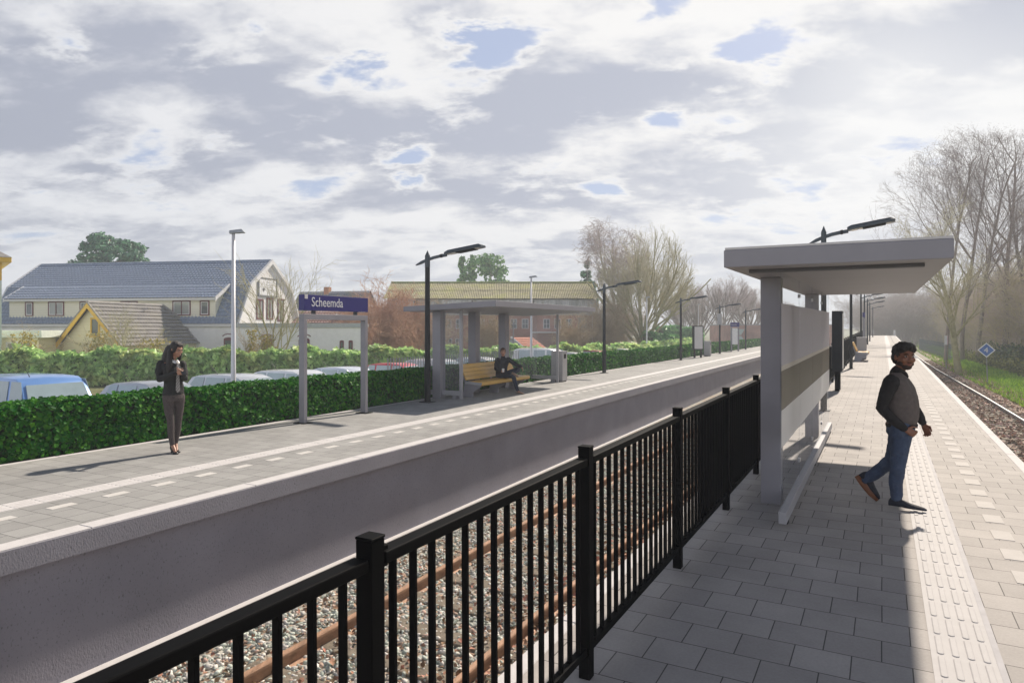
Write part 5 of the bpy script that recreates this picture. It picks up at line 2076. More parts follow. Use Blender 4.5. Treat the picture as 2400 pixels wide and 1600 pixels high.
fx = lambda px: (px - CX) / F_ * YF - p0.x
for px in (975, 1010, 1050, 1076, 1127.6, 1153, 1204, 1230.7, 1281, 1307, 1333):
    window(t, Matrix.Translation((fx(px), -3.2, zz(770, YF) - GZ)) @ Matrix.Diagonal((1, -1, 1, 1)), 0.66, 0.98, m_wframe, m_pn, 1, 0.055, hb=1)
for px in (1052, 1075, 1120):
    window(t, Matrix.Translation((fx(px), -3.2, zz(815, YF) - GZ)) @ Matrix.Diagonal((1, -1, 1, 1)), 0.66, 0.95, m_wframe, m_pn, 1, 0.055, hb=1)
b = MB()
b.box(fx(1354), fx(1376), -3.24, -3.2, zz(780, YF) - GZ, zz(744, YF) - GZ)
b.build('shutter', stripe_mat('weathered grey boards', (0.34, 0.33, 0.32), (0.27, 0.26, 0.25), 6, (1, 0, 0)), t)
b = MB()
b.tube([(fx(1388), -3.28, 0), (fx(1388), -3.28, zt - 0.05)], 0.05, 8)
b.build('downpipe', m_wpole, t)
b = MB()
b.box(fx(1246), fx(1352), -5.0, -3.21, 0, zz(780, YF - 1) - GZ)
b.build('lean_to', brick_mat('lean-to brick', (0.38, 0.2, 0.16), (0.33, 0.17, 0.135), (0.42, 0.37, 0.34)), t)
b = MB()
b.box(fx(1244), fx(1354), -5.1, -3.21, zz(780, YF - 1) - GZ + 0.001, zz(777, YF - 1) - GZ)
b.build('lean_to_roof', m_wframe, t)

# ---- small shed with an orange tiled roof
YS = 52.0
p = at(1215, YS, GZ)
t = thing('shed', p, 'small grey boarded shed with bright orange tiled roof in front of the barn', 'shed')
sx = lambda px: (px - CX) / F_ * YS - p.x
zs, zr3 = zz(822, YS) - GZ, zz(791, YS) - GZ
b = MB()
b.prism([(sx(1182), 0), (sx(1238), 0), (sx(1238), zs), (sx(1200), zr3 - 0.06), (sx(1182), zs + 0.5)], lambda x, z, q: (x, q, z), 0, 0.1)
b.build('gable_wall', stripe_mat('grey boards', (0.40, 0.41, 0.43), (0.36, 0.37, 0.39), 5, (0, 0, 1)), t)
b = MB()
b.hexa([(sx(1238), 0, 0), (sx(1283), 0.6, 0), (sx(1283), 3, 0), (sx(1182), 3, 0), (sx(1238), 0, zs), (sx(1283), 0.6, zs), (sx(1283), 3, zs), (sx(1182), 3, zs)])
b.build('side_wall', m_brick, t)
m_or = mat('orange roof tile', (0.60, 0.17, 0.075), 0.6, 0, 0.15, 4)
A, Bq, Cq, Dq = Vector((sx(1242), -0.15, zs - 0.15)), Vector((sx(1292), 0.55, zs - 0.05)), Vector((sx(1249), 2.0, zr3)), Vector((sx(1199), 1.2, zr3))
b = MB()
nr_, nc_ = 9, 16
for j in range(nr_):
    fa, fb = j / nr_, (j + 0.999) / nr_
    for i in range(nc_):
        g0, g1 = i / nc_, (i + 1) / nc_
        f_ = lambda g, f: (A.lerp(Bq, g)).lerp(Dq.lerp(Cq, g), f)
        up = Vector((0.2, -0.6, 0.7)) * 0.03
        b.add([f_(g0, fa) + up, f_(g1, fa) + up, f_(g1, fb), f_(g0, fb)], [(0, 1, 2, 3)])
b.build('roof', m_or, t)
b = MB()
b.hexa([A + Vector((-0.08, -0.05, -0.05)), A + Vector((0.03, -0.05, -0.05)), Dq + Vector((0.03, -0.05, -0.05)), Dq + Vector((-0.08, -0.05, -0.05)), A + Vector((-0.08, -0.05, 0.08)), A + Vector((0.03, -0.05, 0.08)), Dq + Vector((0.03, -0.05, 0.08)), Dq + Vector((-0.08, -0.05, 0.08))])
b.build('barge_board', m_wframe, t)
b = MB()
b.tube([(sx(1203), -0.3, 0), (sx(1203), -0.3, 3.5)], 0.05, 8)
tag(b.build('flue_pipe', M_STEEL), None)
fp = COL.objects['flue_pipe']
fp.parent = t

# ---- brick building with the hourglass emblem
YG = 96.0
p = at(1702, YG, GZ)
t = thing('brick_workshop', p, 'low brick building with a pale green hourglass emblem behind the far left platform', 'building')
b = MB()
hw_ = zz(762, YG) - GZ
b.box(0, 16, 0, 8, 0, hw_)
b.build('wall', m_brick, t)
b = MB()
b.box(-0.1, 16.1, -0.1, 8.1, hw_ + 0.001, hw_ + 0.14)
b.build('coping', mat('grey coping', (0.4, 0.4, 0.4), 0.8), t)
b = MB()
ex = lambda px: (px - 1702) / F_ * YG
ez_ = lambda py: zz(py, YG) - GZ
for pts in (((1725, 771), (1745, 771), (1737, 785), (1733, 785)), ((1733, 787), (1737, 787), (1747, 801), (1723, 801))):
    b.prism([(ex(a), ez_(c)) for a, c in pts][::-1], lambda x, z, q: (x, q, z), -0.06, 0.0)
b.build('hourglass_emblem', mat('pale green emblem', (0.50, 0.58, 0.54), 0.6), t)
# ------------------------------------------------------------------ trees
def grow(rng, pos, dirv, length, rad, level, P, segs, tips=None):
    """recursive branching; collects (p0, p1, r0, r1, level)"""
    n = P['nseg'][min(level, len(P['nseg']) - 1)]
    d = np.array(dirv, float)
    p = np.array(pos, float)
    r = rad
    kids = []
    step = length / n
    for i in range(n):
        d = d + rng.normal(0, P['wob'], 3) + np.array([0, 0, P['up'][min(level, len(P['up']) - 1)]])
        d /= np.linalg.norm(d)
        q = p + d * step
        r2 = rad * (1 - (i + 1) / n * (1 - P['taper']))
        segs.append((p.copy(), q.copy(), r, r2, level))
        f = (i + 1) / n
        if level < P['levels'] and f > P['bare'][min(level, len(P['bare']) - 1)]:
            k = P['kids'][min(level, len(P['kids']) - 1)] / n / (1 - P['bare'][min(level, len(P['bare']) - 1)])
            m = int(k) + (1 if rng.uniform() < k - int(k) else 0)
            for _ in range(m):
                kids.append((q.copy(), d.copy(), f, r2))
        p, r = q, r2
    if tips is not None and level >= P['levels']:
        tips.append((p.copy(), d.copy()))
    for q, d0, f, r2 in kids:
        a = rng.normal(0, 1, 3)
        a -= d0 * a.dot(d0)
        a /= np.linalg.norm(a)
        sp = P['spread'][min(level, len(P['spread']) - 1)] * rng.uniform(0.7, 1.25)
        nd = d0 * math.cos(sp) + a * math.sin(sp)
        ln = length * P['ratio'][min(level, len(P['ratio']) - 1)] * rng.uniform(0.65, 1.15) * (1.15 - 0.5 * f if level == 0 else 1)
        grow(rng, q, nd, ln, max(r2 * P['rr'], P['rmin']), level + 1, P, segs, tips)


def segs_to_np(segs, nside=3):
    p0 = np.array([s[0] for s in segs])
    p1 = np.array([s[1] for s in segs])
    r0 = np.array([s[2] for s in segs])
    r1 = np.array([s[3] for s in segs])
    d = p1 - p0
    d /= np.linalg.norm(d, axis=1)[:, None] + 1e-9
    a = np.where(np.abs(d[:, 2:3]) < 0.9, np.array([[0, 0, 1.0]]), np.array([[1.0, 0, 0]]))
    u = np.cross(d, a)
    u /= np.linalg.norm(u, axis=1)[:, None] + 1e-9
    w = np.cross(d, u)
    V = []
    for k in range(nside):
        c, s = math.cos(2 * math.pi * k / nside), math.sin(2 * math.pi * k / nside)
        V.append(p0 + (u * c + w * s) * r0[:, None])
    for k in range(nside):
        c, s = math.cos(2 * math.pi * k / nside), math.sin(2 * math.pi * k / nside)
        V.append(p1 + (u * c + w * s) * r1[:, None])
    V = np.stack(V, 1).reshape(-1, 3)
    b = np.arange(len(segs))[:, None] * 2 * nside
    Fs = [b + np.array([k, (k + 1) % nside, nside + (k + 1) % nside, nside + k]) for k in range(nside)]
    return V, np.concatenate(Fs)


TALL = dict(levels=5, nseg=[10, 7, 5, 4, 3, 2], wob=0.05, up=[0.03, 0.06, 0.06, 0.04, 0.02, 0.0], taper=0.30, bare=[0.28, 0.18, 0.15, 0.15, 0.1], kids=[13, 7, 5, 3.4, 1.7], spread=[0.72, 0.55, 0.6, 0.65, 0.7],
            ratio=[0.42, 0.55, 0.55, 0.55, 0.6], rr=0.53, rmin=0.0085)
BUSHY = dict(levels=5, nseg=[4, 8, 6, 4, 3, 2], wob=0.045, up=[0.0, 0.05, 0.06, 0.04, 0.02, 0.0], taper=0.5, bare=[0.2, 0.25, 0.15, 0.1, 0.1], kids=[12, 8, 5, 4, 2.5], spread=[0.55, 0.42, 0.5, 0.6, 0.6],
             ratio=[3.6, 0.42, 0.5, 0.55, 0.6], rr=0.6, rmin=0.011)
FAN = dict(BUSHY, rmin=0.011, kids=[18, 9, 6, 4, 2.6], spread=[0.72, 0.42, 0.5, 0.6, 0.6], ratio=[3.9, 0.44, 0.5, 0.55, 0.6])
BIRCH = dict(levels=5,  nseg=[9, 7, 5, 4, 3, 2], wob=0.09, up=[0.02, 0.03, -0.02, -0.05, -0.08, -0.08], taper=0.3, bare=[0.16, 0.15, 0.1, 0.1, 0.1], kids=[17, 7, 6, 5, 3], spread=[0.75, 0.6, 0.7, 0.7, 0.7],
             ratio=[0.5, 0.55, 0.55, 0.55, 0.6], rr=0.5, rmin=0.013)
THIN = dict(levels=3, nseg=[7, 6, 5, 3], wob=0.10, up=[0.03, 0.05, 0.04, 0.02], taper=0.4, bare=[0.25, 0.2, 0.1], kids=[5, 5, 4], spread=[0.5, 0.55, 0.6], ratio=[0.6, 0.6, 0.55], rr=0.6, rmin=0.010)


def bare_tree(name, p, h, r, prm, seed, mats, label, lean=(0, 0, 1), stems=1, group='bare winter trees', fork=0.0, env=None):
    rng = np.random.default_rng(seed)
    t = thing(name, p, label, 'tree', group=group)
    segs = []
    for k in range(stems):
        d = np.array(lean, float) + (rng.normal(0, fork, 3) * np.array([1, 1, 0]) if stems > 1 else 0)
        d /= np.linalg.norm(d)
        off = rng.normal(0, 0.35, 3) * np.array([1, 1, 0]) if stems > 1 else np.zeros(3)
        grow(rng, off, d, h * rng.uniform(0.9, 1.05), r, 0, prm, segs)
    if env is not None:
        c, rr = np.array(env[:3]), np.array(env[3:6])
        q = np.random.default_rng(seed + 1)
        def keep(s):
            if s[4] == 0:
                return True
            v = (s[1] - c) / rr
            if s[4] <= 1:
                return v[2] < 1.0 and v.dot(v) < 1.02 or s[1][2] < c[2]
            return v.dot(v) < 1.0 + q.normal(0, 0.07)
        segs = [s for s in segs if keep(s)]
    tr = [s for s in segs if s[4] == 0]
    br = [s for s in segs if 0 < s[4] <= 2]
    tw = [s for s in segs if s[4] > 2]
    V, Fc = segs_to_np(tr, 8)
    np_mesh('trunk', V, Fc, mats[0], t, smooth=True)
    V, Fc = segs_to_np(br, 4)
    V2, F2 = segs_to_np(tw, 4)
    np_mesh('crown', np.concatenate([V, V2]), np.concatenate([Fc, F2 + len(V)]), [mats[0], mats[1]], t, smooth=True, mi=np.concatenate([np.zeros(len(Fc), int), np.ones(len(F2), int)]))
    return t


m_bark = mat('grey brown bark', (0.29, 0.245, 0.21), 0.9, 0, 0.25, 6, 0.4, 20, stretch=(1, 1, 0.3))
m_twig = mat('brown twigs', (0.33, 0.275, 0.26), 0.9, 0, 0.2, 2)
m_bark_g = mat('mossy green bark', (0.40, 0.37, 0.21), 0.9, 0, 0.25, 4, 0.4, 20)
m_twig_g = mat('olive twigs', (0.56, 0.52, 0.35), 0.9, 0, 0.2, 2)
m_twig_p = mat('purple brown twigs', (0.48, 0.41, 0.39), 0.9, 0, 0.2, 2)
m_birchb = mat('pale birch bark', (0.45, 0.41, 0.33), 0.85, 0, 0.35, 3, 0.3, 10)

# tall trees on the right beyond the track
for i, (px, Y, top, r, seed, lean, lb) in enumerate((
        (2216, 62, 345, 0.17, 21, (-0.06, 0, 1), 'tall bare tree leaning left, leftmost of the row behind the right track'),
        (2256, 64, 300, 0.20, 22, (-0.02, 0, 1), 'tall bare tree with a straight double-looking trunk, second in the row behind the right track'),
        (2291, 60, 318, 0.19, 23, (0.03, 0, 1), 'tall bare tree between the straight trunk and the mossy trunk behind the right track'),
        (2352, 62, 310, 0.26, 24, (0.03, 0, 1), 'tall bare tree with thick mossy trunk nearest the right picture edge'),
        (2420, 58, 330, 0.22, 25, (-0.05, 0, 1), 'tall bare tree at the right picture edge, branches reaching in'))):
    p = at(px, Y, GZ)
    H_ = zz(top, Y) - GZ
    bare_tree('bare_tree', p, H_ * 0.90, r, TALL, seed, (m_bark, m_twig), lb, lean, env=(lean[0] * H_ * 0.6, 0, H_ * 0.60, H_ * 0.30, H_ * 0.30, H_ * 0.41))
bare_tree('bare_tree', at(2248, 44, GZ), 7.6, 0.22, TALL, 31, (m_bark_g, m_twig_g), 'shorter thick mossy tree trunk leaning left in front of the thicket', (-0.16, 0, 1))
bare_tree('birch_tree', at(1478, 72, GZ), 14.5, 0.22, BIRCH, 33, (m_birchb, m_twig_p), 'big bare birch leaning left with purplish drooping twigs beside the barn', (-0.24, 0, 1), env=(-2.6, 0, 9.0, 4.8, 4.8, 6.2))
bare_tree('bare_tree', at(1505, 70, GZ), 3.1, 0.30, FAN, 35, (m_bark_g, m_twig_g), 'large multi-stemmed bare tree with fan-shaped olive crown beyond the car park', env=(0.4, 0, 8.2, 5.0, 5.0, 6.0))
for px, Y, top, seed, lb in ((1640, 108, 655, 41, 'purple brown bare tree right of the multi-stemmed tree'), (1700, 104, 640, 42, 'purple brown bare tree in the middle of the far clump'),
                             (1752, 112, 668, 43, 'purple brown bare tree behind the low brick workshop'), (1815, 125, 700, 44, 'small bare tree behind the low brick workshop, partly behind the near shelter post'), (1600, 118, 690, 45, 'bare tree half hidden behind the multi-stemmed tree')):
    bare_tree('bare_tree', at(px, Y, GZ), (zz(top, Y) - GZ) * 0.30, 0.25, FAN, seed, (m_bark, m_twig_p), lb, env=(0, 0, (zz(top, Y) - GZ) * 0.54, 4.6, 4.6, (zz(top, Y) - GZ) * 0.46))
# thin bare trees among the houses
bare_tree('thin_bare_tree', at(618, 41.5, GZ), 5.0, 0.07, THIN, 51, (m_bark_g, m_twig_g), 'thin several-stemmed bare tree in front of the white gable', (0, 0, 1), 4, 'small bare trees and shrubs among the houses', 0.24)
bare_tree('thin_bare_tree', at(305, 39.5, GZ), 2.9, 0.05, THIN, 52, (m_bark_g, m_twig_g), 'small twiggy bush in front of the weathered grey roof', (0, 0, 1), 5, 'small bare trees and shrubs among the houses', 0.5)


def shrub_segs(rng, h, spread, n, levels=3, rmin=0.008):
    segs = []
    P = dict(levels=levels, nseg=[6, 5, 4, 3], wob=0.16, up=[0.06, 0.03, 0.0, 0.0], taper=0.35, bare=[0.25, 0.15, 0.1], kids=[6, 5, 3], spread=[0.55, 0.7, 0.8], ratio=[0.5, 0.55, 0.6], rr=0.6, rmin=rmin)
    for _ in range(n):
        a = rng.uniform(0, 6.28)
        e = rng.uniform(0, spread)
        d = (math.sin(e) * math.cos(a), math.sin(e) * math.sin(a), math.cos(e))
        grow(rng, (rng.normal(0, 0.25), rng.normal(0, 0.25), 0), d, h * rng.uniform(0.6, 1.0), 0.035, 0, P, segs)
    return segs


# reddish willow shrubs between the annex and the barn
m_willow = mat('reddish willow twigs', (0.55, 0.33, 0.22), 0.9, 0, 0.2, 2)
m_willow2 = mat('tan willow twigs', (0.48, 0.38, 0.25), 0.9, 0, 0.2, 2)
for px, Y, top, seed, m, lb in ((850, 52, 735, 61, m_willow, 'reddish bare shrub at the end of the white annex, seen through the name sign frame'), (902, 55, 712, 62, m_willow, 'reddish brown bare shrub between the name sign and the black lamp post'),
                                (955, 56, 722, 63, m_willow, 'reddish brown bare shrub just left of the black lamp post by the shelter'), (1000, 58, 735, 64, m_willow2, 'tan bare shrub behind the black lamp post, against the barn'),
                                (1140, 56, 755, 65, m_willow2, 'tan bare shrub between the rear posts of the left shelter'), (1330, 60, 762, 66, m_willow2, 'tan green shrub in front of the barn near the orange shed roof'),
                                (1420, 66, 735, 67, m_willow2, 'tan bare shrub at the right end of the barn'), (1450, 72, 720, 68, m_willow2, 'tan bare shrub under the leaning birch')):
    rng = np.random.default_rng(seed)
    s = shrub_segs(rng, (zz(top, Y) - GZ) * 1.1, 0.75, 26, 3, 0.016)
    V, Fc = segs_to_np(s, 3)
    t = thing('bare_shrub', at(px, Y, GZ), lb, 'shrub', group='small bare trees and shrubs among the houses')
    np_mesh('twigs', V, Fc, m, t)

# yellowish leafy bushes poking over the laurel hedge
m_ybush = mat('yellow green leaf', (0.42, 0.36, 0.10), 0.6, 0, 0.25, 3, island=0.4, trans=0.3)
for px, Y, hh, w, lb in ((232, 40, 2.9, 0.8, 'yellowish twiggy bush in front of the cream gable wall'), (62, 37.5, 2.9, 0.7, 'yellowish twiggy bush in front of the cream garage'), (360, 40.5, 2.5, 0.9, 'yellow green bush topping the laurel hedge by the grey hip roof'),
                         (625, 40.6, 2.7, 0.5, 'small yellow bush at the foot of the thin bare tree'), (592, 42, 3.0, 0.35, 'small pale green bush against the white annex wall')):
    rng = np.random.default_rng(int(px))
    t = thing('bush', at(px, Y, GZ), lb, 'bush', group='yellowish bushes over the laurel hedge')
    s = shrub_segs(rng, hh, 0.35, 6, 2)
    V, Fc = segs_to_np(s, 3)
    np_mesh('twigs', V, Fc, m_willow2, t)
    n = 330
    P = np.stack([rng.normal(0, w * 0.5, n), rng.normal(0, w * 0.4, n), rng.uniform(hh * 0.35, hh * 0.98, n)], 1)
    V, Fc = leaves(P, rng.normal(0, 1, (n, 3)), 0.11, 1.0, 1.5, rng)
    np_mesh('leaves', V, Fc, m_ybush, t)


# ---- evergreens
def evergreen(name, p, blobs, leaf, n, mats, label, trunk_h, trunk_r, droop=0.0, seed=1, group='evergreen trees behind the buildings'):
    rng = np.random.default_rng(seed)
    t = thing(name, p, label, 'tree', group=group)
    b = MB()
    b.tube([(0, 0, 0), (0.1, 0, trunk_h * 0.5), (0, 0, trunk_h)], [trunk_r, trunk_r * 0.8, trunk_r * 0.2], 8)
    for bl in blobs[::3]:
        b.tube([(0, 0, max(0.3, bl[2] - bl[3] * 0.9)), (bl[0] * 0.6, bl[1] * 0.6, bl[2] - bl[3] * 0.3), (bl[0], bl[1], bl[2])], [trunk_r * 0.35, trunk_r * 0.25, trunk_r * 0.1], 5)
    b.build('trunk', mats[0], t, smooth=True)
    Ps, Ns = [], []
    vol = np.array([bl[3] ** 2 for bl in blobs])
    cnt = (n * vol / vol.sum()).astype(int)
    for bl, k in zip(blobs, cnt):
        d = rng.normal(0, 1, (k, 3))
        d /= np.linalg.norm(d, axis=1)[:, None]
        rr = bl[3] * rng.uniform(0.35, 1.08, k) ** 0.6
        q = d * rr[:, None]
        q[:, 2] *= bl[4] if len(bl) > 4 else 0.8
        Ps.append(q + np.array(bl[:3]))
        Ns.append(d + np.array([0, 0, 0.5]))
    P, Nn = np.concatenate(Ps), np.concatenate(Ns)
    V, Fc = leaves(P, Nn, leaf, 0.9, 1.9, rng)
    np_mesh('crown', V, Fc, mats[1], t)
    return t


m_pine = mat('pine needles', (0.10, 0.24, 0.14), 0.6, 0, 0.3, 0.8, island=0.55, trans=0.15)
m_conif = mat('conifer needles', (0.17, 0.36, 0.12), 0.6, 0, 0.3, 0.8, island=0.5, trans=0.15)
rng = np.random.default_rng(77)
bl = []
YP = 74
for _ in range(38):
    a = rng.uniform(0, 6.28)
    rr = math.sqrt(rng.uniform(0, 1)) * 4.1
    zt_ = 8.3 + 4.6 * math.sqrt(max(0, 1 - (rr / 4.7) ** 2)) * rng.uniform(0.15, 1.0)
    bl.append((rr * math.cos(a), rr * math.sin(a), zt_ - GZ - 1.0, rng.uniform(0.45, 1.0), 0.7))
bl += [(-4.3, 0, 9.2, 0.6, 0.6), (4.4, 0, 9.1, 0.7, 0.6), (-1.0, 0, 12.9, 0.8, 0.7), (-3.2, 0, 8.6, 0.7, 0.6)]
evergreen('pine_tree', at(254, YP, GZ), bl, 0.27, 4300, (m_bark, m_pine), 'broad dark green pine rising behind the white building roof', 11, 0.35, seed=3)


def cone_blobs(h, w, n, rng, z0=1.5):
    out = []
    for _ in range(n):
        f = rng.uniform(0, 1)
        r = w * (1 - f) ** 0.75
        a = rng.uniform(0, 6.28)
        out.append((r * 0.75 * math.cos(a), r * 0.75 * math.sin(a), z0 + f * (h - z0), 0.30 + 0.5 * w * (1 - f) * 0.5, 1.1))
    out.append((0, 0, h - 0.3, 0.28, 1.6))
    return out


for px, Y, top, w, seed, lb in ((1083, 92, 605, 1.1, 4, 'slender conifer behind the barn roof, leftmost of three'), (1107, 92, 600, 0.9, 5, 'slender conifer behind the barn roof, middle of three'),
                                (1150, 92, 588, 2.6, 6, 'broad bright green conifer behind the barn roof'), (1376, 84, 616, 1.7, 7, 'dark spruce rising at the right end of the barn roof')):
    rng = np.random.default_rng(seed)
    h = zz(top, Y) - GZ
    bls = cone_blobs(h, w, 34, rng, h * 0.35)
    if seed == 6:
        bls = [(rng.normal(0, 1.0), rng.normal(0, 0.8), h - 0.9 - abs(rng.normal(0, 1.6)), rng.uniform(0.5, 0.9), 1.0) for _ in range(22)] + [(rng.uniform(-3, 2.6), rng.normal(0, 0.8), h - 4.0 - rng.uniform(0, 2), 0.75, 0.9) for _ in range(18)]
    evergreen('conifer_tree', at(px, Y, GZ), bls, 0.28, 2300, (m_bark, m_conif if seed != 7 else m_pine), lb, h * 0.95, 0.16, seed=seed)

# ------------------------------------------------------------------ the thicket right of the track
rngt = np.random.default_rng(101)
protos = []
for k in range(5):
    s = shrub_segs(rngt, 6.0, 0.42, 7, 3, 0.015)
    protos.append(segs_to_np(s, 3))
Vs, Fs, off = [], [], 0
Vg, Fg, offg = [], [], 0
for i in range(230):
    u = rngt.uniform(0, 1)
    s = 30 + 175 * u ** 1.25
    d = 9.5 + rngt.uniform(0, 1) * 13 - max(0, (s - 70)) * 0.02
    if s < 42:
        d += 3
    V, Fc = protos[rngt.integers(0, 5)]
    sc = rngt.uniform(0.8, 1.4) * (0.85 + 0.5 * min(1, (d - 9) / 8))
    a = rngt.uniform(0, 6.28)
    c, sn = math.cos(a), math.sin(a)
    q = V * sc
    q = np.stack([q[:, 0] * c - q[:, 1] * sn, q[:, 0] * sn + q[:, 1] * c, q[:, 2]], 1)
    pp = TF.w(s, d)
    q = q + np.array([pp.x, pp.y, GZ])
    if rngt.uniform() < 0.62:
        Vs.append(q)
        Fs.append(Fc + off)
        off += len(q)
    else:
        Vg.append(q)
        Fg.append(Fc + offg)
        offg += len(q)
V = np.concatenate(Vs + Vg)
Fc = np.concatenate(Fs + [f + off for f in Fg])
mi = np.concatenate([np.zeros(sum(len(f) for f in Fs), int), np.ones(sum(len(f) for f in Fg), int)])
o = np_mesh('thicket', V, Fc, [mat('thicket grey twigs', (0.54, 0.46, 0.39), 0.9, 0, 0.25, 0.3), mat('thicket olive twigs', (0.54, 0.48, 0.30), 0.9, 0, 0.25, 0.3)], mi=mi)
tag(o, 'dense leafless grey brown thicket filling the bank right of the track', 'thicket', kind='stuff')
# distant wood closing the view beyond
segsf = []
Vs, Fs, off = [], [], 0
for i in range(150):
    V, Fc = protos[rngt.integers(0, 5)]
    if i >= 90:
        pp = TF.w(rngt.uniform(135, 230), rngt.uniform(-3, 9))
        sc = rngt.uniform(1.0, 1.6)
    elif i < 45:
        pp = TF.w(rngt.uniform(150, 330), rngt.uniform(5, 40))
        sc = rngt.uniform(1.2, 2.0)
    else:
        Y = rngt.uniform(150, 230)
        pp = at(rngt.uniform(-200, 1950), Y, GZ)
        sc = rngt.uniform(0.9, 1.5)
    q = V * sc * np.array([1.5, 1.5, 1.0]) + np.array([pp.x, pp.y, GZ])
    Vs.append(q)
    Fs.append(Fc + off)
    off += len(q)
o = np_mesh('far_wood', np.concatenate(Vs), np.concatenate(Fs), mat('far wood twigs', (0.46, 0.41, 0.38), 0.9))
tag(o, 'far leafless wood beyond the platforms and houses', 'wood', kind='stuff')

# grass tufts along the verge
n = 16000
S = 24 + 110 * RNG.uniform(0, 1, n) ** 1.5
Dd = 6.3 + RNG.normal(0, 0.9, n) * 1.0
Dd = np.where(RNG.uniform(0, 1, n) < 0.06, RNG.uniform(3.0, 5.5, n), Dd)
Dd = np.maximum(Dd, np.interp(S, [p[0] for p in R2], [p[1] for p in R2]) + 0.9)
base = np.stack([Dd, S, np.full(n, GZ + 0.03)], 1)
hgt = RNG.uniform(0.08, 0.22, n)[:, None]
dirn = RNG.normal(0, 0.4, (n, 3))
dirn[:, 2] = 1
side = RNG.normal(0, 1, (n, 3))
side[:, 2] = 0
side /= np.linalg.norm(side, axis=1)[:, None]
wd = 0.03
V = np.stack([base - side * wd, base + side * wd, base + dirn * hgt + side * wd * 0.3, base + dirn * hgt - side * wd * 0.3], 1).reshape(-1, 3)
o = np_mesh('grass', V, np.arange(n * 4).reshape(-1, 4), mat('spring grass', (0.22, 0.38, 0.035), 0.7, 0, 0.3, 0.5, island=0.35, trans=0.3))
o.rotation_euler = TF.rot()
tag(o, 'bright green grass strip along the right track', 'grass', kind='stuff')
# leaves on the litter
n = 9000
S = 14 + 60 * RNG.uniform(0, 1, n) ** 1.4
Dd = np.interp(S, [p[0] for p in R2], [p[1] for p in R2]) + RNG.uniform(-1.3, 2.0, n)
P = np.stack([Dd, S, np.full(n, GZ + 0.06)], 1)
V, Fc = leaves(P, np.tile([0, 0, 1.0], (n, 1)), 0.09, 0.6, 1.3)
o = np_mesh('leaf_litter', V, Fc, mat('dead leaf pale', (0.46, 0.33, 0.26), 0.85, 0, 0.3, 3, island=0.5))
o.rotation_euler = TF.rot()
tag(o, 'pale brown dead leaves beside the right track', 'leaves', kind='stuff')

# ---- green mesh fence overgrown with ivy
m_gf = mat('dark green fence', (0.03, 0.075, 0.065), 0.5, 0, 0.2)
A_, B_ = Vector((45.5, 66, 0)), Vector((31, 37, 0))
dv = (B_ - A_)
LF_ = dv.length
dvn = dv.normalized()
t = thing('mesh_fence', (A_.x, A_.y, GZ), 'dark green mesh fence half buried in ivy behind the blue number sign', 'fence', rz=math.atan2(dvn.y, dvn.x))
fp_ = None
k = 0.0
while k <= LF_:
    if fp_ is None:
        b = MB()
        b.box(-0.04, 0.04, -0.04, 0.04, 0, 1.75)
        fp_ = b.build('post', m_gf, t)
        o = fp_
    else:
        o = fp_.copy()
        COL.objects.link(o)
        o.parent = t
    o.location = (k, 0, 0)
    k += 2.5
b = MB()
x = 0.0
while x < LF_:
    b.box(x - 0.006, x + 0.006, -0.006, 0.006, 0.02, 1.68)
    x += 0.1
for z in np.arange(0.1, 1.7, 0.2):
    b.box(0, LF_, 0.007, 0.017, z - 0.006, z + 0.006)
tag(b.build('mesh_panel', m_gf, t), kind='stuff')
n = 9000
P = np.stack([RNG.uniform(0, LF_, n), RNG.normal(0, 0.25, n) - 0.1, np.abs(RNG.normal(0.55, 0.5, n))], 1)
dens = np.sin(P[:, 0] * 0.5) * 0.5 + 0.7
keep = (P[:, 2] < 1.9) & (RNG.uniform(0, 1, n) < dens)
P = P[keep]
V, Fc = leaves(P, RNG.normal(0, 1, (len(P), 3)) + np.array([0, 0.6, 0.4]), 0.17, 0.8, 1.3)
o = np_mesh('ivy', V, Fc, mat('ivy leaf', (0.085, 0.15, 0.05), 0.5, 0, 0.3, 0.7, island=0.6, trans=0.2, dirt=(0.28, 0.24, 0.12), dscale=0.5))
o.parent = t
# dull weedy scrub at its foot
n = 5200
P = np.stack([RNG.uniform(0, LF_, n), RNG.uniform(0.2, 1.8, n), np.abs(RNG.normal(0, 0.35, n))], 1)
V, Fc = leaves(P, RNG.normal(0, 1, (n, 3)), 0.15, 1.0, 1.8)
o = np_mesh('weeds', V, Fc, mat('weedy scrub', (0.2, 0.22, 0.07), 0.8, 0, 0.3, 0.6, island=0.5, trans=0.2))
o.location = (A_.x, A_.y, GZ)
o.rotation_euler = (0, 0, math.atan2(dvn.y, dvn.x) + math.pi)
o.rotation_euler = (0, 0, math.atan2(dvn.y, dvn.x))
for v in o.data.vertices:
    v.co.y = -v.co.y
tag(o, 'low weedy scrub at the foot of the green mesh fence', 'weeds', kind='stuff')

# ---- grey paling fence far along the right track
pA, pB = TF.w(112, 4.6), TF.w(74, 5.6)
dv = pB - pA
t = thing('paling_fence', (pA.x, pA.y, GZ), 'blue grey paling fence far along the right track at the end of the platform', 'fence', rz=math.atan2(dv.y, dv.x))
b = MB()
b.box(0, dv.length, -0.03, 0.03, 0.4, 0.48)
b.box(0, dv.length, -0.03, 0.03, 1.2, 1.28)
m_pal = mat('blue grey palings', (0.10, 0.14, 0.16), 0.7)
b.build('rail', m_pal, t)
pal = None
nn = 96
for k in range(nn):
    if pal is None:
        b = MB()
        b.box(-0.05, 0.05, -0.05, -0.031, 0, 1.6)
        pal = b.build('paling', m_pal, t)
        o = pal
    else:
        o = pal.copy()
        COL.objects.link(o)
        o.parent = t
    o.location = (dv.length * (k + 0.5) / nn, 0, 0)

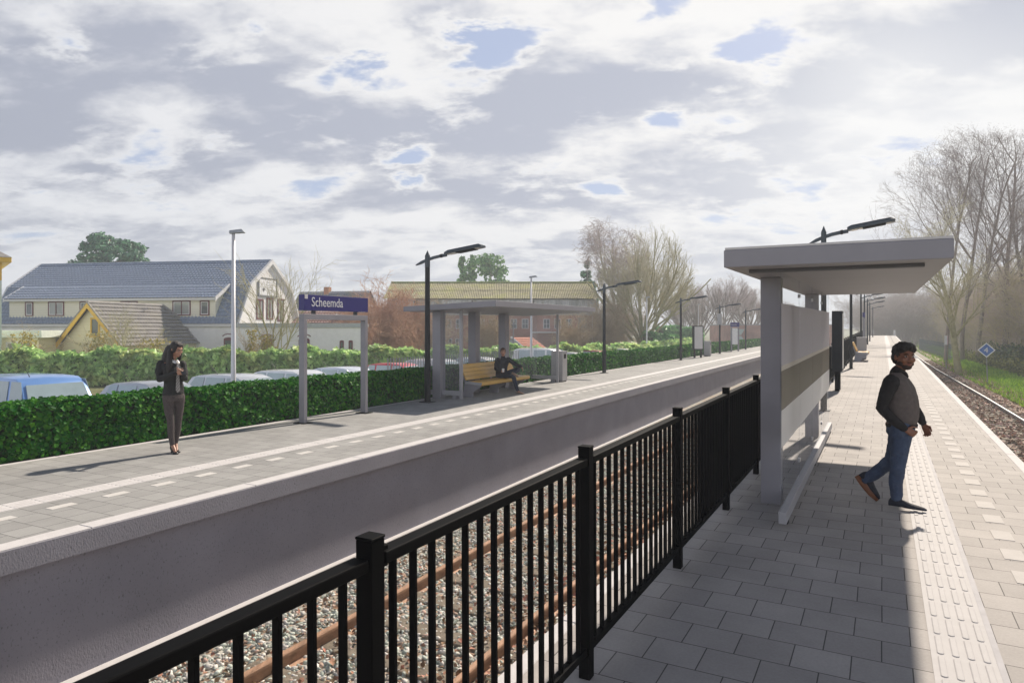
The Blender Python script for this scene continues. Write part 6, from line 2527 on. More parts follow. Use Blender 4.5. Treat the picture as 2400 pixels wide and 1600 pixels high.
# ---- track signs
m_sgrey = mat('galvanised post', (0.30, 0.31, 0.31), 0.5, 0.4)
p = at(2312, 36.6, GZ)
t = thing('track_sign', p, 'blue diamond track sign with white border reading 4 on a thin post', 'sign', rz=-R_(34))
b = MB()
b.tube([(0.05, 0, 0), (0.02, 0, 1.0)], 0.03, 8)
b.tube([(0.02, 0, 1.0), (0, 0, 2.2)], 0.02, 8)
b.build('post', m_sgrey, t)
b = MB()
D_ = 0.40
b.prism([(-D_, 0), (0, -D_), (D_, 0), (0, D_)], lambda x, z, q: (x, q, 1.88 + z), -0.034, -0.022)
pl = b.build('plate', mat('white sign plate', (0.78, 0.78, 0.78), 0.4), t)
b = MB()
D_ = 0.335
b.prism([(-D_, 0), (0, -D_), (D_, 0), (0, D_)], lambda x, z, q: (x, q, 1.88 + z), -0.037, -0.0345)
b.build('blue_field', mat('sign blue', (0.04, 0.13, 0.42), 0.4), pl)
text_mesh('4', 0.40, 'numeral', m_wframe, pl, (-0.115, -0.0375, 1.745), (R_(90), 0, 0), 1.0, 0.003)
p = at(2217.5, 50.5, GZ)
t = thing('track_sign', p, 'narrow white upright track sign on a grey post beside the right track', 'sign', rz=-R_(28))
b = MB()
b.tube([(0, 0, 0), (0, 0, 1.9)], 0.03, 8)
b.build('post', m_sgrey, t)
b = MB()
b.box(-0.11, 0.11, -0.05, -0.031, 1.83, 2.5)
pl = b.build('plate', mat('white sign plate', (0.78, 0.78, 0.78), 0.4), t)
b = MB()
b.box(0.078, 0.108, -0.053, -0.0505, 1.84, 2.49)
b.build('pink_edge', mat('pink edge', (0.6, 0.25, 0.35), 0.5), pl)
for px, lb in ((2054, 'small white marker post at the left corner of the right platform end'), (2101, 'small white marker post at the right corner of the right platform end')):
    a = (px - CX) / F_
    s = P_FAR - 1.0
    d = -1.2 if px < 2080 else 1.5
    t = thing('marker_post', RF.w(s, d), lb, 'marker post', rz=-RF.t, group='white marker posts at the platform end')
    b = MB()
    b.box(-0.12, 0.12, -0.05, 0.05, 0, 0.75)
    b.build('post', m_wframe, t, bevel=0.01)
    b = MB()
    b.box(-0.16, 0.16, -0.08, 0.08, 0.751, 0.80)
    b.build('cap', m_wframe, t)
# ------------------------------------------------------------------ people
def limb(mb, pts, rad, n=14):
    """tapered round limb with rounded ends; radii may be (a, b) pairs -> kept round by the mean"""
    pts = [Vector(p) for p in pts]
    a = (pts[0] - pts[1]).normalized()
    e = (pts[-1] - pts[-2]).normalized()
    P = [pts[0] + a * rad[0] * 0.85, pts[0] + a * rad[0] * 0.55] + pts + [pts[-1] + e * rad[-1] * 0.55, pts[-1] + e * rad[-1] * 0.85]
    Rr = [rad[0] * 0.45, rad[0] * 0.82] + list(rad) + [rad[-1] * 0.82, rad[-1] * 0.45]
    mb.tube(P, Rr, n)


def trunk(mb, secs, fwd, lat, n=20, pw=2.4):
    """stacked sections (centre, half-depth, half-width)"""
    fwd, lat = Vector(fwd), Vector(lat)
    rings = []
    for c, rf, rl in secs:
        c = Vector(c)
        r = []
        for k in range(n):
            a = 2 * math.pi * k / n
            ca, sa = math.cos(a), math.sin(a)
            ca = math.copysign(abs(ca) ** (2 / pw), ca)
            sa = math.copysign(abs(sa) ** (2 / pw), sa)
            r.append(c + fwd * ca * rf + lat * sa * rl)
        rings.append(r)
    mb.loft(rings)


def oball(mb, M, c, r, nu=14, nv=10):
    """ellipsoid in a local matrix frame"""
    b = MB()
    b.ball(c, r[0], r[1], r[2], nu, nv)
    mb.add([M @ Vector(v) for v in b.v], b.f)


def cloth_tex(size):
    n = 'folds %.3f' % size
    t = bpy.data.textures.get(n)
    if t is None:
        t = bpy.data.textures.new(n, 'CLOUDS')
        t.noise_scale = size
        t.noise_depth = 2
    return t


def remesh(o, vox, smooth=4, folds=0.0, fsize=0.09):
    m = o.modifiers.new('remesh', 'REMESH')
    m.mode = 'VOXEL'
    m.voxel_size = vox
    m.use_smooth_shade = True
    s = o.modifiers.new('smooth', 'SMOOTH')
    s.factor = 0.5
    s.iterations = smooth
    if folds:
        d = o.modifiers.new('folds', 'DISPLACE')
        d.texture = cloth_tex(fsize)
        d.texture_coords = 'LOCAL'
        d.strength = folds
        d.mid_level = 0.5
    return o


def hand(mb, wrist, d, side, nrm, sc=1.0, curl=0.5, thumb=0.6, splay=0.05):
    """d towards the fingers, side towards the thumb, nrm out of the palm"""
    d, side, nrm = Vector(d).normalized(), Vector(side).normalized(), Vector(nrm).normalized()
    w = Vector(wrist)
    # palm: flattened loft
    rings = []
    for f, hw, ht in ((0, 0.024, 0.020), (0.02, 0.03, 0.020), (0.05, 0.038, 0.019), (0.085, 0.041, 0.016), (0.10, 0.038, 0.013)):
        c = w + d * f * sc
        rings.append([c + side * math.cos(2 * math.pi * k / 12) * hw * sc + nrm * math.sin(2 * math.pi * k / 12) * ht * sc for k in range(12)])
    mb.loft(rings)
    for i, (off, ln) in enumerate(((0.029, 0.070), (0.010, 0.079), (-0.010, 0.073), (-0.028, 0.058))):
        p = w + d * 0.092 * sc + side * off * sc
        dd = (d + side * (splay * (1.5 - i))).normalized()
        pts = [p]
        ang = 0.0
        for seg, fr in ((0, 0.42), (1, 0.32), (2, 0.26)):
            ang += curl * (0.75 if seg == 0 else 1.0) * (1 + 0.12 * i)
            v = dd * math.cos(ang) + nrm * math.sin(ang)
            pts.append(pts[-1] + v * ln * fr * sc)
        limb(mb, pts, [0.0098 * sc, 0.0092 * sc, 0.0083 * sc, 0.0072 * sc], 8)
    p = w + d * 0.03 * sc + side * 0.026 * sc
    v1 = (d * 0.55 + side * 0.75 + nrm * thumb * 0.4).normalized()
    v2 = (d * 0.9 + side * 0.15 + nrm * thumb * 0.7).normalized()
    limb(mb, [p, p + v1 * 0.042 * sc, p + v1 * 0.042 * sc + v2 * 0.032 * sc, p + v1 * 0.042 * sc + v2 * 0.056 * sc], [0.014 * sc, 0.0115 * sc, 0.010 * sc, 0.0082 * sc], 8)


def head_matrix(c, f, up):
    f, up = Vector(f).normalized(), Vector(up)
    lat = f.cross(up).normalized()
    up = lat.cross(f).normalized()
    return Matrix(((lat.x, f.x, up.x, c[0]), (lat.y, f.y, up.y, c[1]), (lat.z, f.z, up.z, c[2]), (0, 0, 0, 1)))


def head(mb, M, s=1.0, fem=False):
    """x lateral (right of the face), y forward, z up; origin mid head"""
    q = lambda *a: tuple(v * s for v in a)
    oball(mb, M, q(0, -0.012, 0.028), q(0.076, 0.098, 0.094), 16, 12)
    oball(mb, M, q(0, 0.018, -0.025), q(0.066, 0.074, 0.088), 16, 12)
    oball(mb, M, q(0, 0.050, -0.078), q(0.040 if not fem else 0.034, 0.040, 0.036))
    oball(mb, M, q(0, 0.082, 0.030), q(0.052, 0.014, 0.012))               # brow
    for sx in (-1, 1):
        oball(mb, M, q(sx * 0.042, 0.066, -0.022), q(0.024, 0.022, 0.026))    # cheek
        oball(mb, M, q(sx * 0.078, -0.008, -0.005), q(0.009, 0.022, 0.034))   # ear
        oball(mb, M, q(sx * 0.012, 0.096, -0.030), q(0.010, 0.013, 0.009))    # nostril wing
    b = MB()
    b.loft([[M @ Vector(q(sx, y, z)) for sx, y in ((-w, yb), (w, yb), (w * 0.6, yf), (-w * 0.6, yf))] for z, w, yb, yf in ((-0.034, 0.013, 0.07, 0.109), (-0.018, 0.012, 0.07, 0.113), (0.010, 0.009, 0.07, 0.098), (0.030, 0.008, 0.065, 0.088))])
    mb.add(b.v, b.f)
    oball(mb, M, q(0, 0.088, -0.058), q(0.023, 0.011, 0.006))
    oball(mb, M, q(0, 0.086, -0.068), q(0.020, 0.012, 0.007))


def face_bits(M, par, s, skinlip, brow_m):
    q = lambda *a: tuple(v * s for v in a)
    for sx in (-1, 1):
        b = MB()
        oball(b, M, q(sx * 0.031, 0.079, 0.008), q(0.0145, 0.011, 0.0075))
        e = b.build('eye', M_EYEW, par, smooth=True)
        b = MB()
        oball(b, M, q(sx * 0.031, 0.0865, 0.008), q(0.0065, 0.005, 0.0068))
        b.build('iris', M_EYEB, e, smooth=True)
        b = MB()
        b.tube([M @ Vector(q(sx * 0.012, 0.095, 0.026)), M @ Vector(q(sx * 0.03, 0.0945, 0.033)), M @ Vector(q(sx * 0.052, 0.075, 0.026))], [0.004 * s, 0.005 * s, 0.003 * s], 6)
        b.build('eyebrow', brow_m, par, smooth=True)
    b = MB()
    oball(b, M, q(0, 0.0935, -0.0575), q(0.024, 0.008, 0.0052))
    oball(b, M, q(0, 0.0915, -0.0675), q(0.020, 0.008, 0.0062))
    b.build('mouth', skinlip, par, smooth=True)


def shoe(mb, heel, toe, w=0.045, h=0.085, up=(0, 0, 1)):
    heel, toe, up = Vector(heel), Vector(toe), Vector(up)
    f = (toe - heel)
    L_ = f.length
    f.normalize()
    lat = f.cross(up).normalized()
    up = lat.cross(f).normalized()
    rings = []
    for t_, wd, ht in ((0.0, 0.6, 0.62), (0.05, 0.85, 0.95), (0.22, 0.9, 1.0), (0.42, 0.86, 0.80), (0.60, 1.0, 0.58), (0.78, 1.0, 0.46), (0.92, 0.72, 0.36), (1.0, 0.28, 0.22)):
        c = heel + f * L_ * t_
        r = []
        for k in range(12):
            a = 2 * math.pi * k / 12
            z = math.sin(a)
            r.append(c + lat * math.cos(a) * w * wd + up * (h * ht * (0.5 + 0.5 * z) if z > -0.6 else h * ht * 0.14))
        rings.append(r)
    mb.loft(rings)


m_jumper = mat('charcoal jumper', (0.115, 0.094, 0.088), 0.9, 0, 0.15, 25, 0.25, 120)
m_sleeve = mat('black sleeve knit', (0.014, 0.012, 0.013), 0.9, 0, 0.2, 25, 0.3, 120)
m_jeans = mat('blue denim', (0.036, 0.055, 0.105), 0.85, 0, 0.3, 7, 0.3, 60, dirt=(0.07, 0.105, 0.175), dscale=4)
m_shoe = mat('dark navy suede shoe', (0.013, 0.015, 0.026), 0.8, 0, 0.2, 20)
m_sole = mat('tan leather sole', (0.20, 0.075, 0.03), 0.6, 0, 0.15)
m_belt = mat('brown belt', (0.11, 0.035, 0.018), 0.5, 0, 0.1)

# ---- the man walking across the near platform (local x = the way he walks, y = away from the camera)
gx, gy = (2103 - 1200) / 1600, 7.02
t = thing('person', (gx * gy, gy, 0.075), 'man in charcoal jumper and blue jeans stepping across the right platform', 'person', rz=-R_(35))
t.scale = (0.945, 0.945, 0.945)
b = MB()
FW, LT = (1, 0, 0), (0, 1, 0)
# one continuous body
trunk(b, [((0.03, 0, 0.86), 0.12, 0.15), ((0.05, 0, 0.98), 0.135, 0.15), ((0.05, 0, 1.15), 0.14, 0.16), ((0.025, 0, 1.3), 0.125, 0.17), ((-0.005, 0, 1.40), 0.08, 0.14), ((0.0, 0, 1.44), 0.05, 0.07)], FW, LT)
limb(b, [(-0.005, 0, 1.40), (0.02, 0, 1.47), (0.045, 0, 1.54)], [0.062, 0.055, 0.056])
HF = Vector((0.58, -0.80, -0.03))
HM = head_matrix((0.066, -0.005, 1.62), HF, (0.04, 0.0, 1))
head(b, HM, 1.16)
# legs
front = [(0.045, -0.09, 0.86), (0.03, -0.09, 0.66), (0.015, -0.09, 0.45), (-0.005, -0.085, 0.28), (0.0, -0.08, 0.09)]
rear = [(0.03, 0.09, 0.86), (-0.01, 0.10, 0.66), (-0.06, 0.10, 0.47), (-0.19, 0.11, 0.345), (-0.315, 0.12, 0.225)]
for L_ in (front, rear):
    limb(b, L_, [0.08, 0.068, 0.05, 0.046, 0.036])
limb(b, [(-0.01, -0.08, 0.07), (0.08, -0.09, 0.04), (0.17, -0.10, 0.03)], [0.035, 0.034, 0.025])
limb(b, [(-0.33, 0.12, 0.20), (-0.28, 0.12, 0.11), (-0.22, 0.12, 0.05)], [0.033, 0.033, 0.022])
armR = [(-0.035, -0.185, 1.36), (-0.085, -0.225, 1.22), (-0.125, -0.235, 1.085), (-0.03, -0.235, 0.97), (0.085, -0.215, 0.875)]
armL = [(0.0, 0.185, 1.36), (0.06, 0.215, 1.22), (0.12, 0.22, 1.08), (0.18, 0.21, 0.99), (0.225, 0.19, 0.90)]
for A in (armR, armL):
    limb(b, A, [0.052, 0.048, 0.042, 0.036, 0.026])
hand(b, (0.09, -0.213, 0.87), (0.80, 0.15, -0.45), (0.40, 0.2, 0.85), (-0.1, 0.95, 0.1), 1.0, 0.85, 0.7)
hand(b, (0.228, 0.188, 0.895), (0.42, -0.10, -0.90), (0.75, -0.35, 0.35), (-0.55, -0.75, -0.1), 1.0, 0.42, 0.5, 0.10)
remesh(b.build('body', M_SKIN_D, t), 0.0075, 2)
face_bits(HM, t, 1.16, M_LIP, M_HAIR)
# hair: full dark cap leaving the face and ear free, and a short beard
b = MB()
q = lambda *a: tuple(v * 1.16 for v in a)
oball(b, HM, q(0, -0.030, 0.050), q(0.091, 0.100, 0.092), 18, 12)
oball(b, HM, q(0, -0.055, -0.008), q(0.082, 0.070, 0.080), 16, 10)
oball(b, HM, q(0, 0.030, 0.092), q(0.076, 0.066, 0.050), 16, 10)
oball(b, HM, q(0.045, 0.045, 0.075), q(0.038, 0.040, 0.035))
oball(b, HM, q(-0.045, 0.045, 0.075), q(0.038, 0.040, 0.035))
for sx in (-1, 1):
    oball(b, HM, q(sx * 0.070, 0.012, 0.030), q(0.012, 0.018, 0.040))
remesh(b.build('hair', M_HAIR, t), 0.008, 2, 0.022, 0.03)
b = MB()
oball(b, HM, q(0, 0.0485, -0.084), q(0.044, 0.046, 0.034))
for sx in (-1, 1):
    oball(b, HM, q(sx * 0.052, 0.022, -0.060), q(0.017, 0.046, 0.024))
    oball(b, HM, q(sx * 0.013, 0.0905, -0.0465), q(0.018, 0.008, 0.0045))
remesh(b.build('beard', mat('short dark beard', (0.035, 0.017, 0.012), 0.7, 0, 0.3, 80), t), 0.007, 1)
# jumper body, sleeves, collar, jeans, shoes
b = MB()
trunk(b, [((0.04, 0, 0.90), 0.142, 0.170), ((0.05, 0, 0.94), 0.152, 0.178), ((0.052, 0, 1.02), 0.156, 0.182), ((0.048, 0, 1.15), 0.154, 0.188), ((0.026, 0, 1.28), 0.148, 0.20), ((0.0, 0, 1.38), 0.115, 0.19), ((-0.005, 0, 1.435), 0.075, 0.11), ((0.0, 0, 1.455), 0.060, 0.075)], FW, LT)
remesh(b.build('jumper', m_jumper, t), 0.011, 4, 0.022, 0.10)
b = MB()
limb(b, armR, [0.082, 0.070, 0.062, 0.055, 0.040])
limb(b, armL, [0.080, 0.068, 0.058, 0.052, 0.040])
trunk(b, [((0.04, 0, 0.862), 0.150, 0.172), ((0.042, 0, 0.885), 0.156, 0.18), ((0.042, 0, 0.905), 0.152, 0.176)], FW, LT)
remesh(b.build('sleeve', m_sleeve, t), 0.010, 4, 0.020, 0.07)
b = MB()
limb(b, [(-0.008, 0, 1.435), (0.012, -0.002, 1.47)], [0.072, 0.069])
for sx in (-1, 1):
    b.tube([Vector((0.05, sx * 0.025, 1.46)), Vector((0.078, sx * 0.03, 1.435)), Vector((0.105, sx * 0.018, 1.40))], [0.020, 0.022, 0.008], 8)
remesh(b.build('collar', m_sleeve, t), 0.008, 2)
b = MB()
trunk(b, [((0.03, 0, 0.74), 0.10, 0.14), ((0.03, 0, 0.80), 0.138, 0.168), ((0.035, 0, 0.88), 0.140, 0.166), ((0.038, 0, 0.92), 0.138, 0.164)], FW, LT)
limb(b, front, [0.118, 0.098, 0.078, 0.070, 0.056])
limb(b, rear, [0.118, 0.098, 0.078, 0.070, 0.056])
remesh(b.build('jeans', m_jeans, t), 0.010, 4, 0.022, 0.07)
b = MB()
trunk(b, [((0.037, 0, 0.868), 0.147, 0.172), ((0.037, 0, 0.905), 0.147, 0.172)], FW, LT)
b.build('belt', m_belt, t, smooth=True)
b = MB()
shoe(b, (-0.075, -0.085, 0.004), (0.285, -0.105, 0.004), 0.048, 0.105)
s1 = remesh(b.build('shoe', m_shoe, t), 0.007, 3)
b = MB()
shoe(b, (-0.405, 0.12, 0.262), (-0.195, 0.12, 0.015), 0.048, 0.115, (0.7, 0, 0.7))
s2 = remesh(b.build('shoe', m_shoe, t), 0.007, 3)
b = MB()
b.tube([(-0.413, 0.12, 0.257), (-0.36, 0.12, 0.175), (-0.27, 0.12, 0.075), (-0.205, 0.12, 0.004)], [0.03, 0.03, 0.036, 0.02], 8)
b.build('sole', m_sole, s2, smooth=True)

# ---- the woman reading her phone (local x = right in the picture, y = away)
p = LF.w(7.02, -9.46)
t = thing('person', (p.x, p.y, p.z), 'woman in black jacket and striped tie looking at her phone by the hedge', 'person', rz=R_(26.3))
FWD = Vector((0.55, -0.83, 0)).normalized()
LAT = Vector((0.83, 0.55, 0)).normalized()
b = MB()
trunk(b, [((0.0, 0, 0.88), 0.075, 0.105), ((0.0, 0, 1.0), 0.08, 0.11), ((-0.01, 0, 1.12), 0.075, 0.10), ((-0.02, 0, 1.28), 0.09, 0.125), ((-0.03, 0, 1.39), 0.06, 0.13), ((-0.03, 0, 1.425), 0.04, 0.06)], FWD, LAT)
limb(b, [(-0.03, 0, 1.39), (-0.01, -0.01, 1.46), (0.015, -0.03, 1.52)], [0.050, 0.043, 0.045])
WF = Vector((0.66, -0.68, -0.33))
WM = head_matrix((0.035, -0.045, 1.595), WF, (0.15, -0.2, 1))
head(b, WM, 0.95, True)
wl1 = [(-0.078, -0.01, 0.86), (-0.066, -0.04, 0.66), (-0.046, -0.06, 0.50), (-0.042, -0.05, 0.32), (-0.025, -0.05, 0.14)]
wl2 = [(0.072, 0.03, 0.86), (0.070, 0.06, 0.66), (0.062, 0.07, 0.50), (0.048, 0.08, 0.32), (0.022, 0.07, 0.15)]
for L_ in (wl1, wl2):
    limb(b, L_, [0.068, 0.052, 0.038, 0.036, 0.026])
limb(b, [(-0.02, -0.05, 0.12), (0.0, -0.09, 0.075), (0.02, -0.15, 0.03)], [0.029, 0.029, 0.020])
limb(b, [(0.022, 0.07, 0.13), (0.03, 0.03, 0.08), (0.04, -0.03, 0.03)], [0.028, 0.027, 0.020])
wa1 = [(-0.175, 0.0, 1.37), (-0.20, -0.02, 1.25), (-0.195, -0.06, 1.145), (-0.09, -0.17, 1.19), (0.02, -0.23, 1.235)]
wa2 = [(0.11, 0.05, 1.36), (0.14, 0.03, 1.25), (0.145, -0.02, 1.14), (0.145, -0.12, 1.17), (0.125, -0.21, 1.21)]
for A in (wa1, wa2):
    limb(b, A, [0.045, 0.042, 0.037, 0.032, 0.024])
hand(b, (0.025, -0.232, 1.238), (0.90, -0.25, 0.12), (0.05, -0.15, 1.0), (0.15, 0.85, -0.1), 0.92, 0.75, 0.7)
hand(b, (0.122, -0.212, 1.212), (-0.2, -0.55, 0.5), (-0.75, -0.1, 0.4), (-0.5, 0.3, 0.5), 0.92, 0.7, 0.7)
remesh(b.build('body', M_SKIN_L, t), 0.0075, 2)
face_bits(WM, t, 0.95, M_LIP, M_HAIR)
b = MB()
q = lambda *a: tuple(v * 0.95 for v in a)
oball(b, WM, q(0, -0.026, 0.040), q(0.089, 0.098, 0.096), 18, 12)
oball(b, WM, q(0, 0.030, 0.085), q(0.066, 0.055, 0.040), 16, 10)
for sx in (-1, 1):
    oball(b, WM, q(sx * 0.070, 0.020, 0.02), q(0.020, 0.042, 0.075))
# long hair falling over the picture-left shoulder and down the chest
limb(b, [(-0.05, 0.02, 1.60), (-0.085, 0.03, 1.50), (-0.105, 0.02, 1.38), (-0.11, -0.05, 1.27), (-0.10, -0.10, 1.16)], [0.075, 0.080, 0.075, 0.060, 0.028])
limb(b, [(-0.03, 0.0, 1.60), (-0.05, 0.0, 1.48), (-0.065, -0.03, 1.36), (-0.075, -0.08, 1.24)], [0.075, 0.07, 0.065, 0.045])
limb(b, [(-0.055, -0.06, 1.57), (-0.06, -0.10, 1.46), (-0.065, -0.125, 1.36), (-0.075, -0.135, 1.26)], [0.035, 0.04, 0.045, 0.03])
limb(b, [(0.06, 0.02, 1.58), (0.075, 0.03, 1.50), (0.075, 0.05, 1.42)], [0.05, 0.04, 0.02])
remesh(b.build('hair', M_HAIR, t), 0.008, 3)
m_jacket = mat('black jacket', (0.008, 0.008, 0.009), 0.75, 0, 0.2, 12, 0.15, 80)
b = MB()
trunk(b, [((-0.01, 0.0, 0.895), 0.115, 0.155), ((-0.005, 0, 0.95), 0.115, 0.155), ((-0.005, 0, 1.08), 0.103, 0.135), ((-0.015, 0, 1.18), 0.112, 0.14), ((-0.02, 0, 1.28), 0.118, 0.155), ((-0.03, 0, 1.37), 0.085, 0.155), ((-0.03, 0, 1.42), 0.055, 0.085)], FWD, LAT)
limb(b, wa1, [0.070, 0.060, 0.056, 0.050, 0.040])
limb(b, wa2, [0.066, 0.058, 0.054, 0.048, 0.038])
remesh(b.build('jacket', m_jacket, t), 0.010, 4, 0.020, 0.08)
m_tweed = mat('grey brown tweed', (0.075, 0.06, 0.058), 0.95, 0, 0.5, 70, 0.4, 150)
b = MB()
trunk(b, [((0.0, 0, 0.80), 0.10, 0.13), ((0.0, 0, 0.84), 0.112, 0.145), ((0.0, 0, 0.91), 0.105, 0.14), ((0.0, 0, 0.95), 0.10, 0.135)], FWD, LAT)
limb(b, wl1, [0.088, 0.070, 0.052, 0.050, 0.037])
limb(b, wl2, [0.088, 0.070, 0.052, 0.050, 0.037])
remesh(b.build('trousers', m_tweed, t), 0.008, 3, 0.008, 0.07)


def on_chest(z, s, out):
    return Vector((-0.015, 0, z)) + FWD * out + LAT * s


b = MB()   # white collar
for sg in (-1, 1):
    b.add([on_chest(1.435, sg * 0.045, 0.055), on_chest(1.425, sg * 0.004, 0.10), on_chest(1.375, sg * 0.028, 0.115), on_chest(1.40, sg * 0.06, 0.085)], [(0, 1, 2, 3)])
    b.add([on_chest(1.435, sg * 0.045, 0.045), on_chest(1.425, sg * 0.004, 0.09), on_chest(1.375, sg * 0.028, 0.105), on_chest(1.40, sg * 0.06, 0.075)], [(0, 1, 2, 3)])
b.build('collar', m_wframe, t)
b = MB()
rings = []
for z, w, o_ in ((1.425, 0.018, 0.092), (1.40, 0.020, 0.108), (1.385, 0.014, 0.118), (1.28, 0.020, 0.128), (1.15, 0.026, 0.124), (1.0, 0.034, 0.126), (0.965, 0.034, 0.126), (0.935, 0.004, 0.124)):
    rings.append([on_chest(z, -w, o_ - 0.006), on_chest(z, w, o_ - 0.006), on_chest(z, w, o_ + 0.004), on_chest(z, -w, o_ + 0.004)])
b.loft(rings)
b.build('tie', stripe_mat('striped tie', (0.02, 0.018, 0.02), (0.55, 0.53, 0.52), 45, (0.55, 0.35, 1.0)), t)
m_heel = mat('black patent shoe', (0.008, 0.006, 0.006), 0.25, 0, 0.1)
for (h, to) in (((-0.035, -0.02, 0.075), (0.045, -0.20, 0.0)), ((0.0, 0.09, 0.075), (0.07, -0.075, 0.0))):
    b = MB()
    hv, tv = Vector(h), Vector(to)
    f = (tv - hv)
    f2 = Vector((f.x, f.y, 0)).normalized()
    lt = Vector((f2.y, -f2.x, 0))
    rings = []
    for k, (tt, w, zt) in enumerate(((0, 0.024, 0.05), (0.2, 0.030, 0.035), (0.45, 0.032, 0.022), (0.7, 0.038, 0.028), (0.9, 0.03, 0.03), (1.0, 0.01, 0.015))):
        c = hv.lerp(tv, tt)
        c.z = max(0.008, h[2] * (1 - tt / 0.68)) if tt < 0.68 else 0.008
        rings.append([c + lt * w + Vector((0, 0, -0.006)), c + lt * w * 0.95 + Vector((0, 0, zt * 0.7)), c + Vector((0, 0, zt)), c - lt * w * 0.95 + Vector((0, 0, zt * 0.7)), c - lt * w + Vector((0, 0, -0.006))])
    b.loft(rings)
    b.tube([(h[0], h[1], 0.075), (h[0], h[1], 0.0)], [0.014, 0.006], 8)
    b.build('shoe', m_heel, t, smooth=True)
# her phone is a thing of its own
w = Matrix.Translation((p.x, p.y, p.z)) @ Matrix.Rotation(R_(26.3), 4, 'Z')
ph = MB()
ph.box(-0.036, 0.036, -0.074, 0.074, -0.005, 0.005)
o = ph.build('phone', mat('black phone', (0.01, 0.01, 0.012), 0.2, 0, 0.05), None, bevel=0.003)
o.matrix_world = w @ Matrix.Translation((0.125, -0.275, 1.262)) @ Euler((R_(35), R_(10), R_(20))).to_matrix().to_4x4()
tag(o, 'small dark phone held in both hands by the woman with long hair', 'phone')

# ---- the man sitting on the bench (local x = right in the picture, y = away)
sp = LF.w(18.3, -9.66)
t = thing('person', (sp.x, sp.y, sp.z), 'man in dark shirt sitting cross-legged on the yellow bench with a cup', 'person', rz=R_(1))
SF = Vector((0.72, -0.69, 0)).normalized()
SL = Vector((0.69, 0.72, 0)).normalized()
b = MB()
trunk(b, [((-0.06, 0, 0.50), 0.12, 0.17), ((-0.055, 0, 0.62), 0.11, 0.155), ((-0.03, -0.02, 0.78), 0.105, 0.16), ((0.0, -0.03, 0.94), 0.11, 0.175), ((0.0, -0.03, 1.03), 0.075, 0.15), ((0.0, -0.03, 1.07), 0.045, 0.06)], SF, SL)
limb(b, [(0.0, -0.03, 1.03), (0.0, -0.045, 1.10), (0.0, -0.06, 1.16)], [0.055, 0.050, 0.050])
SM = head_matrix((0.0, -0.075, 1.235), (0.12, -0.98, -0.04), (0, 0, 1))
head(b, SM, 1.0)
l1 = [(-0.02, -0.05, 0.53), (0.13, -0.20, 0.545), (0.30, -0.36, 0.53), (0.36, -0.39, 0.33), (0.43, -0.44, 0.11)]
l2 = [(0.02, 0.06, 0.53), (0.24, 0.02, 0.62), (0.47, -0.06, 0.72), (0.40, -0.22, 0.665), (0.31, -0.36, 0.615)]
for L_ in (l1, l2):
    limb(b, L_, [0.085, 0.075, 0.056, 0.05, 0.034])
limb(b, [(0.43, -0.44, 0.09), (0.50, -0.49, 0.05), (0.57, -0.54, 0.035)], [0.034, 0.033, 0.024])
limb(b, [(0.30, -0.37, 0.61), (0.36, -0.42, 0.575), (0.42, -0.47, 0.55)], [0.034, 0.033, 0.026])
a1 = [(-0.16, -0.10, 1.0), (-0.21, -0.13, 0.86), (-0.225, -0.17, 0.73), (-0.15, -0.28, 0.685), (-0.07, -0.37, 0.665)]
a2 = [(0.155, 0.03, 1.01), (0.26, 0.0, 0.94), (0.36, -0.04, 0.87), (0.46, -0.09, 0.83), (0.55, -0.13, 0.795)]
for A in (a1, a2):
    limb(b, A, [0.05, 0.046, 0.040, 0.035, 0.026])
hand(b, (-0.065, -0.375, 0.663), (0.75, -0.45, 0.15), (-0.1, 0.2, 0.95), (0.2, 0.85, 0.1), 0.95, 0.75, 0.7)
hand(b, (0.553, -0.132, 0.793), (0.45, -0.2, -0.85), (0.1, -0.95, 0.2), (-0.85, -0.1, -0.4), 0.95, 0.35, 0.4, 0.08)
remesh(b.build('body', M_SKIN_L, t), 0.009, 2)
face_bits(SM, t, 1.0, M_LIP, M_HAIR2)
b = MB()
oball(b, SM, (0, -0.026, 0.050), (0.086, 0.094, 0.086), 18, 12)
oball(b, SM, (0.01, 0.032, 0.092), (0.068, 0.058, 0.040), 16, 10)
oball(b, SM, (0, -0.05, 0.0), (0.078, 0.062, 0.07), 16, 10)
for sx in (-1, 1):
    oball(b, SM, (sx * 0.073, 0.012, 0.02), (0.010, 0.020, 0.042))
remesh(b.build('hair', M_HAIR2, t), 0.009, 2)
m_navy = mat('dark navy shirt', (0.010, 0.012, 0.018), 0.8, 0, 0.2, 14, 0.2, 80)
b = MB()
trunk(b, [((-0.055, 0, 0.50), 0.145, 0.19), ((-0.055, 0, 0.60), 0.140, 0.18), ((-0.03, -0.02, 0.78), 0.130, 0.185), ((0.0, -0.03, 0.92), 0.132, 0.20), ((0.0, -0.03, 1.01), 0.095, 0.185), ((0.0, -0.03, 1.065), 0.062, 0.085)], SF, SL)
limb(b, a1, [0.076, 0.064, 0.058, 0.052, 0.040])
limb(b, a2, [0.076, 0.064, 0.058, 0.052, 0.040])
limb(b, [(0.0, -0.03, 1.05), (0.0, -0.042, 1.095)], [0.066, 0.062])
remesh(b.build('shirt', m_navy, t), 0.011, 4, 0.020, 0.08)
b = MB()
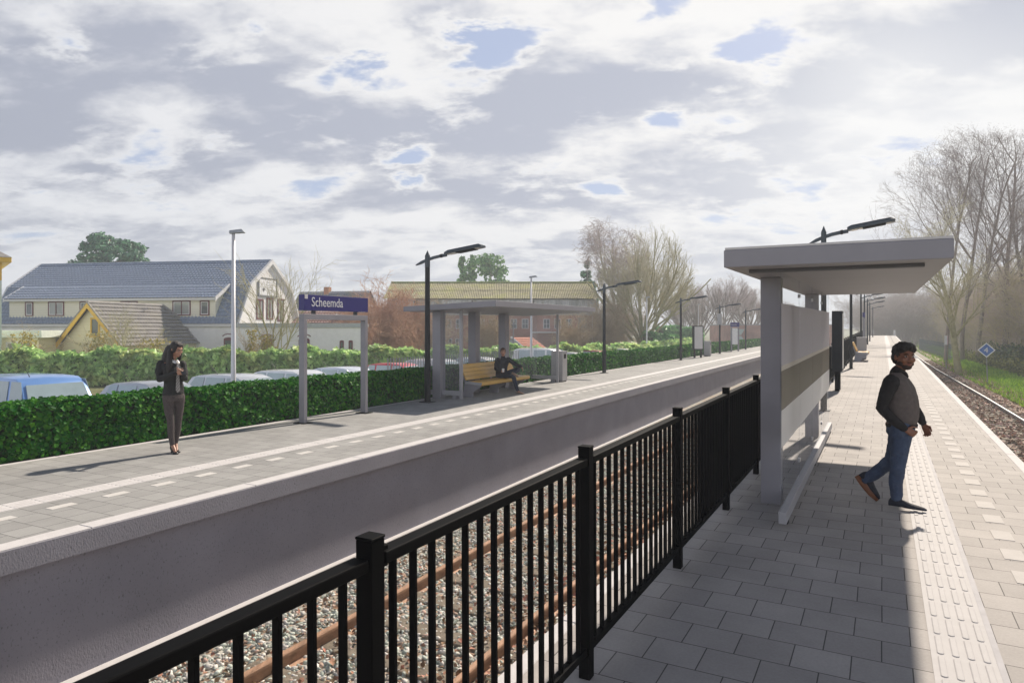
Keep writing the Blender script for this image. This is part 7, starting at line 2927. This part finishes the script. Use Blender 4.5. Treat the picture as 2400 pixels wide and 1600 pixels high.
trunk(b, [((-0.04, 0, 0.465), 0.14, 0.18), ((-0.04, 0, 0.56), 0.14, 0.18), ((-0.045, 0, 0.62), 0.125, 0.165)], SF, SL)
limb(b, l1, [0.102, 0.092, 0.076, 0.066, 0.050])
limb(b, l2, [0.100, 0.090, 0.074, 0.066, 0.050])
remesh(b.build('trousers', mat('dark navy trousers', (0.010, 0.015, 0.035), 0.85, 0, 0.25, 8, 0.2, 60), t), 0.011, 4)
m_tan = mat('tan suede shoe', (0.23, 0.165, 0.12), 0.85, 0, 0.15, 12)
for h, to in (((0.40, -0.415, 0.005), (0.62, -0.58, 0.005)), ((0.255, -0.33, 0.575), (0.45, -0.50, 0.50))):
    b = MB()
    shoe(b, h, to, 0.045, 0.095)
    remesh(b.build('shoe', m_tan, t), 0.008, 2)
b = MB()
b.tube([(0, 0, 0), (0, 0, 0.095)], [0.028, 0.037], 14)
b.tube([(0, 0, 0.0951), (0, 0, 0.105)], [0.039, 0.037], 14)
w = Matrix.Translation((sp.x, sp.y, sp.z)) @ Matrix.Rotation(R_(1), 4, 'Z')
o = b.build('cup', mat('white paper cup', (0.75, 0.75, 0.74), 0.6), smooth=False)
o.matrix_world = w @ Matrix.Translation((0.0, -0.43, 0.655))
tag(o, 'white paper cup in the hand of the man on the bench', 'cup')

# ------------------------------------------------------------------ haze
HAZE = 0.0017
if HAZE > 0:
    b = MB()
    b.box(-120, 190, -22, 345, GZ - 1.2, 21.5)
    m = bpy.data.materials.new('haze air')
    m.use_nodes = True
    nt = m.node_tree
    nt.nodes.remove(nt.nodes['Principled BSDF'])
    pv = nt.nodes.new('ShaderNodeVolumePrincipled')
    pv.inputs['Color'].default_value = (0.84, 0.91, 1.0, 1)
    pv.inputs['Density'].default_value = HAZE
    pv.inputs['Anisotropy'].default_value = 0.2
    nt.links.new(pv.outputs[0], nt.nodes['Material Output'].inputs['Volume'])
    o = b.build('haze', m)
    o['kind'] = 'stuff'
    o['label'] = 'thin pale haze in the air'
